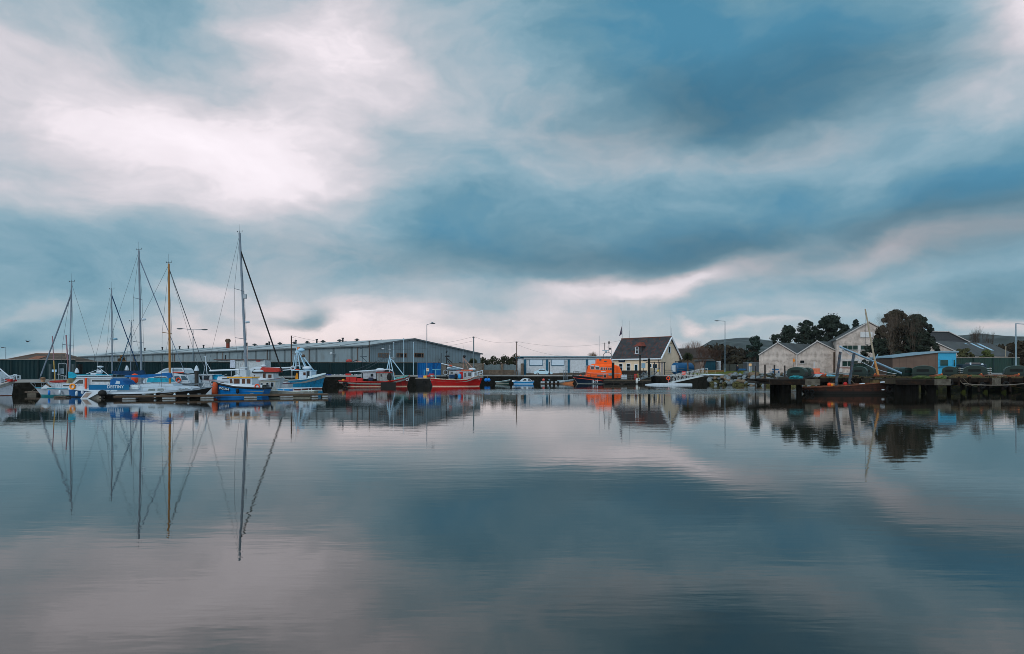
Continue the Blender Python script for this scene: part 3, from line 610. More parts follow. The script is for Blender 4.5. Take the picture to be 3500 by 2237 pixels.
    MB().path([pt(.5, -.12, He - .2), pt(.5, -.12, 0)], .08).build('downpipe', mat('pipe_dark', (44, 36, 34), .6), wall)
    # gable apex bracket, flood light, aerials, flag
    MB().path([pt(-.1, W_ / 2, Hp - 1.6), pt(-.9, W_ / 2, Hp - 1.5)], .06).build('bracket', dark_metal, wall)
    for (b, a, h, r) in ((W_ / 2, -.3, 8.6, .05), (W_ / 2, 1.6, 3.6 + 1.0, .035), ): pass
    def mast(px, py0, a, name='aerial', rr=.045, m=grey_metal):
        p = Vector(pt(a, W_ / 2, Hp)); Yp = (c + Vector((p.x, p.y, 0))).y; top = Z(py0, Yp) - gzb; k = (top - Hp) * .45
        MB().tube(p - Vector((0, 0, .4)), p + Vector((0, 0, k)), rr).tube(p + Vector((0, 0, k)), (p.x, p.y, top), rr * .5).build(name, m, rf); return p, top
    mast(2298, 1070, -.2); mast(2308, 1122, -.1 + -.3); mast(2162, 1097, Lf - 2.2)
    p, top = mast(2141, 1096, Lf + .2, 'flagpole', .05)
    fl = MB(); vs = []
    for i in range(7):
        for j in range(6):
            q = i / 6; r_ = j / 5; vs.append((p.x - .1 - .75 * r_ * (.4 + .6 * q), p.y + .12 * math.sin(5 * r_ + 3 * q), top - 1.5 - 2.3 * q - .9 * r_ * (1 - q * .4)))
    fl.add(vs, [(i * 6 + j, i * 6 + j + 1, (i + 1) * 6 + j + 1, (i + 1) * 6 + j) for i in range(6) for j in range(5)])
    fo = fl.build('flag', mat('flag_navy', (34, 36, 66), .9, var=.5, scale=2.2, dirt=(150, 110, 120), dirt_amt=.7)); fo.location = t.location
    tag(fo, 'limp dark flag on the pole at the left end of the cream house', 'flag')
    # wire fence post at left gable
    MB().tube(pt(Lf + .8, W_ / 2, Hp - 2.5), pt(Lf + .8, W_ / 2, Hp - .2), .16).build('chimney_pipe', mat('pipe_brown', (96, 88, 84)), rf)
house()

# ------------------------------------------------------------------ pale pebble-dashed sheds at right
pebble = mat('weathered_pebbledash', (180, 168, 160), .95, var=.28, scale=.8, dirt=(104, 94, 86), dirt_amt=.55, streak=.12, bump=.8, bscale=14)
asb = mat('grey_sheet_roofing', (66, 70, 72), .8, var=.2, scale=.5, dirt=(84, 80, 60), dirt_amt=.4)
skyl = mat('skylight', (150, 186, 206), .2, var=.05)
trimp = mat('pale_verge', (176, 172, 170), .8, var=.15)
def gable_shed(label, pl, pr, ppx, pytop, pyl, pyr, Y, D, zb, lean=.0, lights=(), name='gable_shed', drift=0, wm=pebble):
    """gable wall facing the dock, ridge running back (and to the right by drift metres)"""
    f = Fr(pl, Y, zb); t = thing(name, label, 'shed', f.loc)
    xl, xr, xp = 0, f.x(pr), f.x(ppx); zl, zr, zp = f.z(pyl), f.z(pyr), f.z(pytop)
    P5 = [(xl, -.4), (xr, -.4), (xr, zr), (xp, zp), (xl, zl)]
    mb = MB(); mb.add([(x, 0, z) for x, z in P5] + [(x + drift, D, z) for x, z in P5], [(0, 1, 2, 3, 4), (9, 8, 7, 6, 5), (0, 4, 9, 5), (1, 6, 7, 2)]); wl = mb.build('wall', wm, t)
    mb = MB(); k = .14
    for (xa, za, xb, zb_) in ((xl - .25, zl - .1, xp, zp + .03), (xp, zp + .03, xr + .25, zr - .1)):
        q = [(xa, -.25, za), (xb, -.25, zb_), (xb + drift, D + .2, zb_), (xa + drift, D + .2, za)]
        mb.add(q + [(a, b, c + k) for a, b, c in q], [(0, 1, 2, 3), (4, 5, 6, 7), (0, 1, 5, 4), (1, 2, 6, 5), (2, 3, 7, 6), (3, 0, 4, 7)])
    rf = mb.build('roof', asb, t)
    MB().bar((xl - .25, -.32, zl), (xp, -.32, zp + .14), .1, .2).bar((xp, -.32, zp + .14), (xr + .25, -.32, zr), .1, .2).build('verge', trimp, rf)
    MB().ball((xp, -.3, zp + .2), .18).build('finial', trimp, rf)
    for (y0, y1, s0, s1) in lights:     # along right-hand slope
        g = lambda y, s: (xp + (xr - xp) * s + drift * y / D, y, zp + .03 + (zr - .1 - zp - .03) * s + k + .04)
        MB().add([g(y0, s0), g(y1, s0), g(y1, s1), g(y0, s1)], [(0, 1, 2, 3)]); mb = MB(); mb.add([g(y0, s0), g(y1, s0), g(y1, s1), g(y0, s1)], [(0, 1, 2, 3)]); mb.build('skylight', skyl, rf)
    return t, f, wl, rf
gable_shed('left-hand small pale gabled shed with dark holes in its roof', 2594, 2721, 2656, 1174, 1214, 1213, 150, 15, 2.5, drift=18, lights=[(3, 4.6, .25, .8), (6, 7.4, .4, .95)])
tb, fb, wb, rb = gable_shed('middle pale gabled shed with skylights and one small window', 2724, 2858, 2791, 1169, 1213, 1202, 149, 15, 2.5, drift=18, lights=[(1.6, 2.6, .1, .95), (5, 6, .05, .95)])
B(fb.x(2735), fb.x(2748), -.1, .01, fb.z(1241), fb.z(1233)).build('window', glass_m, wb); B(fb.x(2730), fb.x(2751), -.2, .01, fb.z(1243.5), fb.z(1242)).build('sill', trimp, wb)
B(fb.x(2848), fb.x(2859), -.05, .01, -.2, fb.z(1204)).build('damp_stain', mat('damp_stain', (70, 58, 50), .9, var=.4), wb)
MB().path([(fb.x(2856), -.2, fb.z(1203)), (fb.x(2856), -.2, 0)], .08).build('downpipe', trimp, wb); MB().path([(fb.x(2721), -.2, fb.z(1214)), (fb.x(2721), -.2, 0)], .08).build('downpipe', trimp, wb)
tcx, fc, wc, rc = gable_shed('tall pale gabled mill shed behind the leaning mast', 2859, 3085, 2968, 1103, 1163, 1163, 147, 30, 2.5, name='mill_shed', drift=10)
for (a, b, y0, y1) in ((2880, 2931, 1196, 1182), (2941, 2990, 1196, 1182), (2879, 2932, 1252, 1236), (2941, 2982, 1252, 1236)):
    w_ = B(fc.x(a), fc.x(b), -.06, .01, fc.z(y0), fc.z(y1)).build('window', mat('old_dark_panes', (22, 48, 42), .3, var=.35, scale=2), wc)
    mb = MB(); 
    for k in range(1, 3): mb.box(fc.x(a + (b - a) * k / 3) - .04, fc.x(a + (b - a) * k / 3) + .04, -.1, -.062, fc.z(y0), fc.z(y1))
    mb.build('glazing_bar', trimp, w_); B(fc.x(a) - .15, fc.x(b) + .15, -.2, .01, fc.z(y0) - .16, fc.z(y0)).build('sill', trimp, w_)
B(fc.x(2940), fc.x(2981), -.12, .01, fc.z(1153), fc.z(1136)).build('white_panel', mat('white_panel', (190, 192, 194), .8, var=.1), wc)
B(fc.x(2938), fc.x(2983), -.16, .01, fc.z(1154.5), fc.z(1153)).build('ledge', trimp, wc); B(fc.x(2985), fc.x(3008), -.12, .01, fc.z(1148), fc.z(1140)).build('white_panel', mat('white_panel', (190, 192, 194)), wc)
for a, b in ((2931, 2941), (2868, 2878)): B(fc.x(a), fc.x(b), -.12, .01, fc.z(1273), fc.z(1181)).build('pilaster', mat('pale_pilaster', (186, 182, 180), .9, var=.12), wc)
B(fc.x(2872), fc.x(2985), -.16, .01, fc.z(1235), fc.z(1228)).build('concrete_lintel', trimp, wc)
gable_shed('low pale shed with a mossy roof and slanting skylights behind the brown hut', 3150, 3290, 3185, 1168, 1180, 1215, 158, 12, 2.5, drift=22, lights=[(.6, 1.0, .1, .75), (4, 4.5, .05, .3), (5.5, 6.1, .1, .6), (7, 7.5, .1, .6), (8.4, 9, .1, .6)])
t, f, wl, rf = gable_shed('large dark-roofed shed rising behind the dark trees at right', 3060, 3330, 3240, 1136, 1130, 1180, 185, 30, 2.5, drift=4, wm=mat('dark_slate_slope', (60, 64, 68), .85, var=.15, planks=(2, .5, .1), dirt=(70, 64, 50)))
# grey metal store with horizontal ribs, left of the pale sheds
f = Fr(2552, 152, 2.5); t = thing('storage_container', 'grey corrugated container against the left-hand pale shed', 'container', f.loc)
B(0, f.x(2594), 0, 2.4, 0, f.z(1240)).build('body', mat('container_grey', (92, 98, 104), .6, var=.08, planks=(0, .3, .3)), t); B(-.04, f.x(2594) + .02, -.05, 2.45, f.z(1240) + .003, f.z(1239)).build('roof', grey_metal, t)

# brown hut with blue end
def hut():
    Y = 115; f = Fr(3050, Y, 2.2); t = thing('hut', 'low brown hut with a sky blue end and sloping flat roof behind the jetty', 'hut', f.loc)
    br = mat('brown_boarding', (98, 80, 70), .85, var=.12, scale=.7, dirt=(84, 66, 56), dirt_amt=.5, planks=(0, 1.2, .03)); sb_ = mat('sky_blue_paint', (52, 150, 186), .6, var=.08, dirt=(60, 120, 150), dirt_amt=.3)
    x0, x1, x2 = 0, f.x(3206), f.x(3268)
    zt = lambda x: f.z(1224) + (f.z(1206) - f.z(1224)) * x / x1
    MB().prism([(x0, -.3), (x1, -.3), (x1, zt(x1)), (x0, zt(x0))], 0, 7).build('wall', br, t)
    be = MB().prism([(x1 + .01, -.3), (x2, -.3), (x2, zt(x1)), (x1 + .01, zt(x1))], -.02, 7).build('blue_end', sb_, t)
    rfm = MB(); z0, z1 = zt(0), zt(x1)
    rfm.prism([(x0 - .2, z0 + .01), (x1, z1 + .01), (x2 + .2, z1 + .01), (x2 + .2, z1 + .28), (x1, z1 + .28), (x0 - .2, z0 + .25)], -.35, 7.3); rfm.build('roof', mat('pale_blue_fascia', (118, 144, 158), .6, var=.1), t)
    wn = B(f.x(3210), f.x(3241), -.12, -.022, f.z(1252.5), f.z(1229)).build('window', sb_, be); B(f.x(3212), f.x(3239), -.125, -.12, f.z(1251), f.z(1230.5)).build('pane', mat('green_pane', (26, 58, 56), .15, var=.2), wn)
    wn = B(f.x(3256), f.x(3264), -.12, -.022, f.z(1255), f.z(1229)).build('window', sb_, be); B(f.x(3257.5), f.x(3262.5), -.125, -.12, f.z(1253), f.z(1230.5)).build('pane', mat('green_pane', (26, 58, 56)), wn)
    B(x1, x2 + .05, -.2, -.022, f.z(1256.5), f.z(1254.5)).build('ledge', sb_, be)
hut()
# teal store and low ochre walls behind the palm
f = Fr(2392, 178, 2.3); t = thing('store_shed', 'dark teal shed with a pale gable behind the palm tree', 'shed', f.loc)
B(f.x(2392), f.x(2405), 0, 5, -.2, f.z(1236)).build('end_wall', mat('pinkish_render', (122, 108, 100), .9, var=.2), t); B(f.x(2405) + .01, f.x(2446), .1, 5, -.2, f.z(1235)).build('wall', mat('teal_boards', (4, 62, 78), .7, var=.15, planks=(0, .4, .1)), t)
MB().prism(f.poly((2388, 1235.8), (2446, 1235), (2436, 1228), (2392, 1229)), -.2, 5.2).build('roof', asb, t)
f = Fr(2322, 186, 2.2); t = thing('cottage', 'dark-roofed cottage half hidden by bare shrubs right of the cream house', 'cottage', f.loc)
B(f.x(2325), f.x(2432), 0, 7, -.2, f.z(1224)).build('wall', mat('cottage_wall', (92, 78, 64), .9, var=.3), t); MB().prism([(-.3, f.z(1224)), (7.3, f.z(1224)), (3.5, f.z(1190))], f.x(2322), f.x(2430), ax='x').build('roof', mat('cottage_roof', (58, 50, 46), .85, var=.25, planks=(2, .35, .15)), t)
f = Fr(2395, 160, 2.1); t = thing('timber_fence', 'low ochre timber fence at the back of the grass bank', 'fence', f.loc)
B(f.x(2388), f.x(2476), 0, .1, -.1, f.z(1266) ).build('boards', mat('ochre_boards', (112, 86, 50), .85, var=.25, planks=(0, .18, .15)), t)
f = Fr(2449, 176, 2.3); t = thing('white_gate', 'small white panelled gate right of the dark teal shed', 'gate', f.loc)
for q in (2450, 2454, 2458, 2462): B(f.x(q), f.x(q) + .12, 0, .08, 0, f.z(1236)).build('upright', white, t)
MB().bar((f.x(2449), .04, f.z(1237)), (f.x(2463.5), .04, f.z(1235)), .1, .12).bar((f.x(2449), .04, 1.2), (f.x(2463.5), .04, 1.2), .1, .12).build('rail', white, t)

# ------------------------------------------------------------------ boats
def lerp_poly(pts, t):
    x = pts[0][0] + (pts[-1][0] - pts[0][0]) * t
    s = 1 if pts[-1][0] > pts[0][0] else -1
    for (a, b), (c, d) in zip(pts, pts[1:]):
        if (x - a) * s >= -1e-9 and (c - x) * s >= -1e-9: return x, b + (d - b) * ((x - a) / (c - a) if c != a else 0)
    return pts[-1]
def hull(t, f, top, wl, beam, m, stern=.7, full=.55, deck=.35, deck_m=None, rail_m=None, rail_r=.05, n=18, flare=.82, name='hull', draft=.5, bowpow=1.0):
    """top: photograph points of the sheer from stern to bow; wl: px of the waterline ends, stern then bow"""
    w0, w1 = wl
    def half(q):
        if q < full: k = q / full; return stern + (1 - stern) * math.sin(k * math.pi / 2)
        k = (q - full) / (1 - full); return max(.02, 1 - k ** (2.0 * bowpow))
    rings = []; edge = []
    for i in range(n + 1):
        q = (i / n); q = q if q < .6 else .6 + .4 * (1 - (1 - (q - .6) / .4) ** 1.4)
        px_, py_ = lerp_poly(top, q); h = half(q) * beam / 2; g = f.at(-h); xt, zt = g.x(px_), g.z(py_); xw = g.x(w0 + (w1 - w0) * q); hw = h * (flare if q < .75 else flare * (1 - (q - .75) * 1.6)); r = []
        for k in (0, .33, .66, 1): 
            kk = k ** .8; r.append((xt + (xw - xt) * k, h + (hw - h) * kk, zt + (0 - zt) * k))
        xm = g.x((w0 + w1) / 2); r.append((xw + (xm - xw) * .04, hw * .55, -draft * .6)); r.append((xw + (xm - xw) * .08, .0, -draft))
        ring = [(a, -b, c) for a, b, c in r] + [(a, b, c) for a, b, c in r[-2::-1]]; rings.append(ring); edge.append((xt, h, zt))
    mb = MB(); k = len(rings[0]); mb.add([p for r in rings for p in r], [(i * k + j, i * k + j + 1, (i + 1) * k + j + 1, (i + 1) * k + j) for i in range(n) for j in range(k - 1)] + [tuple(range(k)), tuple(n * k + j for j in range(k - 1, -1, -1))])
    # inside of the bulwark and deck
    ds = []
    for (x, h, z) in edge: ds += [(x, -h * .97 + .0, z), (x, -h * .93, z - deck), (x, h * .93, z - deck), (x, h * .97, z)]
    dm = MB(); dm.add(ds, [(i * 4 + j, i * 4 + j + 1, (i + 1) * 4 + j + 1, (i + 1) * 4 + j) for i in range(n) for j in range(3)])
    h_ = mb.build(name, m, t, smooth=False)
    dm.build('deck', deck_m or mat('deck_grey', (120, 122, 120), .8, var=.2), t)
    if rail_m:
        rm = MB()
        for sgn in (-1, 1): rm.path([(x, sgn * h, z + rail_r * .6) for x, h, z in edge], rail_r, 6)
        rm.tube((edge[0][0], -edge[0][1], edge[0][2] + rail_r * .6), (edge[0][0], edge[0][1], edge[0][2] + rail_r * .6), rail_r)
        rm.build('gunwale', rail_m, t)
    t['_e'] = 0; del t['_e']
    return h_, edge
def topsides(t, f, e, top, m, n=20, name='topsides', ins=.0):
    mb = MB(); vs = []
    for i in range(n + 1):
        k = i / n; xe = e[0][0] + (e[-1][0] - e[0][0]) * k; hh, z = esm(e, xe); px_, py_ = lerp_poly(top, k); g = f.at(-hh); xt, zt = g.x(px_), g.z(py_)
        vs += [(xe, -hh - .01, z), (xt, -hh - .02 + ins, zt), (xt, hh + .02 - ins, zt), (xe, hh + .01, z)]
    mb.add(vs, [(i * 4 + j, i * 4 + j + 1, (i + 1) * 4 + j + 1, (i + 1) * 4 + j) for i in range(n) for j in range(3)] + [(0, 1, 2, 3)]); return mb.build(name, m, t)
def esm(edge, x):
    for a, b in zip(edge, edge[1:]):
        if min(a[0], b[0]) <= x <= max(a[0], b[0]) and a[0] != b[0]:
            k = (x - a[0]) / (b[0] - a[0]); return a[1] + (b[1] - a[1]) * k, a[2] + (b[2] - a[2]) * k
    e = min(edge, key=lambda q: abs(q[0] - x)); return e[1], e[2]
def boat(name, label, px0, Y, group=None, cat='boat', near=.95):
    f = Fr(px0, Y, 0, near); return thing(name, label, cat, f.loc, group=group), f
def cabin(t, f, poly, w, m, name='cabin', wins=(), winm=None, frame=None, roof=None, roof_m=None, over=.12, y0=None, taper=0):
    """prism of photograph points; windows are lists of photograph points on the near face"""
    y0 = -w / 2 if y0 is None else y0; f = f.at(y0)
    c = MB().fprism(f, poly, y0, y0 + w).build(name, m, t)
    for q in wins:
        P2 = f.poly(*q); cx = sum(p[0] for p in P2) / len(P2); cz = sum(p[1] for p in P2) / len(P2)
        big = [(cx + (a - cx) * 1.3, cz + (b - cz) * 1.2) for a, b in P2]
        if frame: fo = MB().prism(big, y0 - .03, y0 - .003).build('window_frame', frame, c); MB().prism(P2, y0 - .05, y0 - .031).build('pane', winm or glass_m, fo)
        else: MB().prism(P2, y0 - .03, y0 - .003).build('window', winm or glass_m, c)
        # far side too
        MB().prism(P2, y0 + w + .003, y0 + w + .03).build('window', winm or glass_m, c)
    if roof:
        a, b, zt, zb = roof; MB().box(f.x(a), f.x(b), y0 - over, y0 + w + over, f.z(zb), f.z(zt)).build('cabin_roof', roof_m or m, c)
    return c
def end_glass(c, f, px, pya, pyb, w, side, n=2, m=None, tilt=0):
    """windows across the end of a wheelhouse at px (side -1 left end, +1 right end)"""
    x = f.x(px)
    for i in range(n):
        y0 = -w / 2 + w * (i + .12) / n; y1 = -w / 2 + w * (i + .88) / n
        mb = MB(); mb.add([(x + side * .02, y0, f.z(pyb)), (x + side * .02, y1, f.z(pyb)), (x + side * .02 + tilt, y1, f.z(pya)), (x + side * .02 + tilt, y0, f.z(pya))], [(0, 1, 2, 3)]); mb.build('window', m or glass_m, c)
def fender(t, f, px, py, y, r=.12, h=.5, m=None, name='fender', horizontal=False):
    p = f.pt(px, py, y)
    if horizontal: return MB().tube((p[0] - h / 2, y, p[2]), (p[0] + h / 2, y, p[2]), r, n=9).build(name, m or clean_white, t, smooth=True)
    return MB().lathe([(r * .4, -h / 2), (r, -h * .35), (r, h * .35), (r * .4, h / 2)], p, 9).build(name, m or clean_white, t, smooth=True)
def rig(t, f, foot, top, r, m, stays=(), spreaders=(), forestay=None, fr_r=.05, fr_m=None, y=0, extras=True):
    """mast with wires; all points in photograph pixels; stays are (px,py,y) deck ends from the mast head"""
    a, b = Vector(f.pt(*foot, y)), Vector(f.pt(*top, y)); ms = MB().tube(a, b, r, r * .8, n=10).build('mast', m, t)
    at = lambda k: a + (b - a) * k
    sp_pts = []
    for k, w_ in spreaders:
        p = at(k); MB().tube(p, p + Vector((-w_ * .25, -w_, .06)), .03).tube(p, p + Vector((-w_ * .25, w_, .06)), .03).build('spreader', m, ms); sp_pts.append((p, w_))
    for s in (-1, 1):
        pts = [tuple(at(.98))]
        for p, w_ in sorted(sp_pts, key=lambda q: -q[0].z): pts.append(tuple(p + Vector((-w_ * .25, s * w_, .06))))
        pts.append((a.x - .2, s * 1.25, max(.9, a.z - .3))); MB().path(pts, .014, 4).build('shroud', wire_m, t)
        if sp_pts:
            MB().path([tuple(at(sorted(k for k, _ in spreaders)[0])), (a.x - .5, s * 1.2, max(.9, a.z - .3))], .012, 4).build('shroud', wire_m, t)
    for (px, py, yy) in stays: MB().path([tuple(at(.99)), f.pt(px, py, yy)], .014, 4).build('stay', wire_m, t)
    if forestay:
        k, px, py = forestay; MB().tube(at(k), f.pt(px, py, 0), .02).tube(at(k * .985), Vector(f.pt(px, py, 0)) + (at(k) - Vector(f.pt(px, py, 0))) * .05, fr_r, n=8).build('furled_sail', fr_m or navy_canvas, t)
    if extras:
        MB().tube(b, b + Vector((0, 0, .25)), .02).tube(b + Vector((-.25, 0, .1)), b + Vector((.3, 0, .12)), .015).tube(b + Vector((.3, 0, .12)), b + Vector((.3, 0, .3)), .02).ball(b + Vector((-.25, 0, .16)), .05).build('masthead_instruments', dark_metal, ms)
        MB().tube(b, b + Vector((-.06, .05, 1.0)), .008, n=4).build('aerial', wire_m, ms)
    return ms, at
def radar_on(ms, p, m=None, r=.25):
    MB().tube(p, p + Vector((.35, 0, 0)), .03).lathe([(r * .5, 0), (r, .06), (r, .18), (r * .5, .26)], p + Vector((.4, 0, 0)), 10).build('radar', m or clean_white, ms)
def railing(t, f, edge, pxa, pxb, h, n, name='guard_rail', m=None, r=.018, both=True, rows=2):
    for s in ((-1, 1) if both else (-1,)):
        mb = MB(); pts = []
        for i in range(n + 1):
            x = f.x(pxa + (pxb - pxa) * i / n); hh, z = esm(edge, x); p = (x, s * hh * .93, z); pts.append(p); mb.tube(p, (p[0], p[1], z + h), r * .9, n=5)
        for k in range(rows): mb.path([(p[0], p[1], p[2] + h * (1 - k * .48)) for p in pts], r, 5)
        mb.build(name, m or clean_white, t)
def line(t, pts, r=.02, m=None, name='mooring_rope'): return MB().path(pts, r, 5).build(name, m or rope_m, t)
def sag(a, b, d, n=8):
    a, b = Vector(a), Vector(b); return [tuple(a + (b - a) * i / n - Vector((0, 0, d * 4 * (i / n) * (1 - i / n)))) for i in range(n + 1)]
def outboard(t, f, px, py, m=dk, s=1.0, y=0):
    p = Vector(f.pt(px, py, y)); o = MB().ball(p, .28 * s, .2 * s, .22 * s).tube(p - Vector((0, 0, .15 * s)), p - Vector((0, 0, .95 * s)), .08 * s).ball(p - Vector((0, 0, 1.0 * s)), .2 * s, .07 * s, .08 * s); return o.build('outboard_motor', m, t, smooth=True)

hm_white = mat('hull_white', (164, 178, 190), .3, var=.05, dirt=(150, 148, 130), dirt_amt=.3, boot=(20, 32, 48), boot_z=.06)
stripe_teal = mat('hull_white_teal', (160, 170, 182), .35, var=.04, boot=(20, 108, 118), boot_z=.2, stripe=None)
teal_line = mat('teal_line', (44, 122, 146), .4, var=.05)

# --- far left white boat, cut by the frame
t, f = boat('fishing_boat', 'white hulled boat cut by the left edge, dark numbers on its bow', -20, 76)
h_, e = hull(t, f, [(-230, 1312), (-60, 1320), (0, 1316), (30, 1307), (47.5, 1298)], (-225, 40), 3.2, mat('pale_grey_hull', (176, 182, 192), .4, var=.06, boot=(90, 50, 40), boot_z=.07, dirt=(96, 132, 150), dirt_amt=.5), rail_m=mat('pale_gunwale', (200, 190, 180), .5), rail_r=.06, stern=.8)
cabin(t, f, [(-120, 1318), (-120, 1268), (-36, 1270), (-20, 1284), (-4, 1284), (2, 1292), (2, 1318)], 2.0, white, wins=[[(-110, 1284), (-60, 1284), (-60, 1273), (-110, 1273)]])
text('372H', .42, mat('sign_dark', (30, 34, 40), .6), h_, (f.x(31), -(esm(e, f.x(31))[0]) * .93 - .03, f.z(1315.5)), 'number', ry=-R(8), rz=R(14))
MB().tube(f.pt(44, 1298), f.pt(-40, 1228), .06).build('derrick', clean_white, t); railing(t, f, e, 0, 36, .55, 4, r=.035); MB().box(f.x(6), f.x(26), -.5, .5, f.z(1305), f.z(1297)).build('deck_gear', red_p, t)
# --- its neighbour with the white pulpit
t, f = boat('fishing_boat', 'teal hulled boat with a white tube rail round its bow, behind the boat numbered 372H', 20, 84)
h_, e = hull(t, f, [(-130, 1314), (0, 1317), (40, 1314), (60, 1310), (76, 1306)], (-125, 58), 3, mat('hull_deep_teal', (4, 62, 80), .4, boot=(20, 28, 34), boot_z=.3), rail_m=white, stern=.8)
P1 = [(8, 1288, -1.3), (40, 1285.5, -.9), (66, 1283.5, -.4), (71, 1285, 0), (66, 1283.5, .4), (8, 1288, 1.3)]
mb = MB(); mb.path([f.pt(*q) for q in P1], .045).path([(f.pt(a, b, c)[0], c, f.pt(a, b + 12, c)[2]) for a, b, c in P1], .04)
for a, b, c in P1[:4]: mb.tube(f.pt(a, b, c), f.pt(a, 1310, c), .035)
mb.build('pulpit_rail', clean_white, t)

# --- white and teal yacht, bow to the left
t, f = boat('sailing_yacht', 'white yacht with teal stripe and teal sail cover at left, bow pointing left', 235, 73.5)
h_, e = hull(t, f, [(360, 1325), (300, 1330), (200, 1331), (150, 1329), (121, 1327)], (350, 144), 2.6, stripe_teal, rail_m=teal_line, rail_r=.06, deck=.02, deck_m=clean_white, stern=.75)
cabin(t, f, [(345, 1329), (345, 1318), (240, 1311), (190, 1311), (158, 1314), (140, 1327), (140, 1329)], 1.7, clean_white, name='coachroof', wins=[[(215, 1321), (245, 1321), (245, 1316), (215, 1316)]])
MB().fprism(f, ((225, 1327), (218, 1327), (230, 1300), (234, 1293), (234, 1327)), -.8, .8).build('canvas_hood', mat('sand_canvas', (150, 132, 100), .9), t)
ms, at = rig(t, f, (237, 1312), (245, 967), .085, alu, stays=[(358, 1322, 0)], spreaders=[(.38, .9)], forestay=(.90, 134, 1300), fr_r=.075, fr_m=mat('grey_blue_sail', (104, 116, 130), .8))
MB().tube(f.pt(238, 1283), f.pt(380, 1286), .06).build('boom', clean_white, t)
MB().fprism(f, ((233, 1271), (244, 1273), (258, 1281), (300, 1281), (340, 1281), (340, 1286), (262, 1288), (246, 1296), (234, 1295)), -.14, .14).build('sail_cover', teal_canvas, t)
MB().path([f.pt(121, 1326), f.pt(104, 1309), f.pt(118, 1308, -.5), f.pt(150, 1309, -.9), f.pt(190, 1311, -1.3)], .022).tube(f.pt(118, 1308, -.5), f.pt(124, 1327, -.3), .02).tube(f.pt(150, 1309, -.9), f.pt(151, 1329, -.8), .02).build('pulpit', grey_metal, t)
MB().tube(f.pt(160, 1314, -1), f.pt(172, 1322, -1.5), .09).build('fender', mat('fender_brown', (88, 66, 48), .7), t)

railing(t, f, e, 130, 300, .6, 6, r=.014, m=grey_metal); fender(t, f, 205, 1342, -1.35, .12, .5); fender(t, f, 168, 1343, -1.2, .12, .5, blue_p)
MB().path([f.pt(350, 1322, -.6), f.pt(352, 1306, -.6), f.pt(352, 1306, .6), f.pt(350, 1322, .6)], .02).build('pushpit', grey_metal, t); line(t, sag(f.pt(122, 1327, 0), (f.x(84), -.4, .5), .12))
# --- motor cruiser with dark blue hull
t, f = boat('motor_cruiser', 'white cabin cruiser with dark blue hull and an orange lifebuoy on its side', 300, 71)
h_, e = hull(t, f, [(425, 1338), (300, 1338), (260, 1334), (234, 1331)], (420, 238), 3.2, mat('hull_navy', (0, 76, 132), .3, var=.08, boot=(10, 20, 30), boot_z=.1), deck=.05, deck_m=clean_white, rail_m=clean_white, rail_r=.05, stern=.92, full=.5)
MB().fprism(f, ((234.5, 1332), (300, 1338.5), (420, 1338.5), (420, 1326), (300, 1327), (262, 1314), (236, 1319)), -1.45, 1.45).build('topsides', clean_white, t)
c = cabin(t, f, [(236, 1321), (262, 1294.5), (300, 1292), (383, 1293), (385, 1328), (300, 1328)], 2.5, white, wins=[[(255, 1312), (284, 1312), (284, 1299), (272, 1299)], [(315, 1305), (378, 1305), (378, 1299), (315, 1299)]], roof=(262, 386, 1289.5, 1292), roof_m=clean_white)
MB().fprism(f, ((289, 1327), (297, 1327), (297, 1293), (289, 1293)), -1.29, -1.253).build('door', mat('door_dark', (40, 30, 32), .4), c)
MB().tube(f.pt(294, 1293, -1.5), f.pt(293, 1329, -1.5), .10, n=9).build('rolled_flag', orange_p, t)
MB().ring(f.pt(248, 1322, -1.5), .24, .08).build('lifebuoy', mat('lifebuoy_amber', (232, 140, 20), .6), t)
text('SEA 27', .24, mat('sign_blue', (30, 70, 110), .6), c, (f.x(272), -1.48, f.z(1318)), 'lettering')
bpy.data.objects.remove(c.children[-1])
mb = MB(); mb.bar(f.pt(279, 1335, -1.56), f.pt(279, 1346, -1.56), .05, .1).bar(f.pt(284, 1335, -1.56), f.pt(284, 1346, -1.56), .05, .1).bar(f.pt(279, 1346, -1.56), f.pt(284, 1346, -1.56), .05, .1); mb.build('side_step', clean_white, t)
mb = MB(); mb.path([f.pt(295, 1279, -1), f.pt(343, 1261, 0), f.pt(372, 1284, -1)], .03).path([f.pt(295, 1279, 1), f.pt(343, 1261, 0), f.pt(372, 1284, 1)], .03).build('roof_arch', clean_white, t)
MB().lathe([(.1, 0), (.3, .05), (.3, .14), (.1, .2)], f.pt(343, 1257.5), 10).build('radar', clean_white, t); MB().box(f.x(298), f.x(320), -.5, .5, f.z(1283), f.z(1275)).build('liferaft', clean_white, t, bevel=.08)
MB().tube(f.pt(333, 1272), f.pt(348, 1272), .18).tube(f.pt(336, 1272, -.1), f.pt(332, 1281, -.1), .05).tube(f.pt(342, 1272, -.1), f.pt(338, 1281, -.1), .05).build('horn', clean_white, t); MB().tube(f.pt(335, 1232), f.pt(333, 1289), .025).build('aerial', grey_metal, t)
MB().box(f.x(326), f.x(349), -.9, .9, f.z(1284), f.z(1280)).build('rolled_awning', teal_canvas, t); MB().tube(f.pt(262, 1286, -1.2), f.pt(376, 1285.5, -1.2), .05).build('roof_rail', grey_metal, t)

railing(t, f, e, 240, 300, .55, 3, r=.016, m=grey_metal); fender(t, f, 262, 1346, -1.72, .12, .5); fender(t, f, 300, 1346, -1.72, .12, .5, dk); MB().box(f.x(392), f.x(416), -.9, .9, f.z(1330), f.z(1312)).build('cockpit_cover', navy_canvas, t, bevel=.05)
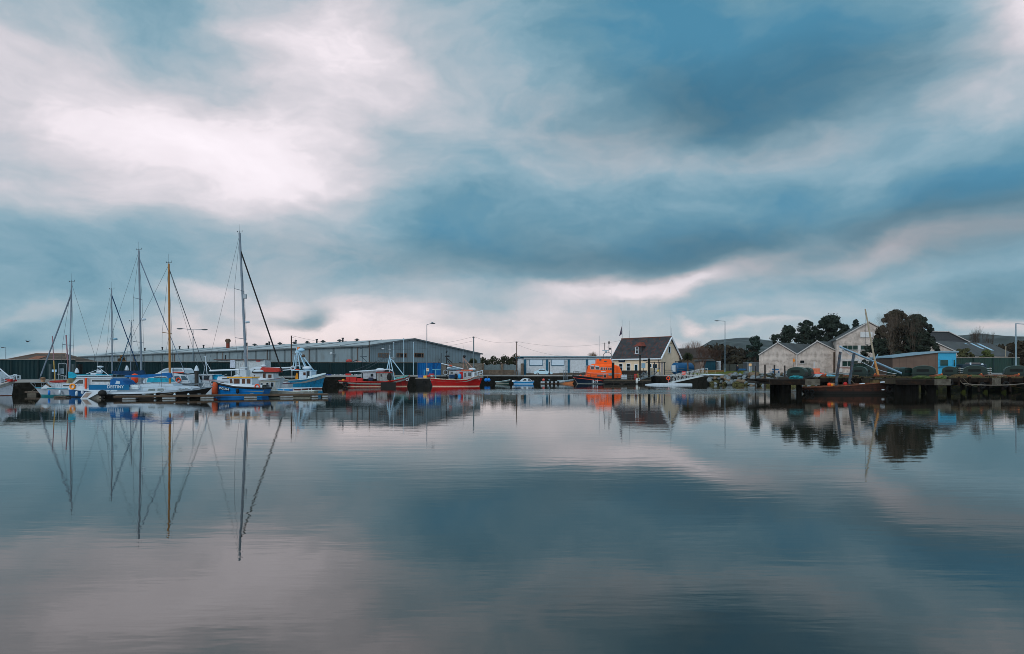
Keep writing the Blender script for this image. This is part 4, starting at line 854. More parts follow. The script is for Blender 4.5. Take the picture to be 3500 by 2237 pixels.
# --- tall-masted white yacht with the sloping open transom
t, f = boat('sailing_yacht', 'white yacht with navy sail cover and tall grey mast just left of the golden one', 480, 77.5)
h_, e = hull(t, f, [(318, 1332), (400, 1332), (560, 1326), (655, 1320)], (300, 630), 3.6, hm_white, deck=.02, deck_m=clean_white, stern=.8)
cabin(t, f, [(380, 1330), (385, 1316), (520, 1312), (570, 1320), (585, 1328)], 2.0, clean_white, name='coachroof')
ms, at = rig(t, f, (484, 1312), (474.5, 857), .115, alu, stays=[(322, 1330, -.8), (322, 1330, .8)], spreaders=[(.31, 1.1), (.635, .9)], forestay=(.955, 650, 1319), fr_r=.035, fr_m=mat('pale_sail', (96, 112, 130), .8))
radar_on(ms, at(.475)); MB().tube(f.pt(482, 1284), f.pt(386, 1279), .07).build('boom', clean_white, t)
MB().fprism(f, ((381, 1279), (383, 1269), (420, 1268), (470, 1268), (486, 1266), (492, 1279), (470, 1284), (410, 1282)), -.2, .2).build('sail_cover', navy_canvas, t)
MB().lathe([(.02, 0), (.32, .05), (.35, .5), (.3, .95), (.05, 1.05)], f.pt(461, 1309.5, -1.2), 12).build('horseshoe_buoy', orange_p, t, smooth=True)

railing(t, f, e, 330, 640, .6, 9, r=.013, m=grey_metal); MB().prism([(f.x(500), 1.45), (f.x(505), 1.95), (f.x(560), 1.9), (f.x(572), 1.5)], -.9, .9).build('spray_hood', teal_canvas, t)
# --- yacht with golden mast, black and white hull
t, f = boat('sailing_yacht', 'black and white yacht with golden mast, raked stern platform and blue cloth lettered DESTINY', 578, 68.4)
h_, e = hull(t, f, [(330, 1349), (400, 1348), (500, 1346), (600, 1341), (680, 1333), (726, 1323.5)], (345, 690), 2.9, mat('hull_black', (38, 35, 34), .35, var=.12, boot=(30, 26, 24), boot_z=.2), deck=.02, deck_m=clean_white, stern=.55, full=.5)
topsides(t, f, e, [(330, 1339), (400, 1340), (500, 1339), (600, 1333), (680, 1327), (727, 1321)], mat('topsides_white', (168, 184, 198), .3, var=.03))
sc_ = MB().fprism(f, ((274, 1364), (291, 1341), (336, 1336), (345, 1340), (300, 1364), (292, 1366)), -1.55, -.2).build('stern_platform', clean_white, t)
MB().fprism(f, ((280, 1359.5), (295, 1342.5), (314, 1342.5), (297, 1359.5)), -1.58, -1.553).build('teak_step', mat('teak_grey', (142, 130, 124), .8, planks=(0, .12, .2)), sc_)
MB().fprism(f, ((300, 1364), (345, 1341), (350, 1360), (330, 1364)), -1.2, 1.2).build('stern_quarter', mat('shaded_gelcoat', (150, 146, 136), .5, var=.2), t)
outboard(t, f, 350, 1345, dk, 1.5, -1.6); MB().tube(f.pt(345, 1350, -1.6), f.pt(320, 1349, -1.4), .03).build('tiller', dark_metal, t)
# black hull panel follows the sheer: rubbing strake
dkh = mat('hull_charcoal', (40, 38, 38), .35, var=.15)
cr = cabin(t, f, [(400, 1340), (402, 1331), (478, 1327), (480, 1316), (590, 1314), (594, 1320), (645, 1322), (660, 1330), (655, 1334)], 1.9, mat('coachroof_white', (164, 182, 196), .35, var=.05), name='coachroof',
           wins=[[(507, 1337), (530, 1337), (530, 1329.5), (509, 1330)], [(539, 1336), (562, 1336), (559, 1328.5), (540, 1329)], [(612, 1334), (619, 1334), (619, 1329), (612, 1329)], [(634, 1331), (642, 1331), (642, 1328), (634, 1328)]], frame=mat('alu_frame', (170, 180, 184), .3, .5), winm=mat('pale_pane', (96, 110, 112), .15, var=.1))
MB().box(f.x(486), f.x(588), -.7, .7, f.z(1316), f.z(1312.5)).build('hatch_slide', clean_white, cr, bevel=.03)
ms, at = rig(t, f, (581, 1313), (577, 902), .11, mat('golden_spruce', (150, 102, 48), .5, var=.15, scale=1.5), stays=[(358, 1340, -.5), (358, 1340, .5)], spreaders=[(.42, .95)], forestay=(.97, 722, 1322), fr_r=.022, fr_m=wire_m)
MB().path([tuple(at(.97)), f.pt(700, 1325, 0)], .012, 4).build('stay', wire_m, t)
MB().tube(f.pt(579, 1280), f.pt(428, 1286), .06).build('boom', alu, t)
MB().fprism(f, ((425, 1287), (430, 1284), (490, 1281), (545, 1279), (560, 1275), (578, 1274), (584, 1279), (586, 1290), (574, 1294), (568, 1286), (545, 1285), (500, 1292), (430, 1290)), -.16, .16).build('sail_cover', blue_canvas, t)
cl = MB(); cl.box(f.x(312), f.x(450), -1.36, -1.33, f.z(1333), f.z(1315.5)).build('cockpit_cloth', mat('cloth_blue', (0, 90, 134), .85, var=.12), t)
text('DESTINY', .42, clean_white, t, (f.x(403.5), -1.385, f.z(1323)), 'lettering', width=56 / f.s, bold=.004)
hd_ = MB().fprism(f, ((376, 1316), (378, 1298), (388, 1294), (402, 1295), (418, 1302), (430, 1316)), -1.0, 1.0).build('spray_hood', blue_canvas, t); MB().fprism(f, ((394, 1313), (398, 1302), (410, 1304), (410, 1313)), -1.02, -1.003).build('hood_window', mat('cloudy_window', (156, 176, 190), .3), hd_)
MB().box(f.x(450), f.x(478), -1.2, -1.1, f.z(1331), f.z(1316)).build('cockpit_screen', mat('screen_white', (180, 196, 206), .5, var=.15), t)
MB().path([f.pt(690, 1325, -.6), f.pt(700, 1312, -.5), f.pt(727, 1310, 0), f.pt(700, 1312, .5)], .022).tube(f.pt(727, 1310), f.pt(724, 1322), .022).build('pulpit', grey_metal, t); railing(t, f, e, 455, 690, .6, 6, r=.012, m=grey_metal)
MB().path([f.pt(372, 1340, -.5), f.pt(392, 1322, -1.3)], .03).build('grab_handle', clean_white, t)
for px in (530, 597, 644): fender(t, f, px, 1353, -1.5, .11, .45, mat('fender_blue_white', (180, 196, 206), .5))
line(t, sag(f.pt(630, 1330, -1.3), (f.x(560), -1.7, .42), .15)); line(t, sag(f.pt(560, 1336, -1.45), (f.x(510), -1.7, .42), .1))

# --- smaller yachts further in
t, f = boat('sailing_yacht', 'small yacht with dark furled sail, between the teal-covered yacht and the navy-covered one', 383, 83)
h_, e = hull(t, f, [(300, 1322), (400, 1321), (490, 1316)], (305, 475), 2.6, hm_white, deck=.02, deck_m=clean_white, stern=.7); cabin(t, f, [(330, 1321), (335, 1312), (420, 1311), (440, 1319)], 1.6, clean_white, name='coachroof')
ms, at = rig(t, f, (384, 1312), (381.5, 992), .085, alu, stays=[(303, 1321, 0)], spreaders=[(.32, .8)], forestay=(.96, 474, 1262), fr_r=.055)
MB().path([f.pt(474, 1262), f.pt(488, 1316)], .03).build('furler_line', navy_canvas, t); radar_on(ms, at(.465), mat('radar_blue', (120, 160, 180), .4), .26)
t, f = boat('sailing_yacht', 'smallest yacht behind the golden mast, its thin furled sail leading down to the left', 446, 88)
h_, e = hull(t, f, [(510, 1314), (440, 1314), (385, 1309)], (505, 392), 2.4, hm_white, deck=.02, deck_m=clean_white, stern=.7)
ms, at = rig(t, f, (446, 1308), (449, 1101), .07, alu, stays=[(508, 1313, 0)], spreaders=[(.35, .7)], forestay=(.85, 394, 1300), fr_r=.05, fr_m=mat('sail_roll_teal', (40, 84, 108), .8))
# --- big white yacht with bare boom, tall mast and black furled sail
t, f = boat('sailing_yacht', 'large white yacht with the highest mast of all, bare boom and black furled sail', 835, 78.2)
h_, e = hull(t, f, [(690, 1300), (760, 1303), (880, 1303), (975, 1292)], (700, 945), 4.0, hm_white, deck=.02, deck_m=clean_white, stern=.75, rail_m=mat('thin_red', (120, 50, 50), .5), rail_r=.02)
cabin(t, f, [(740, 1302), (745, 1288), (850, 1288), (890, 1296), (900, 1302)], 2.4, clean_white, name='coachroof', wins=[[(760, 1297), (800, 1297), (800, 1293), (760, 1293)]])
ms, at = rig(t, f, (843, 1290), (819, 797), .15, alu, stays=[(700, 1300, -.8), (700, 1300, .8)], spreaders=[(.265, 1.7), (.60, 1.4)], forestay=(.895, 971, 1291), fr_r=.085, fr_m=mat('black_sail_cover', (24, 26, 28), .8))
radar_on(ms, at(.375)); MB().box(*(lambda p: (p.x + .12, p.x + .42, -.15, .15, p.z - .25, p.z + .25))(at(.56))).build('radar_reflector', grey_metal, ms)
MB().tube(f.pt(838, 1263), f.pt(717, 1268), .10, n=10).build('boom', clean_white, t); MB().bar(f.pt(820, 1257.5), f.pt(846, 1257.5), .3, .06).build('mast_bracket', clean_white, ms)
MB().tube(f.pt(846, 1175), f.pt(843, 1290), .05).tube(f.pt(848, 1196), f.pt(824, 1258), .02).build('spinnaker_pole', mat('pole_pink', (176, 160, 156), .5), t)
MB().box(f.x(807), f.x(838), -.6, .6, f.z(1289), f.z(1266)).build('white_locker', white, t)
# --- two small dinghies with reddish masts, behind at left
for px, Y, top, foot, lab in ((188, 82, (179, 1149), (188, 1303), 'small dinghy under a red cover with a thin pink and yellow mast'), (234, 86, (226, 1146), (236, 1300), 'small dinghy with a thick reddish mast just left of the teal-covered yacht mast')):
    t, f = boat('sailing_dinghy', lab, px, Y); hull(t, f, [(px + 34, 1308), (px, 1310), (px - 26, 1306)], (px + 30, px - 20), 1.6, hm_white, deck=.05, deck_m=mat('dinghy_red', (150, 44, 34), .7), stern=.7)
    MB().fprism(f, ((px - 20, 1308), (px - 17, 1302), (px + 28, 1300), (px + 30, 1308)), -.5, .5).build('deck_cover', mat('dinghy_red', (150, 44, 34)), t)
    MB().tube(f.pt(*foot), f.pt(foot[0] * .55 + top[0] * .45, foot[1] * .55 + top[1] * .45), .055).build('mast', mat('mast_yellow', (170, 140, 70), .5) if px < 200 else mat('mast_red', (130, 84, 80), .5), t); MB().tube(f.pt(foot[0] * .55 + top[0] * .45, foot[1] * .55 + top[1] * .45), f.pt(*top), .05 if px < 200 else .075, n=8).build('upper_mast', mat('mast_pink', (136, 100, 108), .5), t)

# --- white flybridge cruiser
t, f = boat('motor_cruiser', 'big white cruiser with a raised curved screen, behind the golden mast', 590, 82)
h_, e = hull(t, f, [(470, 1311), (560, 1311), (640, 1308), (668, 1303)], (475, 655), 3.6, hm_white, deck=.02, deck_m=clean_white, rail_m=clean_white, stern=.9)
MB().fprism(f, ((480, 1311), (500, 1292), (536, 1276), (600, 1277), (640, 1284), (650, 1311)), -1.5, 1.5).build('deckhouse', clean_white, t)
for q in ([(515, 1308), (528, 1290), (546, 1288), (540, 1310)], [(552, 1308), (546, 1290), (565, 1288), (586, 1306)], [(598, 1302), (596, 1286), (612, 1285), (618, 1300)], [(622, 1300), (618, 1285), (632, 1285), (642, 1299)]): MB().fprism(f, q, -1.53, -1.503).build('window', mat('cruiser_glass', (66, 88, 100), .08), t)
MB().fprism(f, ((538, 1276), (560, 1262), (575, 1258), (620, 1258), (628, 1264), (632, 1276)), -1.2, 1.2).build('flybridge', clean_white, t)
MB().fprism(f, ((552, 1271), (566, 1263), (578, 1260.5), (578, 1270)), -1.23, -1.203).build('screen', mat('screen_pale', (120, 140, 152), .1), t); MB().fprism(f, ((588, 1270), (588, 1261), (618, 1261), (625, 1269)), -1.23, -1.203).build('screen', mat('screen_pale', (120, 140, 152)), t)
MB().box(f.x(596), f.x(632), -1.4, -1.2, f.z(1275), f.z(1272)).build('red_trim', mat('trim_red', (190, 70, 50), .6), t)
railing(t, f, e, 560, 664, .7, 6, r=.016, m=grey_metal); MB().tube(f.pt(560, 1262), f.pt(548, 1226), .015).build('aerial', wire_m, t); MB().ring(f.pt(610, 1300, -1.6), .24, .07).build('lifebuoy', orange_p, t)
# --- low canopy cabin just right of it
t, f = boat('fishing_boat', 'white fishing boat with square wheelhouse and thin tripod mast, right of the white-capped pile', 705, 85)
h_, e = hull(t, f, [(655, 1304), (700, 1304), (760, 1302), (800, 1296)], (660, 790), 2.6, hm_white, deck=.3, rail_m=mat('gunwale_blue_grey', (120, 150, 170), .5), stern=.85)
c = cabin(t, f, [(655, 1305), (658, 1282), (724, 1281), (726, 1305)], 2.0, white, name='wheelhouse', wins=[[(662, 1300), (662, 1286), (672, 1286), (672, 1300)], [(680, 1299), (680, 1286), (690, 1286), (690, 1299)], [(697, 1299), (697, 1285), (717, 1285), (714, 1299)]], roof=(652, 734, 1279, 1281.5), roof_m=clean_white)
MB().box(f.x(726), f.x(746), -.7, .7, f.z(1298), f.z(1282)).build('blue_tarpaulin', mat('tarp_blue', (8, 146, 190), .8, var=.3), t)
mb = MB().tube(f.pt(708, 1280), f.pt(702, 1218), .05).tube(f.pt(703, 1236), f.pt(723, 1270, -.6), .03).tube(f.pt(703, 1236), f.pt(696, 1279, .6), .03).tube(f.pt(697, 1219), f.pt(706, 1218), .05).build('mast', clean_white, t)
MB().tube(f.pt(735, 1296, -.6), f.pt(776, 1280, -.6), .03).build('rod', grey_metal, t)
# --- blue clinker boat with yellow-roofed wheelhouse, bow to the left
t, f = boat('fishing_boat', 'bright blue planked boat with yellow-edged white wheelhouse and number W2 214 on its bow', 810, 71.2)
bluehull = mat('blue_planked_hull', (0, 112, 186), .4, var=.08, dirt=(0, 84, 150), dirt_amt=.4, planks=(2, .17, .12))
h_, e = hull(t, f, [(900, 1331), (870, 1330), (800, 1326), (760, 1318), (725, 1309)], (892, 722), 2.9, bluehull, deck=.3, stern=.8, rail_m=mat('black_rubbing', (26, 26, 28), .6), rail_r=.11)
# white bulwark above the black rail
mb = MB(); n = 16; top = [(900, 1326), (868, 1324), (820, 1322), (780, 1317), (733, 1311)]; vs = []
for i in range(n + 1):
    k = i / n; x = f.x(898 + (735 - 898) * k); hh, z = esm(e, x); _, zt = lerp_poly([(f.x(a), f.z(b - 8)) for a, b in top], k); zt = z + .42 * (1 - .6 * k)
    vs += [(x, -hh * .96, z + .02), (x, -hh * .9, zt), (x, hh * .9, zt), (x, hh * .96, z + .02)]
mb.add(vs, [(i * 4 + j, i * 4 + j + 1, (i + 1) * 4 + j + 1, (i + 1) * 4 + j) for i in range(n) for j in range(3)]); mb.build('bulwark', clean_white, t)
c = cabin(t, f, [(781, 1324), (783, 1293), (860, 1293), (861, 1326)], 1.9, clean_white, name='wheelhouse', wins=[[(799, 1312), (799, 1296), (819, 1296), (819, 1312)], [(827, 1312), (827, 1296), (838, 1296), (838, 1312)], [(843.5, 1312), (843.5, 1296.5), (856, 1296.5), (856, 1312)], [(786, 1311), (785, 1296), (793, 1296), (796, 1311)]], winm=mat('brown_glass', (70, 42, 30), .1, var=.3), roof=(777, 863, 1288.5, 1292.5), roof_m=mat('roof_ochre', (214, 150, 30), .6))
MB().lathe([(.02, .22), (.35, .1), (.5, 0)][::-1], f.pt(811, 1288), 10).build('roof_dome', clean_white, c, smooth=True)
MB().prism([(f.x(755), f.z(1322)), (f.x(755), f.z(1331.5)), (f.x(790), f.z(1336.5)), (f.x(790), f.z(1328))], -1.40, -1.372).build('number_plate', dk, h_)
text('W2 214', .30, clean_white, t, (f.x(772), -1.41, f.z(1329.3)), 'number', ry=R(9), width=34 / f.s, bold=.01)
MB().lathe([(.1, -.75), (.3, -.6), (.3, .5), (.12, .75)], f.pt(734, 1332, -.85), 10).build('fender', mat('fender_orange', (176, 72, 36), .6), t, smooth=True)
line(t, sag(f.pt(728, 1309, 0), f.pt(700, 1350, -1.5), .1))
MB().box(f.x(868), f.x(890), -.7, .7, f.z(1327), f.z(1318)).build('engine_box', mat('box_grey_green', (84, 96, 92), .8, var=.2), t); MB().ring(f.pt(879, 1322, -1.2), .22, .06).build('lifebuoy', orange_p, t); MB().tube(f.pt(791, 1289), f.pt(791, 1267), .04).tube(f.pt(804, 1270), f.pt(824, 1288), .035).build('roof_pole', grey_metal, t)
MB().ball(f.pt(757, 1314, 0), .45, .4, .22).build('net_bundle', mat('net_dark_brown', (70, 50, 40), .95, var=.5, scale=5), t); fender(t, f, 812, 1338, -1.6, .14, .5, dk)
# --- small grey launch alongside the pontoon
t, f = boat('motor_launch', 'small weathered white launch with a box cabin and low rail, tied to the near pontoon', 930, 74.4)
h_, e = hull(t, f, [(1073, 1337), (1010, 1340), (940, 1337), (880, 1334), (855, 1332)], (1062, 880), 2.0, mat('launch_hull', (150, 152, 140), .6, var=.15, boot=(60, 58, 50), boot_z=.12, dirt=(110, 100, 80), dirt_amt=.5), deck=.25, rail_m=mat('launch_gunwale', (176, 186, 184), .6, var=.15), rail_r=.05, stern=.85)
c = cabin(t, f, [(893, 1339), (889, 1306), (941, 1304), (942, 1338)], 1.4, mat('launch_cabin', (186, 190, 188), .6, var=.1, dirt=(130, 122, 100), dirt_amt=.5, streak=.4), name='wheelhouse', wins=[[(911, 1321), (911, 1309), (917.5, 1309), (917.5, 1321)], [(926, 1322), (926, 1308), (935, 1308), (935, 1322)], [(893, 1324), (892, 1311), (898, 1311), (899, 1324)]], frame=clean_white, roof=(887, 943, 1302.5, 1304.5), roof_m=mat('roof_mossy', (160, 156, 130), .8, var=.2))
MB().path([f.pt(943, 1328, -.9), f.pt(1000, 1330, -.9), f.pt(1068, 1326, -.8), f.pt(1068, 1326, .8), f.pt(943, 1328, .9)], .04).build('top_rail', clean_white, t)
for px in (947, 970, 1003, 1030, 1055, 1065): MB().tube(f.pt(px, 1329, -.88), f.pt(px, 1340, -.88), .03).build('stanchion', clean_white, t)
MB().box(f.x(945), f.x(985), -.6, .6, f.z(1337), f.z(1331)).build('engine_box', mat('cover_blue', (4, 136, 206), .7, var=.2), t); MB().box(f.x(975), f.x(1020), -.4, .3, f.z(1340), f.z(1337)).build('fish_box', red_p, t)
fender(t, f, 859, 1344, -1.1, .17, .35, red_p)
# --- blue trawler, bow right
t, f = boat('trawler', 'rust-streaked blue trawler with white foredeck and tripod mast, bow pointing right', 1000, 108)
h_, e = hull(t, f, [(850, 1302), (940, 1303), (1000, 1301), (1040, 1299), (1080, 1290), (1112, 1280)], (858, 1100), 4.6, mat('trawler_blue', (0, 116, 160), .45, var=.1, dirt=(30, 60, 66), dirt_amt=.6, boot=(84, 40, 34), boot_z=.14, stripe=(.2, .05, (200, 206, 206)), streak=.7), deck=.5, rail_m=mat('pale_bulwark', (170, 190, 200), .6), rail_r=.07, stern=.85)
# white foredeck whaleback
mb = MB(); vs = []
for i in range(9):
    k = i / 8; x = f.x(1056) + (f.x(1109) - f.x(1056)) * k; hh, z = esm(e, x); vs += [(x, -hh * 1.0, z + .06), (x, -hh * .8, z + .55 * (1 - .6 * k)), (x, hh * .8, z + .55 * (1 - .6 * k)), (x, hh, z + .06)]
mb.add(vs, [(i * 4 + j, i * 4 + j + 1, (i + 1) * 4 + j + 1, (i + 1) * 4 + j) for i in range(8) for j in range(3)] + [(0, 1, 2, 3)]); mb.build('foredeck', mat('foredeck_white', (190, 204, 208), .6, var=.1), t)
c = cabin(t, f, [(1022, 1299), (1022, 1268), (1064, 1267), (1064, 1290), (1047, 1298)], 2.8, mat('wheelhouse_pale_blue', (176, 198, 216), .5, var=.06, dirt=(120, 130, 130), dirt_amt=.4), name='wheelhouse', wins=[[(1037, 1283), (1037, 1273.5), (1045, 1273.5), (1045, 1283)]], frame=clean_white, winm=mat('brown_glass', (70, 42, 30)), roof=(996, 1066, 1265, 1268), roof_m=mat('roof_pale_blue', (150, 186, 208), .5))
MB().box(f.x(1051), f.x(1061), -1.44, -1.403, f.z(1298), f.z(1270)).build('open_door', mat('door_navy', (8, 30, 40), .6), c); MB().box(f.x(1000), f.x(1021), .9, 1.3, f.z(1298), f.z(1268)).build('shelter_side', mat('shelter_dark', (60, 52, 46), .8), c)
MB().fprism(f, ((1008, 1296), (1013, 1275), (1017, 1276), (1019, 1296)), -.9, -.7).build('oilskins', mat('oilskin_yellow', (216, 140, 20), .6), t)
mb = MB(); 
for a, b in ((( 1011, 1262, -.9), (1014, 1188, 0)), ((1011, 1262, .9), (1014, 1188, 0)), ((1026, 1262, -.9), (1016, 1195, 0)), ((1043, 1256, -.6), (1018, 1196, 0)), ((1048, 1256, .6), (1018, 1196, 0)), ((1076, 1272, 0), (1018, 1195, 0)), ((1002, 1256, -.5), (1012, 1200, 0))): mb.tube(f.pt(*a), f.pt(*b), .085)
mb.build('tripod_mast', mat('mast_pale_blue', (150, 184, 204), .5), t)
for py in (1205, 1215, 1225, 1235, 1245, 1250): MB().tube(f.pt(1012 - (py - 1200) * .02, py, -.5), f.pt(1016 + (py - 1200) * .14, py, -.5), .05).build('ladder_rung', clean_white, t)
MB().bar(f.pt(1013, 1252, -.5), f.pt(1042, 1252, -.5), .08, .08).build('crossbar', clean_white, t)
MB().ball(f.pt(1029, 1197), .6, .35, .3).build('floodlight', mat('lamp_blue_white', (150, 190, 214), .4), t, smooth=True); MB().ball(f.pt(1015, 1211), .35, .3, .2).ball(f.pt(1037, 1217), .3, .3, .25).build('deck_lamp', mat('lamp_brown', (80, 62, 50), .6), t, smooth=True)
MB().tube(f.pt(1013, 1192), f.pt(1011, 1158), .03).build('aerial', grey_metal, t); MB().box(f.x(1010), f.x(1018), -.2, .2, f.z(1196), f.z(1186)).build('lantern', mat('lantern_orange', (200, 120, 80), .6), t)
MB().box(f.x(992), f.x(1022), -1.2, -.4, f.z(1265), f.z(1262)).build('red_boards', orange_p, t); MB().ball(f.pt(1050, 1259, -.5), 1.0 * .8, .5, .32).build('liferaft', clean_white, t, smooth=True)
MB().tube(f.pt(1006, 1257, -1), f.pt(868, 1261, -1), .13).build('derrick', clean_white, t); MB().tube(f.pt(1000, 1264, -1.2), f.pt(876, 1274, -1.2), .08).build('derrick', clean_white, t)
MB().fprism(f, ((852, 1267), (858, 1258), (876, 1254), (905, 1255), (905, 1259), (880, 1260), (866, 1265), (860, 1272)), -.9, -.3).build('bent_chute', clean_white, t)
MB().path([f.pt(945, 1294, -1.8), f.pt(968, 1289, -1.8), f.pt(972, 1289, 1.8)], .06).path([f.pt(955, 1303, -1.8), f.pt(972, 1289, -1.8)], .05).tube(f.pt(998, 1268, -1.5), f.pt(998, 1294, -1.5), .06).build('gallows', mat('gallows_pale', (150, 166, 170), .5), t)
MB().ring(f.pt(1001, 1259, -1.3), .3, .1).build('winch_ring', clean_white, t)
MB().box(f.x(968), f.x(1016), -1.9, 1.6, f.z(1301), f.z(1296)).build('net_heap', mat('net_green', (44, 56, 44), .95, var=.4), t, bevel=.15)
# red dinghy lying on the booms
t, f = boat('inflatable_dinghy', 'upturned red dinghy lying high behind the big white boom', 917, 100, cat='dinghy'); t.location.z = f.z(1275)
MB().prism([(f.x(880), .1), (f.x(888), -.3 + .2), (f.x(945), 0), (f.x(955), .15), (f.x(952), .75), (f.x(890), .8)], -.7, .7).build('hull', mat('dinghy_brick', (160, 44, 34), .6, var=.15), t, bevel=.1)
MB().ball((f.x(893), -.1, 1.0), .4, .3, .22).build('white_bag', clean_white, t, smooth=True)
# blue-white cabin boat under it
t, f = boat('fishing_boat', 'small white-cabined boat with a square window, under the booms of the blue trawler', 905, 92)
h_, e = hull(t, f, [(850, 1306), (900, 1307), (960, 1303), (985, 1298)], (855, 975), 2.6, mat('hull_teal_small', (30, 120, 150), .5, boot=(30, 40, 44), boot_z=.2), rail_m=white, stern=.85)
c = cabin(t, f, [(866, 1305), (866, 1276), (934, 1275), (936, 1305)], 2.0, white, name='wheelhouse', wins=[[(868, 1292), (868, 1283), (871, 1283), (871, 1292)], [(917, 1292), (917, 1281), (928, 1281), (928, 1292)], [(899, 1294), (899, 1277), (908, 1277), (908, 1294)]], winm=mat('brown_glass', (70, 42, 30)), roof=(862, 938, 1272.5, 1276), roof_m=mat('roof_dark', (40, 38, 38), .7))
text('FINE', .2, mat('sign_dark', (30, 34, 40)), c, (0, -5, 0)); bpy.data.objects.remove(c.children[-1])
MB().ball(f.pt(883, 1270), .75, .4, .25).build('liferaft', clean_white, c, smooth=True)
t, f = boat('motor_launch', 'white motor boat with a maroon stripe, between the yellow-roofed wheelhouse and the launch cabin', 890, 82.5)
h_, e = hull(t, f, [(985, 1312), (930, 1310), (880, 1303), (850, 1302)], (980, 865), 2.2, hm_white, deck=.05, deck_m=clean_white, rail_m=mat('stripe_maroon', (90, 40, 60), .5), stern=.85)
cabin(t, f, [(960, 1312), (950, 1306), (980, 1306), (976, 1318)], 1.2, white)
# --- red trawler number one
redhull = mat('faded_red_hull', (146, 16, 14), .5, var=.25, scale=.9, dirt=(66, 30, 24), dirt_amt=.75, streak=.6, boot=(190, 170, 150), boot_z=.12)
t, f = boat('trawler', 'worn red wooden trawler with two shabby white deckhouses, black sheet against its side', 1290, 128)
h_, e = hull(t, f, [(1158, 1303), (1220, 1307), (1300, 1308), (1345, 1303), (1380, 1295), (1400, 1286)], (1175, 1391), 4.4, redhull, deck=.4, rail_m=mat('red_rail', (176, 40, 34), .5, var=.3, dirt=(60, 40, 30), dirt_amt=.6), rail_r=.09, stern=.7)
c = cabin(t, f, [(1236, 1296), (1236, 1273), (1286, 1273), (1286, 1296)], 2.6, mat('shabby_white', (150, 158, 166), .7, var=.15, dirt=(110, 70, 50), dirt_amt=.6, streak=.5), name='after_deckhouse', wins=[[(1267, 1288), (1267, 1278), (1276, 1278), (1276, 1288)], [(1238, 1293), (1238, 1276), (1241, 1276), (1241, 1293)]], roof=(1230, 1288, 1270.5, 1273))
c = cabin(t, f, [(1288, 1301), (1288, 1275), (1335, 1275), (1340, 1300), (1320, 1304)], 2.8, mat('shabby_grey', (132, 138, 140), .7, var=.15, dirt=(104, 84, 70), dirt_amt=.6, streak=.5, planks=(0, .5, .06)), name='wheelhouse', wins=[[(1301, 1288), (1301, 1279), (1305, 1279), (1305, 1288)]], roof=(1286, 1339, 1271.5, 1275), roof_m=mat('roof_brick_red', (140, 50, 42), .6, var=.2))
MB().ball(f.pt(1331, 1290, -1.5), .45, .2, .8).build('tarpaulin', dk, c); MB().box(f.x(1328), f.x(1333), -1.6, -1.43, f.z(1303), f.z(1297)).build('oilskins', mat('oilskin_amber', (190, 110, 50), .6), c)
mb = MB()
for a, b in (((1323, 1262, -1), (1332, 1222, 0)), ((1331, 1275, 0), (1332, 1215, 0)), ((1349, 1299, -1), (1333, 1222, 0)), ((1349, 1299, 1), (1333, 1222, 0)), ((1380, 1283, 0), (1338, 1228, 0))): mb.tube(f.pt(*a), f.pt(*b), .09)
mb.build('tripod_mast', mat('mast_pale_blue', (150, 184, 204)), t)
MB().tube(f.pt(1332, 1225), f.pt(1332, 1180), .05).tube(f.pt(1327, 1196), f.pt(1338, 1196), .03).ball(f.pt(1333, 1196), .18).ball(f.pt(1333, 1206), .14).build('aerial', grey_metal, t); MB().ball(f.pt(1343, 1223), .5, .3, .15).ball(f.pt(1344, 1228), .22).build('deck_lamp', mat('lamp_grey', (120, 130, 136), .5), t, smooth=True)
MB().tube(f.pt(1330, 1263, -1), f.pt(1195, 1272, -1), .11).tube(f.pt(1330, 1263, -1), f.pt(1342, 1268, -1), .1).build('derrick', clean_white, t)
for q in ((1208, 1268), (1243, 1267)): MB().tube(f.pt(*q, -1), f.pt(1328, 1219, 0), .035).build('stay', wire_m, t)
MB().ball(f.pt(1300, 1266), .95, .5, .42).build('liferaft', clean_white, t, smooth=True)
for px, w_, py0, py1, nm, mm in ((1186, 12, 1296, 1289, 'fish_box', red_p), (1200, 20, 1300, 1290, 'fish_box', red_p), (1222, 20, 1300, 1293, 'fish_box', red_p), (1172, 8, 1300, 1296, 'buoy_box', mat('box_amber', (190, 130, 40), .7)), (1262, 14, 1297, 1291, 'dark_bin', mat('bin_navy', (24, 36, 60), .6))): MB().box(f.x(px), f.x(px + w_), -1.7, -.8, f.z(py0 + 4), f.z(py1)).build(nm, mm, t)
MB().fprism(f, ((1343, 1300), (1345, 1293), (1370, 1288), (1390, 1283), (1396, 1286), (1372, 1296)), -.9, .9).build('net_heap', mat('net_teal', (92, 150, 148), .9, var=.5, scale=4, dirt=(50, 60, 56), dirt_amt=.7), t)
MB().box(f.x(1307), f.x(1357), -2.32, -2.26, -.2, f.z(1307)).build('black_sheet', mat('black_sheet', (12, 14, 14), .7, var=.2), t)
for px in (1178, 1182): MB().ring(f.pt(px, 1314, -2.0), .32, .14).build('tyre_fender', dk, t)
MB().ring(f.pt(1392, 1298, -.75), .25, .05).build('bow_badge', clean_white, t)
line(t, sag(f.pt(1160, 1303, 0), (f.x(1120), 4, 1.3), .4))
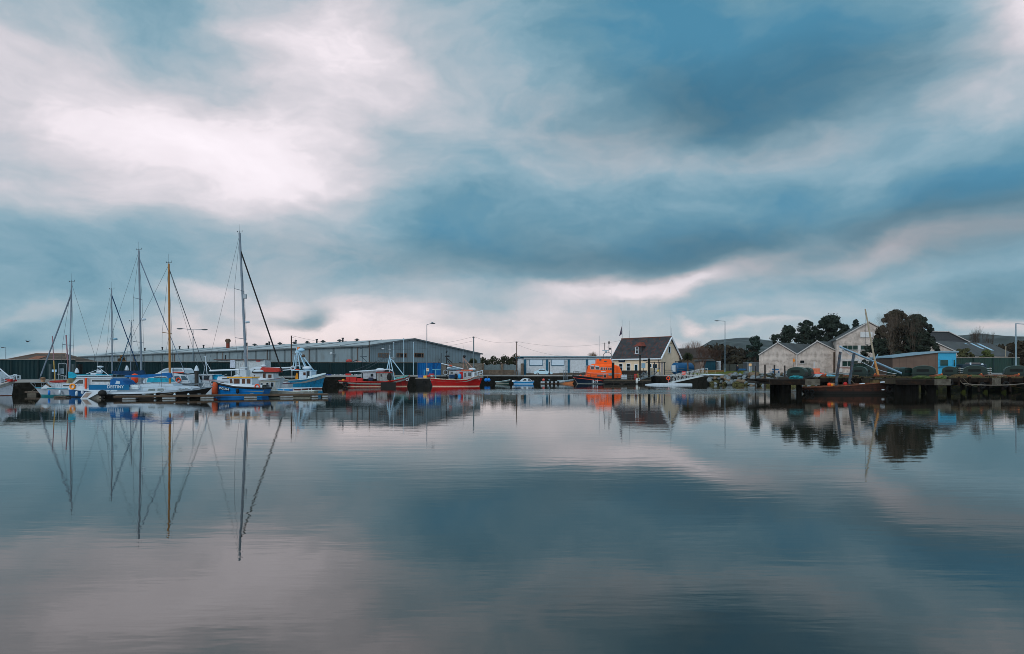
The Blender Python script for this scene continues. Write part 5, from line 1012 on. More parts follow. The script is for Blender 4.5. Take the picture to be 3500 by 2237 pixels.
# --- red trawler number two
redhull2 = mat('deep_red_hull', (160, 10, 10), .4, var=.1, scale=.7, dirt=(80, 30, 24), dirt_amt=.6, streak=.2, boot=(206, 180, 160), boot_z=.13)
t, f = boat('trawler', 'bright red trawler with white bow railing and cluttered deck, below the palm tree', 1560, 129)
h_, e = hull(t, f, [(1470, 1294), (1500, 1297), (1560, 1300), (1605, 1298), (1612, 1291), (1652, 1284)], (1478, 1638), 4.2, redhull2, deck=.4, rail_m=mat('cream_rail', (196, 180, 160), .6, var=.3, dirt=(110, 50, 40), dirt_amt=.7), rail_r=.06, stern=.75)
c = cabin(t, f, [(1533, 1296), (1535, 1269), (1610, 1266), (1616, 1296)], 2.4, mat('shabby_white', (150, 158, 166)), name='wheelhouse', wins=[[(1540, 1278), (1540, 1271), (1548, 1271), (1548, 1278)], [(1587, 1290), (1587, 1275), (1592, 1275), (1592, 1290)], [(1600, 1286), (1600, 1274), (1610, 1274), (1610, 1286)]], roof=(1576, 1616, 1264.5, 1268), roof_m=mat('roof_orange_red', (190, 90, 60), .6, var=.2))
MB().box(f.x(1571), f.x(1583), -1.26, -1.203, f.z(1297), f.z(1271)).build('red_door', red_p, c, bevel=.02); MB().box(f.x(1536), f.x(1564), -1.5, -1.203, f.z(1293), f.z(1281)).build('navy_cover', navy_canvas, c)
mb = MB().path([f.pt(1616, 1288, -1), f.pt(1617, 1275, -1), f.pt(1650, 1267, -.3), f.pt(1650, 1267, .3), f.pt(1617, 1275, 1)], .07)
mb.path([f.pt(1630, 1281, -.9), f.pt(1649, 1276, -.3), f.pt(1649, 1276, .3)], .06)
for a, b in (((1630, 1288, -.9), (1632, 1271, -.7)), ((1640, 1286, -.6), (1641, 1269, -.5)), ((1648, 1285, -.2), (1650, 1267, -.3)), ((1626, 1289, -1), (1628, 1272, -1))): mb.tube(f.pt(*a), f.pt(*b), .06)
mb.build('bow_railing', clean_white, t); MB().box(f.x(1615), f.x(1622), -1.35, -1.25, f.z(1291), f.z(1273)).build('rail_panel', clean_white, t)
mb = MB().tube(f.pt(1583, 1294, 0), f.pt(1583, 1222, 0), .08).tube(f.pt(1586, 1226), f.pt(1620, 1264), .06).tube(f.pt(1586, 1226), f.pt(1602, 1266), .04).build('mast', mat('mast_rusty_pink', (164, 130, 116), .6, var=.3), t)
MB().tube(f.pt(1583, 1225), f.pt(1583, 1182), .035).build('aerial', grey_metal, t); MB().ball(f.pt(1587, 1219), .3).ball(f.pt(1572, 1240), .15).box(f.x(1572), f.x(1590), -.1, .1, f.z(1242), f.z(1240)).build('deck_lamp', dark_metal, t)
MB().tube(f.pt(1583, 1262, -.6), f.pt(1508, 1243, -.6), .09).build('derrick', clean_white, t); MB().tube(f.pt(1545, 1252, -.68), f.pt(1536, 1249, -.68), .1).build('derrick_band', orange_p, t)
MB().tube(f.pt(1527, 1290), f.pt(1526, 1222), .11).tube(f.pt(1527, 1225), f.pt(1545, 1240), .08).tube(f.pt(1527, 1225), f.pt(1537, 1244), .06).lathe([(.3, 0), (.5, .1), (.3, .3)], f.pt(1529, 1221), 8).build('after_mast', mat('mast_black', (34, 34, 36), .6), t)
MB().tube(f.pt(1526, 1222), f.pt(1525, 1190), .03).ball(f.pt(1526, 1205), .15).ball(f.pt(1528, 1201), .12).build('aerial', dark_metal, t)
MB().tube(f.pt(1508, 1208), f.pt(1507, 1290), .06).tube(f.pt(1505, 1224), f.pt(1489, 1263), .03).build('stern_post', dark_metal, t)
MB().tube(f.pt(1478, 1264, -1), f.pt(1506, 1265, -1), .08).tube(f.pt(1489, 1264, -1), f.pt(1489, 1296, -1), .12).build('stern_davit', mat('davit_teal', (90, 150, 170), .6, dirt=(80, 60, 50)), t)
MB().ball(f.pt(1556, 1262), 1.7, .8, .35).build('canvas_bundle', mat('bundle_grey', (100, 124, 140), .8, var=.3), t, smooth=True); MB().ball(f.pt(1535, 1260), .5, .3, .28).build('white_bag', clean_white, t, smooth=True); MB().box(f.x(1558), f.x(1569), -.5, .4, f.z(1267), f.z(1263)).build('red_crate', orange_p, t)
MB().ball(f.pt(1571, 1287, -1.5), .33, .3, .5).build('blue_oilskins', mat('oilskin_blue', (40, 140, 200), .6), t); MB().ball(f.pt(1558, 1288, -1.3), .35, .3, .6).build('dark_oilskins', dk, t)
MB().ball(f.pt(1614, 1263), .7, .4, .3).build('liferaft', clean_white, t, smooth=True); MB().box(f.x(1473), f.x(1486), -1, .5, f.z(1296), f.z(1289)).build('net_heap', mat('net_red', (140, 60, 60), .9, var=.5, scale=5), t, bevel=.1)
MB().ring(f.pt(1523, 1274, -.9), .45, .09).build('net_drum', grey_metal, t); MB().box(f.x(1500), f.x(1530), -.8, .6, f.z(1294), f.z(1289)).build('winch', mat('winch_brown', (70, 52, 46), .8, var=.3), t, bevel=.06)
text('CY 17', .5, clean_white, t, (0, 0, -40)); bpy.data.objects.remove(t.children[-1])
text('17', .42, clean_white, t, (f.x(1636), -.98, f.z(1298)), 'number', rz=R(18))

# --- small craft along the middle of the quay
t, f = boat('rowing_boat', 'dark green open boat with pale gunwale and raised outboard, under the long quay wall', 1700, 161, cat='dinghy')
h_, e = hull(t, f, [(1669, 1306), (1700, 1306), (1725, 1303), (1744, 1299)], (1672, 1738), 1.7, mat('green_hull', (16, 58, 52), .5, boot=(150, 150, 140), boot_z=.08), deck=.25, rail_m=mat('gunwale_pale_blue', (170, 200, 206), .5), rail_r=.07, stern=.8)
outboard(t, f, 1694, 1296, clean_white, .9)
t, f = boat('cabin_boat', 'small white and blue cabin boat with a sloping roof, behind the harbour ladder', 1790, 157)
h_, e = hull(t, f, [(1825, 1304), (1790, 1306), (1765, 1304), (1751, 1302)], (1822, 1757), 1.9, mat('hull_blue_small', (4, 120, 186), .35, boot=(180, 200, 210), boot_z=.12), deck=.05, deck_m=clean_white, rail_m=clean_white, rail_r=.08, stern=.85)
cabin(t, f, [(1821, 1304), (1812, 1296), (1796, 1293), (1786, 1295), (1776, 1303)], 1.4, clean_white, wins=[[(1804, 1302), (1806, 1296.5), (1812, 1297), (1817, 1302)], [(1786, 1302), (1792, 1296), (1799, 1296), (1799, 1302)]])
MB().tube(f.pt(1757, 1302, -.5), f.pt(1757, 1299, -.5), .03).box(f.x(1750), f.x(1760), -.4, .4, f.z(1306), f.z(1302)).build('bow_fitting', clean_white, t)
def rib(label, px0, px1, y0, Y, tube_m, rise=6):
    t, f = boat('inflatable_boat', label, (px0 + px1) / 2, Y, cat='inflatable boat'); d = 1 if px1 > px0 else -1
    for s in (-1, 1):
        pts = [f.pt(px0 + (px1 - px0) * k, y0 - rise * max(0, k - .55) ** 1.5 * 2.2, s * .85 * (1 if k < .6 else math.cos((k - .6) / .4 * math.pi / 2))) for k in [i / 10 for i in range(11)]]
        MB().path(pts, .24, 9).build('tube', tube_m, t, smooth=True)
    MB().prism([(f.x(px0), .12), (f.x(px1) - d * .5, .12), (f.x(px1) - d * .2, .35), (f.x(px0), .3)], -.7, .7).build('floor', mat('rib_floor', (90, 80, 70), .8), t)
    return t, f
t, f = rib('grey and white inflatable boat with a striped tube and small outboard', 1848, 1930, 1308, 158, mat('tube_grey', (150, 160, 168), .5, var=.1))
for px in (1862, 1876, 1890, 1904): MB().tube(f.pt(px, 1308, -.9), f.pt(px + 7, 1307.4, -.9), .26, n=9).build('tube_patch', dk, t)
MB().prism([(f.x(1850), -.1), (f.x(1920), -.1), (f.x(1932), .35), (f.x(1850), .3)], -.6, .6).build('keel', mat('keel_orange_grey', (150, 110, 84), .6), t); MB().ball(f.pt(1858, 1299), .32).build('red_buoy', mat('buoy_red', (190, 80, 70), .5), t, smooth=True); outboard(t, f, 1877, 1299, mat('motor_blue_grey', (80, 110, 130), .5), .8)
t, f = rib('orange-brown hulled inflatable boat moored under the bow of the orange lifeboat', 1905, 1960, 1303, 161, mat('tube_teal_grey', (120, 140, 150), .5, var=.1))
MB().prism([(f.x(1915), -.1), (f.x(1955), -.1), (f.x(1962), .5), (f.x(1915), .5)], -.8, .8).build('keel', mat('keel_orange', (176, 104, 60), .6), t)

# --- orange and navy lifeboat
t, f = boat('lifeboat', 'navy hulled lifeboat with bright orange superstructure and the number 16-19', 2040, 160)
navy = mat('lifeboat_navy', (2, 30, 52), .3, var=.08, boot=(150, 156, 150), boot_z=.08)
h_, e = hull(t, f, [(2150, 1301), (2080, 1300), (2040, 1296), (2000, 1291), (1957, 1286.5)], (2145, 1972), 4.6, navy, deck=.1, deck_m=mat('lifeboat_deck', (70, 76, 84), .8), rail_m=mat('rubbing_black', (14, 16, 18), .6), rail_r=.16, stern=.85)
mb = MB(); pts = []
for i in range(14):
    k = i / 13; x = f.x(1960 + 100 * k); hh, z = esm(e, x); pts.append((x, -hh - .03, z - .34))
mb.path(pts, .06).build('orange_stripe', orange_p, h_)
org = mat('lifeboat_orange', (244, 92, 14), .4, var=.05, scale=.6, dirt=(206, 70, 14), dirt_amt=.5)
c = cabin(t, f, [(2006, 1295), (2008, 1264), (2010, 1252.5), (2117, 1253.5), (2124, 1270), (2126, 1293), (2050, 1295)], 3.4, org, name='superstructure',
          wins=[[(2052, 1265), (2053.5, 1257), (2059, 1256), (2060, 1265)], [(2063, 1265), (2063, 1257), (2067, 1257), (2067, 1265)], [(2070.5, 1265), (2070.5, 1257), (2074.5, 1257), (2074.5, 1265)], [(2078.5, 1265), (2078.5, 1258), (2083, 1258), (2083, 1265)], [(2086, 1266), (2086, 1258), (2090, 1258), (2090, 1266)], [(2036, 1263), (2035, 1254), (2047, 1255.5), (2048, 1264)], [(2020, 1263), (2019, 1254.5), (2030, 1254.5), (2030, 1263)], [(2064, 1291), (2064, 1281), (2071, 1281), (2071, 1291)]], frame=mat('frame_pale', (176, 170, 168), .5))
fs = f.at(-1.7); z0_, z1_ = fs.z(1253), fs.z(1244); xa_, xb_, xc_, xd_ = fs.x(2010), fs.x(2117), fs.x(2029), fs.x(2094); mb = MB()
mb.add([(xa_, -1.69, z0_), (xb_, -1.69, z0_), (xb_, 1.69, z0_), (xa_, 1.69, z0_), (xc_, -1.15, z1_), (xd_, -1.15, z1_), (xd_, 1.15, z1_), (xc_, 1.15, z1_)], [(4, 5, 6, 7), (0, 1, 5, 4), (1, 2, 6, 5), (2, 3, 7, 6), (3, 0, 4, 7)]); mb.build('sloping_roof', org, c)
MB().fprism(f, ((2034, 1253.5), (2033, 1250), (2048, 1252), (2048, 1255)), -1.95, -1.72).fprism(f, ((2017, 1252.5), (2018, 1249.5), (2030, 1249.5), (2030, 1252.8)), -1.95, -1.72).build('sun_visor', clean_white, c)
end_glass(c, f, 2006, 1253, 1264, 3.2, -1, 3); MB().box(f.x(2004) , f.x(2006.5), -1.75, 1.75, f.z(1252.5), f.z(1250.5)).build('sun_visor', clean_white, c)
MB().fprism(f, ((2038, 1243.5), (2040, 1227), (2088, 1229), (2094, 1244)), -1.1, 1.1).build('upper_steering_position', org, c)
MB().fprism(f, ((2048, 1233), (2049, 1227), (2056, 1228), (2055, 1233)), -1.13, -1.103).build('hatch', glass_m, c); MB().fprism(f, ((2065, 1238), (2065, 1234), (2074, 1235), (2073, 1238)), -1.13, -1.103).build('hatch', glass_m, c)
MB().fprism(f, ((2055, 1272.5), (2055, 1269), (2070, 1269), (2070, 1272.5)), -1.76, -1.703).build('name_board', clean_white, c); 
MB().box(f.x(2078), f.x(2089), -1.9, -1.703, f.z(1284), f.z(1275)).build('vent_box', grey_metal, c)
pt_ = text('16-19', 1.05, clean_white, t, (f.x(2030), -2.36, f.z(1304.6)), 'number', width=20 / f.s, bold=.02); 
# mast, arch, radar, rails
mb = MB()
for s in (-.9, .9): mb.path([f.pt(2062, 1227, s), f.pt(2062, 1214, s), f.pt(2067, 1207, s), f.pt(2083, 1206.5, s), f.pt(2089, 1211, s), f.pt(2091, 1230, s)], .08)
mb.build('mast_arch', mat('arch_grey', (90, 90, 94), .5), t)
MB().bar(f.pt(2059, 1198.5), f.pt(2082, 1198.5), .3, .22).tube(f.pt(2071, 1199), f.pt(2071, 1206), .3).build('radar_scanner', mat('radar_pale', (150, 166, 176), .4), t)
MB().tube(f.pt(2081, 1207), f.pt(2081.5, 1166), .07).tube(f.pt(2074, 1187), f.pt(2090, 1187), .05).ball(f.pt(2081.5, 1170), .2).ball(f.pt(2081.5, 1174), .18).ball(f.pt(2085, 1193), .25).tube(f.pt(2067, 1198), f.pt(2067, 1172), .09).build('mast', dark_metal, t)
for a, b, c_ in ((2048, 1232, 1148), (2090, 1230, 1190)): MB().tube(f.pt(a, b), f.pt(a, c_), .04).build('aerial', grey_metal, t)
MB().path([f.pt(2038, 1227, -1.3), f.pt(2038, 1220, -1.3), f.pt(2092, 1221, -1.3), f.pt(2092, 1229, -1.3)], .04).path([f.pt(2038, 1220, 1.3), f.pt(2092, 1221, 1.3)], .04).build('upper_rail', grey_metal, t)
MB().path([f.pt(2010, 1275, -1.78), f.pt(2060, 1277, -1.78), f.pt(2122, 1277, -1.78)], .035).build('grab_rail', clean_white, t); MB().tube(f.pt(2098, 1256, -1.3), f.pt(2112, 1258, -1.3), .28, n=8).build('liferaft', clean_white, t); MB().box(f.x(2040), f.x(2058), -1.9, -1.72, f.z(1287), f.z(1281)).build('side_locker', mat('locker_grey', (96, 102, 108), .5), t)
railing(t, f, e, 1962, 2002, 1.2, 5, m=dark_metal, r=.035); railing(t, f, e, 2005, 2120, 1.0, 10, m=mat('rail_dark', (70, 64, 62), .6), r=.03)
for px in (1985, 2000, 2006, 2012, 2025): MB().ball(f.pt(px, 1287, -.9), .38, .3, .42).build('lifejacket_bundle', mat('bundle_coral', (236, 110, 80), .7, var=.4, scale=3), t, smooth=True)
fender(t, f, 2125, 1312, -2.6, .28, 1.1, mat('fender_grey_brown', (150, 134, 124), .6), horizontal=True)
line(t, sag(f.pt(1960, 1290, -.3), (f.x(1975), -2.2, -.1), .1), .04)

# ------------------------------------------------------------------ near pontoon
def on(px, Y, z=0): return (X(px, Y), Y, z)
def pontoon():
    a, b = Vector(on(388, 63.4)), Vector(on(1122, 70.5)); d = b - a; Ln = d.length; ang = math.atan2(d.y, d.x)
    t = thing('pontoon', 'long brown timber pontoon on white floats in front of the black and white yacht', 'pontoon', a, ang)
    dm = mat('pontoon_timber', (84, 74, 66), .8, var=.25, scale=2, dirt=(50, 46, 42), dirt_amt=.5, planks=(0, .3, .12)); em = mat('pontoon_edge', (80, 64, 50), .75, var=.3, scale=.8, dirt=(52, 46, 38), dirt_amt=.6)
    B(0, Ln, .06, 1.5, .32, .38).build('decking', dm, t); B(0, Ln, 0, .055, .22, .38).build('edge_beam', em, t); B(0, Ln, 1.51, 1.56, .22, .38).build('edge_beam', em, t)
    fm = mat('float_white', (150, 156, 160), .6, var=.15, dirt=(104, 100, 92), dirt_amt=.5, boot=(66, 60, 50), boot_z=.05)
    for px0, px1 in ((418, 466), (557, 603), (688, 734), (837, 881), (960, 1004), (1066, 1088), (1102, 1124)):
        x0 = (X(px0, 63.4 + 7.1 * (px0 - 388) / 734) - a.x) / d.x * Ln; x1 = (X(px1, 63.4 + 7.1 * (px1 - 388) / 734) - a.x) / d.x * Ln
        B(x0, min(x1, Ln - .03), .08, 1.48, -.25, .215).build('float', fm, t, bevel=.04)
    for k in range(4):
        x = Ln * (.12 + k * .25); MB().tube((x - .15, 1.3, .44), (x + .15, 1.3, .44), .03).tube((x - .06, 1.3, .38), (x - .06, 1.3, .44), .02).tube((x + .06, 1.3, .38), (x + .06, 1.3, .44), .02).build('cleat', grey_metal, t)
pontoon()
def small_pontoon(label, px0, px1, Y, z=.45, w=1.6, m=None, name='pontoon'):
    f = Fr(px0, Y); t = thing(name, label, 'pontoon', f.loc); B(0, f.x(px1), 0, w, z - .16, z).build('decking', m or mat('pontoon_timber', (92, 80, 68)), t)
    n = max(2, int(f.x(px1) / 3)); 
    for i in range(n): x = f.x(px1) * (i + .5) / n; B(x - .5, x + .5, .1, w - .1, -.2, z - .165).build('float', mat('float_dark', (84, 80, 72), .7, var=.2), t)
    return t
small_pontoon('low weathered finger pontoon between the numbered boat and the teal-striped yacht', 84, 175, 76.5)
small_pontoon('brown finger pontoon at the foot of the navy hulled cruiser', 184, 226, 69.3, z=.2, w=.8)
def pile(px, Y, top, r, label, m, cap=None, name='mooring_pile', group=None, zb=-2):
    f = Fr(px, Y); t = thing(name, label, 'pile', f.loc, group=group); h = f.z(top); MB().lathe([(r, zb), (r, h)], n=12).build('post', m, t, smooth=False)
    if cap: MB().lathe([(r * 1.15, h + .01), (r * 1.15, h + r * .6), (r * .7, h + r * 2.2), (.02, h + r * 3)], n=12).build('cap', cap, t)
    return t
pm = mat('pile_grey', (50, 51, 50), .8, var=.25, dirt=(34, 32, 28), dirt_amt=.6)
pile(672, 72.5, 1269, .2, 'tall grey mooring pile with a white pointed cap, right of the big white cruiser', pm, clean_white)
pile(263, 90, 1275, .22, 'capped mooring pile just right of the teal sail cover', pm, clean_white)
pile(434, 88, 1267, .22, 'capped mooring pile showing above the navy sail cover', pm, clean_white)
pile(274, 93, 1246, .3, 'thick dark timber pile at the corner of the two green fences', mat('pile_black', (18, 18, 17), .9, var=.4))

# ------------------------------------------------------------------ left quay furniture
def sign_post(label, posts, board, Y, z0, m, words=None, size=.3, tm=None, name='sign', pm_=None, top=None):
    f = Fr(board[0], Y, z0); t = thing(name, label, 'sign', f.loc)
    for q in posts: MB().tube((f.x(q), .06, 0), (f.x(q), .06, f.z(top or board[2])), .05).build('post', pm_ or grey_metal, t)
    bo = B(f.x(board[0]), f.x(board[1]), -.04, 0, f.z(board[3]), f.z(board[2])).build('board', m, t)
    if words: text(words, size, tm or dark_metal, bo, ((f.x(board[0]) + f.x(board[1])) / 2, -.05, (f.z(board[2]) + f.z(board[3])) / 2))
    return t, f, bo
sign_post('small blue and white notice on a post by the dark fence at left', (188,), (178, 194, 1264, 1272), 90, 1.7, mat('sign_pale_blue', (150, 186, 214), .5))
t, f, bo = sign_post('grey slatted notice board in a metal frame near the teal-covered yacht mast', (199, 226), (204, 219, 1260, 1279), 91, 1.7, mat('sign_grey_blue', (120, 140, 152), .5, planks=(0, .14, .25)), top=1244)
MB().bar((f.x(199), .06, f.z(1244)), (f.x(226), .06, f.z(1244)), .07, .07).build('crossbar', grey_metal, t)
f = Fr(200, 89, 1.6); t = thing('metal_gate', 'grey railed gate and sloping handrail at the top of the left pontoon ramp', 'gate', f.loc)
for q in (200, 206, 212, 218, 224): MB().tube((f.x(q), 0, 0), (f.x(q), 0, f.z(1283)), .03).build('upright', grey_metal, t)
MB().bar((f.x(195), 0, f.z(1279)), (f.x(229), 0, f.z(1289)), .05, .07).build('handrail', grey_metal, t)
for px, Y, lab in ((172, 90, 'thick grey-green post left of the blue and white notice'), (250, 91.5, 'grey-green post between the yacht mast and the white-capped pile')): pile(px, Y, 1245, .17, lab, mat('post_grey_green', (62, 76, 78), .7, var=.15), zb=1.3, name='gate_post')
def bollard(px, Y, z, label, col=(150, 120, 96)):
    t = thing('mooring_bollard', label, 'bollard', on(px, Y, z)); MB().lathe([(.28, 0), (.2, .06), (.16, .35), (.26, .42), (.28, .5), (.14, .56)], n=12).build('body', mat('bollard_rust', col, .8, var=.3, dirt=(110, 70, 30), dirt_amt=.7), t, smooth=True)
    MB().tube((-.28, 0, .32), (.28, 0, .32), .06).build('cross_pin', mat('bollard_rust', col), t)
bollard(147, 82.5, 1.42, 'pale rusty bollard on the left quay edge')
bollard(1345, 139, 1.9, 'dark bollard on the quay between the red trawlers', (60, 50, 44))

# ------------------------------------------------------------------ lamps, poles, wires
def street_lamp(label, px, Y, z0, top, arms, r=.09, m=None, name='street_lamp', head=None, rise=0.0):
    f = Fr(px, Y, z0); t = thing(name, label, 'street lamp', f.loc); m = m or mat('lamp_column', (96, 116, 128), .5, .3, var=.08); h = f.z(top)
    MB().lathe([(r * 1.6, 0), (r * 1.6, 1.2), (r, 1.25), (r * .65, h)], n=10).build('column', m, t)
    for px_e, py_e in arms:
        x1, z1 = f.x(px_e), f.z(py_e); s = 1 if x1 > 0 else -1; ar = MB().tube((0, 0, h - .05), (x1, 0, z1), r * .5).build('arm', m, t)
        MB().ball((x1 + s * .35, 0, z1 - .02), .55, .17, .12).build('lamp_head', head or mat('lamp_head_grey', (70, 78, 84), .5), ar, smooth=True)
    return t, f
street_lamp('double-armed street lamp behind the white yachts, right of the golden mast', 660, 113, 1.9, 1127, [(622, 1124), (692, 1127)], .08)
tl, fl_ = street_lamp('street lamp with a gull on its head, beside the blue fence panel', 1459, 146, 1.95, 1110, [(1474, 1106)], .1)
bo = B(fl_.x(1457.5), fl_.x(1467), -.2, -.13, fl_.z(1270), fl_.z(1259)); bo.build('notice', mat('notice_white', (196, 190, 176), .6), tl); MB().prism(fl_.poly((1459, 1265), (1462, 1260.5), (1465.5, 1265)), -.23, -.203).build('warning_symbol', mat('amber', (214, 128, 30), .6), tl)
street_lamp('tall grey street lamp on the grass bank between the cottage and the pale sheds', 2478, 156, 2.3, 1098, [(2455, 1097)], .11)
street_lamp('concrete street lamp at the far right edge of the picture', 3472, 118, 2.3, 1106, [(3525, 1110)], .14, mat('concrete_column', (120, 140, 152), .8, var=.1), head=dark_metal)
street_lamp('tiny distant street lamp at the far left above the hipped roof', 20, 190, 2, 1188, [(14, 1188)], .09, mat('distant_lamp', (90, 108, 120), .6))
def bird(label, loc, wing=0, name='gull', m=None):
    t = thing(name, label, 'bird', loc); b = MB().ball((0, 0, .14), .22, .09, .10, 12, 8).ball((-.2, 0, .26), .07, .06, .06).tube((-.26, 0, .26), (-.34, 0, .25), .02, .005).tube((.18, 0, .14), (.36, 0, .1), .05, .015); b.build('body', m or clean_white, t, smooth=True)
    for s in (-1, 1):
        if wing: MB().prism([(-.1, 0), (.1, 0), (.14, .02), (0, .04)], 0, s * .01).build('wing', grey_metal, t); k = MB(); k.add([(-.1, s * .05, .18), (.12, s * .05, .18), (.2, s * .6, .3), (.0, s * .45, .34)], [(0, 1, 2, 3)]); k.build('wing', grey_metal, t)
        else: MB().ball((.06, s * .08, .16), .2, .03, .07).build('wing', grey_metal, t, smooth=True)
    if not wing: MB().tube((0, -.03, .08), (0, -.03, 0), .01).tube((0, .03, .08), (0, .03, 0), .01).build('legs', mat('leg_pink', (190, 130, 120), .6), t)
bird('gull perched on the lamp beside the blue fence', (fl_.loc[0] + fl_.x(1477), 146, 1.95 + fl_.z(1105.2)))
bird('lone dark bird flying above the roof at far left', (X(94, 110), 110, Z(1171, 110)), wing=1, name='bird', m=dark_metal)
def pole(label, px, Y, z0, top, r=.13, bands=0, m=None, name='utility_pole'):
    f = Fr(px, Y, z0); t = thing(name, label, 'pole', f.loc); h = f.z(top); MB().lathe([(r, -.2), (r * .8, h)], n=8).build('post', m or mat('pole_timber', (70, 54, 44), .9, var=.3), t)
    if bands:
        for k in range(bands): MB().bar((-.05, -.16, h - .3 - k * .5), (.5, -.16, h - .3 - k * .5), .06, .06).build('step', dark_metal, t)
    else: MB().bar((-.35, -.14, h - .25), (.35, -.14, h - .25), .08, .08).build('crossarm', dark_metal, t)
    return Vector((f.loc[0], Y, z0 + h))
pA = pole('stepped timber pole in front of the grey shed, left of the blue trawler mast', 996, 124, 1.95, 1148, .14, 7)
pB = pole('grey pole rising behind the red trawler with the white bow railing', 1619, 158, 2.0, 1151, .16, m=mat('pole_blue_grey', (92, 106, 112), .6))
pC = pole('brown timber pole at the left end of the white and blue workshop', 1766, 184, 2.1, 1168, .14)
pD = pole('brown pole against the corner of the grey shed gable', 1262, 146, 1.95, 1166, .12)
for lab, a, b, d in (('thin overhead cable from the shed corner pole to the grey pole', pD, pB, 2.0), ('overhead cable from the grey pole to the brown workshop pole', pB, pC, 1.2), ('overhead cable from the workshop pole to the cream house gable', pC, Vector((X(2132, 186), 186, Z(1162, 186))), 2.2),
                     ('lower overhead cable sagging from the workshop pole along its roof', pC - Vector((0, 0, .8)), Vector((X(2020, 192), 192, Z(1216, 192))), 2.0), ('overhead cable from the stepped pole to the grey pole', pA, pB - Vector((0, 0, 1)), 3.2)):
    o = thing('overhead_cable', lab, 'cable', a); MB().path(sag((0, 0, 0), b - a, d * .7, 16), .018, 4).build('wire', mat('cable_dark', (70, 74, 80), .8), o)
def mastlet(label, px, Y, z0, top, m=dark_metal, r=.07, extra=()):
    f = Fr(px, Y, z0); t = thing('antenna_pole', label, 'pole', f.loc); MB().tube((0, 0, 0), (0, 0, f.z(top)), r).build('post', m, t)
    for a, b in extra: MB().tube(f.pt(*a), f.pt(*b), .05).build('strut', m, t)
mastlet('dark instrument pole with a crossbar rising behind the first red trawler', 1238, 139, 1.9, 1182, mat('pole_dark_teal', (34, 54, 66), .6), extra=[((1230, 1220), (1254, 1219)), ((1239, 1222), (1254, 1238)), ((1231, 1192), (1238, 1192))])
for px, lab in ((1346, 'left of three pale slender poles in front of the shed gable'), (1380, 'middle of three pale slender poles in front of the shed gable'), (1413, 'right of three pale slender poles in front of the shed gable')):
    f = Fr(px, 148, 1.95); t = thing('flagpole', lab, 'flagpole', f.loc, group='slender poles in front of the shed gable'); MB().lathe([(.1, 0), (.06, f.z(1172 if px != 1380 else 1158))], n=8).build('post', mat('pole_pale_blue', (150, 180, 196), .4), t); MB().ball((0, 0, f.z(1172 if px != 1380 else 1158) + .05), .1).build('finial', clean_white, t)

# ------------------------------------------------------------------ behind the fence and on the quay
f = Fr(745, 118, 1.95); t = thing('site_cabin', 'white flat-roofed site cabin showing above the dark green fence', 'cabin', f.loc)
B(0, f.x(905), 0, 3, -.1, f.z(1232)).build('wall', mat('cabin_pale', (168, 178, 184), .7, var=.2), t); B(-.6, f.x(900), -.3, 3.2, f.z(1232) + .003, f.z(1229)).build('roof', mat('cabin_roof_brown', (84, 66, 62), .8), t); MB().tube((f.x(762), 1, f.z(1229)), (f.x(763), 1, f.z(1214)), .12).build('flue', dark_metal, t)
B(f.x(876), f.x(890), -.08, -.003, f.z(1236.5), f.z(1233)).build('red_panel', mat('panel_red', (196, 60, 60), .6), t)
f = Fr(786, 109, 1.9); t = thing('white_panel_board', 'tall pale speckled board standing against the dark green fence', 'board', f.loc); B(0, f.x(803), -.0, .12, f.z(1258.5), f.z(1232)).build('panel', mat('speckled_white', (170, 180, 196), .7, var=.25, scale=3), t)
MB().box(.1, .2, .02, .1, 0, f.z(1258.5)).build('leg', dark_metal, t); MB().box(f.x(803) - .2, f.x(803) - .1, .02, .1, 0, f.z(1258.5)).build('leg', dark_metal, t)
rd = random.Random(9)
mb = MB(); f = Fr(1190, 136, 0); 
t = thing('scrap_heap', 'heap of red and brown scrap showing above the fence behind the first red trawler', 'scrap', (f.loc[0], 142, 2))
f = Fr(1190, 142, 2)
MB().box(f.x(1158), f.x(1166), 0, 1, 2.5, f.z(1230)).build('crate', mat('scrap_brown', (74, 60, 54), .9), t); MB().ball(f.pt(1170, 1235), .7, .4, .4).build('red_bundle', mat('scrap_red', (150, 60, 56), .8, var=.3), t); MB().tube(f.pt(1183, 1238), f.pt(1193, 1231), .08).tube(f.pt(1193, 1231), f.pt(1198, 1236), .08).build('bent_bar', dark_metal, t)
MB().prism(f.poly((1188, 1240), (1196, 1234), (1213, 1237), (1216, 1240)), 0, 1).build('pink_sheet', mat('scrap_pink', (170, 130, 126), .8, var=.3), t)
# strings of white floats along the quay: individuals
fm = mat('float_white_buoy', (196, 196, 202), .5, var=.08); f0 = None; k = 0
for row, (pa, pb, py, Y) in enumerate(((1114, 1238, 1284, 132.5), (1128, 1190, 1290, 131.2))):
    n = 26 if row == 0 else 13
    for i in range(n):
        px = pa + (pb - pa) * i / (n - 1); 
        if row == 0 and 1205 < px < 1209: continue
        zc = Z(py + rd.uniform(-.7, .7), Y + (px - 1114) * .03)
        loc = (X(px, Y + (px - 1114) * .03), Y + (px - 1114) * .03 + rd.uniform(-.1, .1), zc - .15)
        if f0 is None: f0 = MB().ball((0, 0, .15), .21, .19, .18, 10, 7).build('net_float', fm, smooth=True); f0.location = loc; tag(f0, 'white net float on a string of floats along the quay behind the trawlers', 'float', 'white floats strung along the quay')
        else: dup(f0, loc, rd.uniform(0, 3))
t = thing('float_rack', 'low timber rack carrying the strings of white floats', 'rack', on(1118, 132.6, 1.75)); f = Fr(1118, 132.6, 1.75)
MB().bar((0, .1, .16), (f.x(1240), 3.6, .2), .5, .08).build('top_board', wood_m, t)
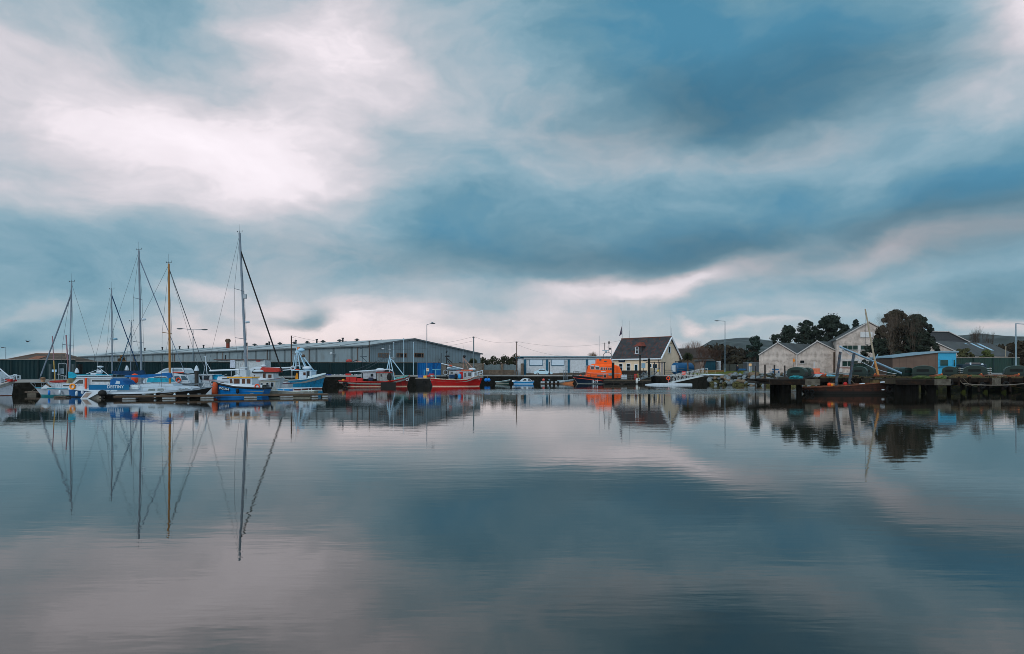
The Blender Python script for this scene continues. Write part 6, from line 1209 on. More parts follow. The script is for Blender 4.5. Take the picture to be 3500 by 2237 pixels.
for q in (1120, 1150, 1180, 1210, 1236): y = (q - 1118) * .03; B(f.x(q) - .06, f.x(q) + .06, y, y + .2, -.05, .14).build('leg', wood_m, t)
def crate(label, px, Y, z, w, h, col, name='fish_crate', rz=0):
    t = thing(name, label, 'crate', on(px, Y, z), rz); m = mat('crate_%d_%d_%d' % col, col, .6, var=.12)
    B(-w / 2, w / 2, -.3, .3, 0, .05).build('base', m, t)
    for a in ((-w / 2, w / 2, -.3, -.26), (-w / 2, w / 2, .26, .3), (-w / 2, -w / 2 + .04, -.26, .26), (w / 2 - .04, w / 2, -.26, .26)): B(*a, .05, h).build('side', m, t)
crate('blue crate under the strings of white floats', 1123, 130.6, 1.78, 1.0, .45, (16, 70, 150)); crate('red crate left of the shabby after deckhouse', 1191, 134, 1.9, 1.0, .5, (190, 40, 34)); crate('second blue tub on the dark barge between the red trawlers', 1445, 132.5, 1.62, .8, .45, (30, 96, 180)); crate('yellow tub on the dark barge between the red trawlers', 1453, 132, 1.62, .6, .4, (220, 160, 40)); crate('blue tub with white lid at the left end of the dark barge', 1436, 132.3, 1.62, .8, .5, (30, 80, 150))
f = Fr(1424, 131, 0); t = thing('work_barge', 'dark steel barge moored between the two red trawlers', 'barge', f.loc)
MB().prism([(0, -.3), (f.x(1470), -.3), (f.x(1470), 1.45), (-.2, 1.45)], 0, 5).build('hull', mat('barge_black', (14, 15, 14), .7, var=.3, dirt=(40, 37, 32), dirt_amt=.5), t); B(-.25, f.x(1464), -.06, 5.05, 1.453, 1.6).build('deck_edge', mat('barge_pale_edge', (170, 160, 146), .7, var=.2), t); MB().tube(f.pt(1450, 1290, 1), f.pt(1450, 1264, 1), .1).build('blue_post', mat('post_cyan', (50, 150, 190), .5), t); MB().ring((f.x(1450), -.12, .8), .3, .1).build('tyre_fender', dk, t)
t = thing('fish_box_stack', 'heap of white and red boxes on the barge beside the red trawler stern', 'boxes', on(1473, 134.5, 1.8)); MB().box(-.6, .3, 0, .6, 0, .35).build('box', clean_white, t); MB().box(-.4, .6, 0, .6, .353, .6).build('box', red_p, t); MB().box(-.7, -.1, -.5, -.05, 0, .3).build('box', red_p, t)
# cars
def car(label, px0, px1, pytop, pybot, Y, col, name='parked_car', style='coupe', rz=0, face=1):
    pc = (px0 + px1) / 2; z0 = Z(pybot, Y); Ln = (px1 - px0) / (FPX / Y) / max(.6, math.cos(rz)); H = (pybot - pytop) / (FPX / Y)
    t = thing(name, label, 'car', on(pc, Y, z0), rz); m = mat('car_paint_%d_%d_%d' % col, col, .22, .2, var=.0, spec=.7); s = face; hl = Ln / 2; W_ = 1.75
    P_ = lambda pts: [(s * a * hl, b * H) for a, b in pts]
    bo = MB().prism(P_([(-1, .25), (-.98, .58), (-.9, .68), (-.5, .7), (.35, .66), (.8, .58), (.97, .45), (1, .22), (.9, .16), (-.92, .16)]), -W_ / 2, W_ / 2).build('body', m, t, bevel=.03)
    cab = P_([(-.72, .69), (-.42, .97), (-.15, 1.0), (.08, .96), (.42, .66)]) if style == 'coupe' else P_([(-.95, .69), (-.86, .97), (-.5, 1.0), (.12, .97), (.45, .66)])
    mb = MB(); k = len(cab); mb.add([(a, -W_ / 2 * (.97 if b < .75 * H else .78), b) for a, b in cab] + [(a, W_ / 2 * (.97 if b < .75 * H else .78), b) for a, b in cab], [tuple(range(k)), tuple(range(2 * k - 1, k - 1, -1))] + [(i, i + k, (i + 1) % k + k, (i + 1) % k) for i in range(k)]); mb.build('cabin_roof', m, t)
    win = P_([(-.55, .72), (-.36, .92), (.04, .91), (.3, .70)]) if style == 'coupe' else P_([(-.8, .72), (-.74, .92), (.08, .91), (.33, .70)])
    for sg in (-1, 1):
        mb = MB(); mb.add([(a, sg * (W_ / 2 * (.985 if b < .75 * H else .80) + .02), b) for a, b in win], [(0, 1, 2, 3)]); mb.build('side_window', glass_m, t)
    for a0, a1 in (((-.735, .72), (-.44, .96)), ((.43, .68), (.1, .95))) if style == 'coupe' else (((-.96, .72), (-.87, .95)), ((.46, .68), (.14, .95))):
        mb = MB(); q0, q1 = P_([a0, a1]); mb.add([(q0[0] + .01 * s * (1 if a0[0] > 0 else -1), -W_ * .42, q0[1]), (q0[0] + .01 * s * (1 if a0[0] > 0 else -1), W_ * .42, q0[1]), (q1[0] + .02 * s * (1 if a0[0] > 0 else -1), W_ * .36, q1[1]), (q1[0] + .02 * s * (1 if a0[0] > 0 else -1), -W_ * .36, q1[1])], [(0, 1, 2, 3)]); mb.build('windscreen' if a0[0] > 0 else 'rear_window', glass_m, t)
    for a in (-.6, .62):
        for sg in (-1, 1):
            w_ = MB().tube((s * a * hl, sg * (W_ / 2 - .14), .33), (s * a * hl, sg * (W_ / 2 + .03), .33), .33, n=18).build('wheel', dk, t); MB().tube((s * a * hl, sg * (W_ / 2 + .03), .33), (s * a * hl, sg * (W_ / 2 + .04), .33), .21, n=10).build('rim', grey_metal, w_)
    for sg in (-1, 1): MB().ball((s * hl * .95, sg * .62, H * .5), .1, .2, .07).build('headlight', mat('lamp_glass', (190, 200, 204), .1), t); MB().ball((-s * hl * .97, sg * .66, H * .56), .05, .2, .09).build('tail_light', mat('tail_red', (150, 20, 20), .2), t)
    return t
car('pale blue-white coupe parked in front of the white and blue workshop', 1824.5, 1888.5, 1262.5, 1283, 178, (176, 206, 220))
car('silver-blue hatchback by the dark fence, behind the bow of the blue trawler', 1062, 1119, 1262, 1281, 138.5, (140, 180, 194), style='hatch', rz=R(20))
car('dark hatchback parked against the fence right of the silver one', 1122, 1170, 1262.5, 1281, 139, (44, 60, 76), style='hatch', rz=R(30), face=-1)
car('white car parked behind the red trawler under the palm tree', 1588, 1625, 1258, 1277, 163, (170, 186, 194), style='hatch', rz=R(15))
# quay ladders with hoops
def ladder(label, px, py0, Y):
    f = Fr(px, Y, 0); t = thing('quay_ladder', label, 'ladder', f.loc, group=None); s = .55
    for sg in (-s, s):
        MB().path([(sg, 0, .2), (sg, 0, 2.6), (sg * .9, 0, 3.1), (sg * .55, .05, f.z(py0)), (sg * .2, .1, f.z(py0) - .2), (sg * .12, .2, 2.6), (sg * .12, .5, 1.8)], .055, 6).build('side_rail', mat('ladder_steel', (104, 118, 128), .5, .3), t)
    for k in range(7): MB().tube((-s, 0, .3 + k * .28), (s, 0, .3 + k * .28), .025).build('rung', mat('ladder_steel', (104, 118, 128)), t)
ladder('quay ladder with hooped handrails above the small white and blue cabin boat', 1765, 1267.5, 166.3); ladder('quay ladder with hooped handrails left of the lifeboat bow', 1933, 1266, 166.8)
for px, top, lab in ((1878, 1238, 'short dark post on the quay in front of the workshop, above the coupe boot'), (1934.5, 1234, 'tall dark post behind the right-hand quay ladder')): pile(px, 169, top, .09, lab, dark_metal, zb=1.7, name='quay_post')
t = thing('net_buoys', 'pair of blue mooring buoys hanging on the quay wall beside the green open boat', 'buoys', on(1666, 156, .95))
for dx_ in (-.35, .3): MB().ball((dx_, 0, 0), .4, .36, .42).build('buoy', blue_p, t, smooth=True)
MB().tube((0, .1, .3), (0, .4, 1.0), .03).build('rope', rope_m, t)
f = Fr(1920, 182, 2.05); t = thing('low_wall', 'low brown wall in front of the workshop right of the coupe', 'wall', f.loc); B(f.x(1912), f.x(2005), 0, .4, 0, f.z(1274.5)).build('wall_face', mat('brown_plinth', (78, 70, 62)), t)

# ------------------------------------------------------------------ lifeboat berth
f = Fr(2060, 157, 0); t = thing('berth_pontoon', 'dark pontoon with rails in front of and right of the lifeboat', 'pontoon', f.loc)
B(f.x(2062), f.x(2222), -.9, .8, .15, .95).build('deck', mat('berth_dark', (20, 19, 17), .8, var=.3, dirt=(70, 62, 48), dirt_amt=.5), t)
B(f.x(2062), f.x(2222), -.95, -.9 - .003, .8, .97).build('edge_beam', wood_m, t)
mb = MB(); 
for z in (1.5, 2.0): mb.tube((f.x(2118), -.8, z), (f.x(2222), -.8, z), .03)
for q in range(2118, 2223, 13): mb.tube((f.x(q), -.8, .95), (f.x(q), -.8, 2.0), .035)
mb.build('guard_rail', mat('rail_grey_green', (84, 88, 84), .6), t)
for q in (2127,): pass
MB().lathe([(.1, -.9), (.28, -.75), (.28, .1), (.12, .3)], (f.x(2174), -1.1, 1.0), 10).build('fender', mat('fender_pale', (190, 196, 196), .5), t, smooth=True); MB().ring((f.x(2180), -.97, 1.05), .3, .09).build('tyre_fender', mat('fender_pale', (190, 196, 196)), t)
for px, Y, top, r, lab in ((2095.5, 156.5, 1240, .3, 'thick black pile in front of the orange superstructure'), (2187.5, 158.5, 1214, .17, 'thin dark pile in front of the cream house door'), (2218, 158.5, 1226, .28, 'dark pile at the left of the porch of the cream house')): pile(px, Y, top, r, lab, mat('pile_black', (18, 18, 17)))
def lattice(label, a, b, h, w, name='gangway', m=None, n=10, dm_=None, solid=True):
    """gangway between two world points: deck plate, two railing trusses"""
    a, b = Vector(a), Vector(b); t = thing(name, label, 'gangway', a); d = b - a; m = m or clean_white; sd_ = Vector((-d.y, d.x, 0)).normalized() * w / 2
    q = [-sd_, sd_, d + sd_, d - sd_]; MB().add([p + Vector((0, 0, z)) for z in (0, .1) for p in q], []) ; mb = MB(); mb.add([p + Vector((0, 0, z)) for z in (0, .1) for p in q], [(0, 1, 2, 3), (4, 5, 6, 7), (0, 1, 5, 4), (1, 2, 6, 5), (2, 3, 7, 6), (3, 0, 4, 7)]); mb.build('walkway', dm_ or m, t)
    for s in (-1, 1):
        mb = MB(); o = sd_ * s; up = Vector((0, 0, h)); mb.bar(o, o + d, .05, .16).tube(o + up, o + d + up, .035)
        for i in range(n + 1):
            p = o + d * i / n; mb.tube(p, p + up, .025, n=5)
            if i < n: mb.tube(p + (up if i % 2 else Vector()), o + d * (i + 1) / n + (Vector() if i % 2 else up), .02, n=5)
        mb.build('side_railing', m, t)
    return t
lattice('white aluminium gangway sloping down to the white float, right of the cream house', on(2290, 145, .45), on(2412, 150, 2.05), 1.5, 1.2, n=13, m=mat('white_alu', (190, 196, 198), .4, .1))
lattice('grey gangway leading up from the lifeboat pontoon to the porch of the cream house', on(2182, 158, 1.05), on(2232, 166, 2.0), 1.1, 1.2, m=grey_metal, n=7)
f = Fr(2208, 143.5, 0); t = thing('float_platform', 'long flat white float under the white gangway', 'float', f.loc)
MB().prism([(0, .0), (.0, .16), (f.x(2245), .36), (f.x(2290), .36), (f.x(2364), .30), (f.x(2364), -.1), (0, -.1)], -.5, 1.2).build('body', mat('float_pale', (178, 190, 200), .5, var=.08), t, bevel=.03)
t = thing('lifebuoy', 'orange lifebuoy and line hung at the lower end of the white gangway', 'lifebuoy', on(2284, 144.3, 1.4)); MB().ring((0, 0, 0), .34, .1).build('ring', orange_p, t, smooth=True); MB().path(sag((0, 0, -.3), (.15, 0, -.9), .05), .04).build('rope', mat('rope_red', (190, 70, 60), .8), t)
t = thing('lifebuoy_cabinet', 'bright orange-red cabinet on the quay above the white gangway', 'cabinet', on(2337, 155, 1.9)); MB().box(-.4, .4, -.2, .2, .15, .95).build('body', mat('cabinet_red', (226, 60, 26), .5), t, bevel=.06); B(-.05, .05, -.05, .05, -.1, .15).build('post', dark_metal, t)
f = Fr(2215, 167.5, 2.0); t = thing('porch', 'dark framed open porch with grey panels in front of the cream house', 'porch', f.loc)
for q in (2216, 2237, 2255, 2271): B(f.x(q) - .08, f.x(q) + .08, -.08, .08, -.1, f.z(1240)).build('post', mat('porch_dark', (30, 36, 42), .6), t)
B(f.x(2212), f.x(2275), -.3, 1.6, f.z(1240) + .003, f.z(1238)).build('roof', mat('porch_dark', (30, 36, 42)), t); B(f.x(2258), f.x(2266), -.04, .04, 0, f.z(1241)).build('side_panel', mat('porch_panel', (134, 128, 128), .7), t); B(f.x(2239), f.x(2254), -.04, .04, 0, f.z(1259)).build('side_panel', mat('porch_panel_white', (160, 160, 156), .7, var=.2), t); B(f.x(2222), f.x(2236), .3, .36, .0, f.z(1259)).build('side_panel', mat('porch_panel_cream', (150, 142, 124), .7, var=.2), t)
MB().bar((f.x(2240), -.08, .3), (f.x(2253), -.08, f.z(1258)), .04, .14).build('brace', dark_metal, t); MB().ball((f.x(2249), -.1, 1.1), .25, .05, .3).build('yellow_notice', mat('notice_yellow', (200, 160, 60), .7), t)
f = Fr(2115, 166.5, 1.9); t = thing('dock_fence', 'dark low wall and railing in front of the cream house windows', 'fence', f.loc); B(f.x(2118), f.x(2212), 0, .2, -.3, f.z(1267)).build('panel', mat('dock_fence_dark', (50, 42, 36), .85, var=.3), t)
t = thing('control_box', 'small pale blue control box on a pole beside the thin pile', 'box', on(2199, 165, 2)); B(-.45, .45, -.2, .2, 1.7, 2.9).build('cabinet', mat('box_pale_blue', (120, 150, 170), .5), t); MB().tube((0, 0, -.1), (0, 0, 1.7), .06).build('post', dark_metal, t)
t = thing('lobster_pots', 'heap of dark wire lobster pots on the lifeboat pontoon', 'lobster pots', on(2156, 158.5, .96))
for i in range(8):
    x, z = (i % 4) * .85 - 1.3, (i // 4) * .62; po = MB(); 
    for k in range(4): po.path([(x - .36 + k * .24, -.3, z), (x - .36 + k * .24, -.3, z + .35), (x - .36 + k * .24, 0, z + .55), (x - .36 + k * .24, .3, z + .35), (x - .36 + k * .24, .3, z)], .03, 4)
    po.box(x - .38, x + .38, -.3, .3, z, z + .05).build('pot', mat('pot_net', (70, 64, 60), .9, var=.5, scale=5), t)
t = thing('gas_bottles', 'three white cylinders beside the stern of the lifeboat', 'cylinders', on(2133, 158.2, .96))
for i in range(3): MB().lathe([(.16, 0), (.2, .08), (.2, .95), (.1, 1.15), (.05, 1.25)], (i * .45 - .45, 0, 0), 10).build('cylinder', clean_white, t, smooth=True)
t = thing('red_barrel', 'upright red barrel on the lifeboat pontoon', 'barrel', on(2172, 157.4, .96)); MB().lathe([(.26, 0), (.3, .1), (.3, 1.2), (.2, 1.35)], n=12).build('body', red_p, t, smooth=True)
t = thing('rope_bin', 'yellow-brown bundle of rope right of the red barrel', 'rope', on(2178, 158.0, .96)); MB().ball((0, 0, .7), .42, .35, .75, jit=.08, rnd=rd).build('coil', mat('rope_ochre', (130, 104, 60), .95, var=.5, scale=5), t)
# blue tank
f = Fr(2322, 171, 2.15); t = thing('fuel_tank', 'big dark blue cylindrical tank with a white panel on its end, beside the palm tree', 'tank', (X(2305, 171), 171, 2.15), R(28))
r = 1.45; tk = MB(); n = 24; prof = [(.0, -.35), (.5, -.3), (1.1, -.15), (1.42, .1), (1.45, .3), (1.45, 5.2), (1.2, 5.5), (0.0, 5.7)]
vs = []; 
for rr, xx in prof:
    for i in range(n): a = 2 * math.pi * i / n; vs.append((xx, rr * math.cos(a), 1.55 + rr * math.sin(a)))
tk.add(vs, [(j * n + i, j * n + (i + 1) % n, (j + 1) * n + (i + 1) % n, (j + 1) * n + i) for j in range(len(prof) - 1) for i in range(n)]); tk.build('tank_body', mat('tank_blue', (0, 74, 118), .4, var=.08), t, smooth=True)
B(-.45, -.36, -.85, .55, .7, 2.3).build('end_panel', clean_white, t); MB().path([(.3, 0, 3.0), (.3, 0, 3.3), (1.6, 0, 3.3), (1.6, 0, 3.0)], .07).box(1.5, 2.2, -.3, .3, 3.0, 3.25).build('top_fitting', dark_metal, t); B(.6, 1.0, -1.1, 1.1, -.1, .45).build('saddle', concrete, t); B(4.4, 4.8, -1.1, 1.1, -.1, .45).build('saddle', concrete, t)
def rails(label, pts, h, z0, name='railing', m=None, rows=2, gap=2.0):
    pts = [Vector((X(px, Y), Y, z)) for px, Y, z in pts]; o = pts[0]; t = thing(name, label, 'railing', o); m = m or mat('rail_grey_green', (84, 88, 84))
    for k in range(rows): MB().path([p - o + Vector((0, 0, h * (1 - k * .45))) for p in pts], .04, 6).build('rail', m, t)
    for a, b in zip(pts, pts[1:]):
        n = max(1, int((b - a).length / gap))
        for i in range(n + 1): p = a + (b - a) * i / n - o; MB().tube(p, p + Vector((0, 0, h)), .04, n=6).build('post', m, t)
rails('grey railing sloping down from the blue tank towards the white gangway', [(2312, 162, 2.6), (2350, 158, 2.3), (2395, 156, 1.9)], 1.1, 0); rails('pale tubular railing at the foot of the grass bank', [(2412, 151.5, 1.95), (2446, 150, 2.0)], 1.0, 0, m=mat('rail_tan', (130, 116, 90), .6))
rails('railing behind the lifeboat gangway by the porch', [(2273, 168, 2), (2300, 166, 2)], 1.1, 0)
t = thing('slip_dinghy', 'long white upturned dinghy lying at the top of the slip right of the gangway', 'dinghy', on(2440, 149, 2.0)); vs = []; mb = MB(); n = 12
for i in range(n + 1):
    k = i / n; w_ = .65 * math.sin(math.pi * min(1, k * 1.05 + .02)) ** .5 if 0 < k < 1 else .02
    for j in range(7): a = math.pi * j / 6; vs.append((-3.2 + 6.4 * k, w_ * math.cos(a), .05 + .24 * w_ / .65 * math.sin(a)))
mb.add(vs, [(i * 7 + j, i * 7 + j + 1, (i + 1) * 7 + j + 1, (i + 1) * 7 + j) for i in range(n) for j in range(6)]); mb.build('hull', clean_white, t, smooth=True); MB().bar((-3, 0, .31), (3, 0, .31), .05, .06).build('keel_strip', grey_metal, t)
# benches, sign posts, person
def bench(label, px, Y, z, w, col=(20, 84, 130), rz=0):
    t = thing('bench', label, 'bench', on(px, Y, z), rz); m = mat('bench_blue', col, .6, var=.1); B(-w / 2, w / 2, -.25, .2, .42, .47).build('seat', m, t); B(-w / 2, w / 2, .2, .26, .6, .95).build('backrest', m, t)
    for s in (-1, 1): B(s * w * .42 - .05, s * w * .42 + .05, -.25, .25, 0, .42).build('leg', m, t)
bench('blue bench beside the standing person, left of the lifebuoy post', 2536, 152, 2.55, 2.0); bench('blue bench against the left-hand pale shed', 2652, 148.5, 2.5, 1.5)
f = Fr(2563, 147.5, 2.4); t = thing('lifebuoy_post', 'cream and orange lifebuoy housing on two white posts by the rock slope', 'lifebuoy post', f.loc)
for q in (2561, 2567): B(f.x(q) - .07, f.x(q) + .07, 0, .1, -.1, f.z(1252)).build('post', clean_white, t)
MB().box(f.x(2559.5), f.x(2568.8), -.12, .2, f.z(1253), f.z(1243.5)).build('housing', mat('housing_cream', (214, 170, 120), .6), t, bevel=.08)
f = Fr(2713, 140, 2.35); t = thing('warning_sign', 'amber diamond warning sign on a post between the two small pale sheds', 'sign', f.loc); MB().tube((0, 0, -.1), (0, 0, f.z(1232)), .05).build('post', dark_metal, t); MB().prism(f.poly((2713, 1241), (2709, 1233), (2713, 1224), (2717, 1233)), -.06, -.01).build('board', mat('sign_amber', (206, 120, 24), .6, var=.2), t)
def person(label, px, Y, z, h=1.72, rz=0):
    k = h / 1.75; t = thing('person', label, 'person', on(px, Y, z), rz)
    V = [(0, 0, .93), (0, 0, 1.2), (0, 0, 1.42), (0, 0, 1.5), (0, -.02, 1.58), (0, -.02, 1.7), (.18, 0, 1.4), (.24, 0, 1.13), (.22, -.08, .88), (.22, -.12, .8), (-.18, 0, 1.4), (-.24, .02, 1.13), (-.2, -.1, .9), (-.18, -.14, .82),
         (.09, 0, .86), (.11, .02, .48), (.12, .05, .08), (.12, -.12, .04), (-.09, 0, .86), (-.13, -.03, .48), (-.14, 0, .08), (-.14, -.17, .04)]
    E_ = [(0, 1), (1, 2), (2, 3), (3, 4), (4, 5), (2, 6), (6, 7), (7, 8), (8, 9), (2, 10), (10, 11), (11, 12), (12, 13), (0, 14), (14, 15), (15, 16), (16, 17), (0, 18), (18, 19), (19, 20), (20, 21)]
    Rr = [.16, .15, .17, .07, .09, .085, .07, .055, .045, .04, .07, .055, .045, .04, .1, .07, .05, .045, .1, .07, .05, .045]
    me = bpy.data.meshes.new('body'); me.from_pydata([Vector(v) * k for v in V], E_, []); o = bpy.data.objects.new('body', me); COL.objects.link(o)
    md = o.modifiers.new('s', 'SKIN'); o.modifiers.new('sub', 'SUBSURF').levels = 1
    for i, sv in enumerate(me.skin_vertices[0].data): sv.radius = (Rr[i] * k,) * 2; sv.use_root = i == 0
    dg = bpy.context.evaluated_depsgraph_get(); m2 = bpy.data.meshes.new_from_object(o.evaluated_get(dg)); bpy.data.objects.remove(o); m2.materials.clear(); m2.materials.append(mat('dark_clothes', (26, 34, 44), .9, var=.2))
    for p in m2.polygons: p.use_smooth = True
    o = bpy.data.objects.new('body', m2); COL.objects.link(o); o.parent = t
    MB().ball((0, -.03 * k, 1.645 * k), .098 * k, .11 * k, .13 * k).build('head', mat('skin', (170, 126, 104), .6), t, smooth=True); MB().ball((0, .0, 1.69 * k), .11 * k, .12 * k, .11 * k).build('hair', dk, t, smooth=True)
person('person in dark clothes standing at the left end of the blue bench', 2521, 150.5, 2.5)

# ------------------------------------------------------------------ rocks
rock_ms = [mat('rock_grey', (92, 102, 106), .9, var=.3, scale=1.5, dirt=(56, 58, 52), dirt_amt=.6, bump=.6, bscale=6), mat('rock_blue_grey', (112, 122, 128), .9, var=.3, scale=1.5, dirt=(66, 66, 60), dirt_amt=.6, bump=.6, bscale=6), mat('rock_brown', (104, 90, 74), .9, var=.3, scale=1.5, bump=.6, bscale=6), mat('rock_weedy', (70, 68, 36), .95, var=.4, scale=2, dirt=(40, 38, 22), dirt_amt=.8, bump=.6, bscale=6)]
rd = random.Random(21)
def rock_mesh(seed, m):
    r_ = random.Random(seed); bm = bmesh.new(); bmesh.ops.create_icosphere(bm, subdivisions=2, radius=1)
    pl = [(Vector((r_.uniform(-1, 1), r_.uniform(-1, 1), r_.uniform(-1, 1))).normalized(), r_.uniform(.55, .85)) for _ in range(9)]
    for v in bm.verts:
        for n_, d_ in pl:
            q = v.co.dot(n_)
            if q > d_: v.co -= n_ * (q - d_)
        v.co *= 1 + .12 * mnoise.noise(v.co * 1.7 + Vector((seed, 0, 0)))
    me = bpy.data.meshes.new('boulder'); bm.to_mesh(me); bm.free(); me.materials.append(m); return me
rms = [rock_mesh(i, rock_ms[i % 3]) for i in range(9)]; wms = [rock_mesh(40 + i, rock_ms[3]) for i in range(3)]
labs = ('grey boulder in the rock slope below the pale sheds', 'weed-covered boulder at the water line of the rock slope')
for i in range(150):
    u = rd.random(); v = rd.random(); px = 2425 + 385 * u; Yb = 150 - 27 * u ** 1.1
    pxx = px; top = 2.25 if px > 2500 else 1.4 + .85 * (px - 2425) / 75
    z = -.1 + (top + .35) * v; Y = Yb - 3.2 * (1 - v) - .4; weedy = z < .55
    me = rd.choice(wms) if (weedy and rd.random() < .55) else rd.choice(rms); o = bpy.data.objects.new('boulder', me); COL.objects.link(o)
    s = rd.uniform(.38, .8); o.location = (X(pxx, Y), Y, z); o.scale = (s * rd.uniform(.9, 1.5), s, s * rd.uniform(.6, .9)); o.rotation_euler = (rd.uniform(-.4, .4), rd.uniform(-.4, .4), rd.uniform(0, 6))
    tag(o, labs[1] if me in wms else labs[0], 'rock', 'boulders of the rock slope' if me not in wms else 'weedy boulders at the water line')
for px, top, lab in ((2582, 1252, 'leftmost of the dark poles standing in the water before the rocks'), (2614.5, 1247, 'second dark pole from the left before the rocks, the tallest of the row'), (2647, 1248.5, 'third dark pole before the rocks, in front of the blue bench'), (2682, 1250, 'fourth dark pole, beside the left end of the jetty')):
    pile(px, 112, top, .13 if px > 2600 else .1, lab, mat('pole_weathered', (48, 44, 42), .9, var=.3), group='dark poles before the rocks')
rails('long thin rail fixed between the dark poles before the rocks', [(2580, 111.7, 1.3), (2690, 111.7, 1.3)], .35, 0, rows=1, gap=6, m=mat('pole_weathered', (48, 44, 42)))

# ------------------------------------------------------------------ timber and concrete jetty at right
jd = mat('jetty_deck', (58, 48, 38), .9, var=.4, scale=1.2, dirt=(52, 66, 30), dirt_amt=.5, bump=.5); jb = mat('jetty_beam', (26, 22, 19), .9, spec=.1, var=.4, scale=1.5, dirt=(58, 40, 28), dirt_amt=.6, bump=.5); jc = mat('jetty_concrete', (84, 80, 72), .9, var=.3, scale=1.2, dirt=(50, 44, 36), dirt_amt=.7, streak=.6, bump=.4); jp = mat('jetty_pile', (14, 13, 12), .9, spec=.05, var=.5, scale=2, bump=.5)
t = thing('jetty', 'long decaying timber jetty on black piles across the right side of the dock', 'jetty', on(2800, 86, 0)); f = Fr(2800, 86)
B(f.x(2798), f.x(3760), 0, 13, 1.72, 1.9).build('deck', jd, t); B(f.x(2798), f.x(3760), -.15, -.003, 1.35, 1.84).build('front_beam', jb, t); B(f.x(2798), f.x(3760), 3.5, 3.9, .95, 1.3).build('cross_beam', jb, t)
B(f.x(2800), f.x(3760), 12.0, 13.2, 1.2, 1.718).build('back_beam', jb, t)
for a, b in ((2972, 3010), (3385, 3415)): B(f.x(a), f.x(b), -.32, -.153, 1.05, 1.9).build('concrete_block', jc, t)
for i, px in enumerate((2830, 2900, 2965, 3035, 3110, 3205, 3300, 3376, 3440, 3520)):
    for yy in (1.0, 6.5): MB().tube((f.x(px) + yy * .35, yy, -2), (f.x(px) + yy * .3, yy, 1.718), .26, n=9).build('pile', jp, t)
MB().bar((f.x(3160), .6, 1.5), (f.x(3190), .6, -.2), .3, .35).build('fallen_brace', jp, t)
for a, b, lab in ((2633, 2802, 'left'), (3062, 3248, 'right')):
    f2 = Fr(a, 78, 0); t2 = thing('jetty_platform', 'square concrete-fronted platform at the %s of the jetty front, with its own piles' % ('left end' if lab == 'left' else 'middle'), 'platform', f2.loc)
    x1 = f2.x(b); B(0, x1, 0, 7.6, 1.25, 1.8).build('deck', jd if lab == 'right' else mat('platform_timber', (50, 45, 41), .9, var=.3, scale=1.5), t2); B(x1 * .70, x1, -.1, -.003, 1.12, 1.82).build('concrete_face', jc, t2); B(-.05, x1 * .699, -.08, -.003, 1.15, 1.78).build('front_beam', jb, t2)
    if lab == 'left': MB().prism([(-1.6, 1.72), (0, 1.5), (0, 1.78), (-1.6, 1.82)], .3, 4).build('broken_edge', jb, t2)
    for q, r_ in (((2686, .3), (2701, .42), (2742, .3)) if lab == 'left' else ((3085, .5), (3112, .6), (3135, .5), (3200, .5))): MB().tube((f2.x(q), .9, -2), (f2.x(q), .9, 1.247), r_, n=10).build('pile', jp, t2); MB().tube((f2.x(q) + .4, 5, -2), (f2.x(q) + .4, 5, 1.247), r_, n=10).build('pile', jp, t2)
# debris under and on the jetty
t = thing('fallen_timbers', 'tangle of broken pale timbers under the jetty on the weedy bank', 'timbers', on(3260, 97, .3)); rd = random.Random(4)
for i in range(15):
    x = rd.uniform(-4, 8); a = rd.uniform(-.6, .6); l = rd.uniform(1, 2.6); z = rd.uniform(.1, .9); MB().bar((x - l / 2 * math.cos(a), rd.uniform(-2.5, 0), z - l / 2 * math.sin(a) * .5), (x + l / 2 * math.cos(a), rd.uniform(-1.5, 0), z + l / 2 * math.sin(a) * .5), .1, .09).build('timber', mat('timber_pale_brown', (120, 92, 64), .9, var=.3) if i % 2 else mat('timber_ochre', (130, 118, 60), .9, var=.3), t)
o = line(None, sag(on(3290, 85.4, 1.2), on(3560, 84.5, 1.5), .35, 14), .06, mat('hose_grey', (104, 98, 90), .8), 'hanging_hose'); tag(o, 'long grey hose drooping along the front of the jetty at right', 'hose')
# green arched hoods
hg = mat('hood_green', (8, 36, 32), .4, var=.2, scale=1.2, dirt=(24, 36, 30), dirt_amt=.4); hdk = mat('hood_opening', (8, 16, 14), .8)
def hood(label, px0, px1, pytop, pybot, Y, z0=1.92, rz=-.38, depth=2.6, slot=True, lip=False):
    s = FPX / Y; W_ = (px1 - px0) / s; H = Z(pytop, Y) - z0; t = thing('arched_hood', label, 'container', (X((px0 + px1) / 2, Y), Y, z0), rz, group=None)
    n = 12; prof = [(-W_ / 2, .2)] + [(-W_ / 2 * math.cos(math.pi * i / n) * (1 if 0 < i < n else 1), .2 + H * .42 + (H * .58 - .2) * math.sin(math.pi * i / n) ** .75) for i in range(n + 1)] + [(W_ / 2, .2)]
    sh = MB().prism(prof, 0, depth).build('shell', hg, t); B(-W_ / 2 - .1, W_ / 2 + .1, -.1, depth + .1, H * .28, H * .36).build('flange', hg, t); B(-W_ / 2 + .05, W_ / 2 - .05, .05, depth - .05, 0, .198).build('base', dark_metal, t)
    if slot: B(-W_ * .30, W_ * .22, -.05, -.003, H * .5, H * .72).build('opening', hdk, t)
    ri = MB(); 
    for yy in (depth * .33, depth * .72): ri.path([(a * 1.01, yy, b * 1.01) for a, b in prof[1:-1]], .04, 5)
    ri.build('rib', mat('rib_pale', (70, 92, 88), .5), t); return t
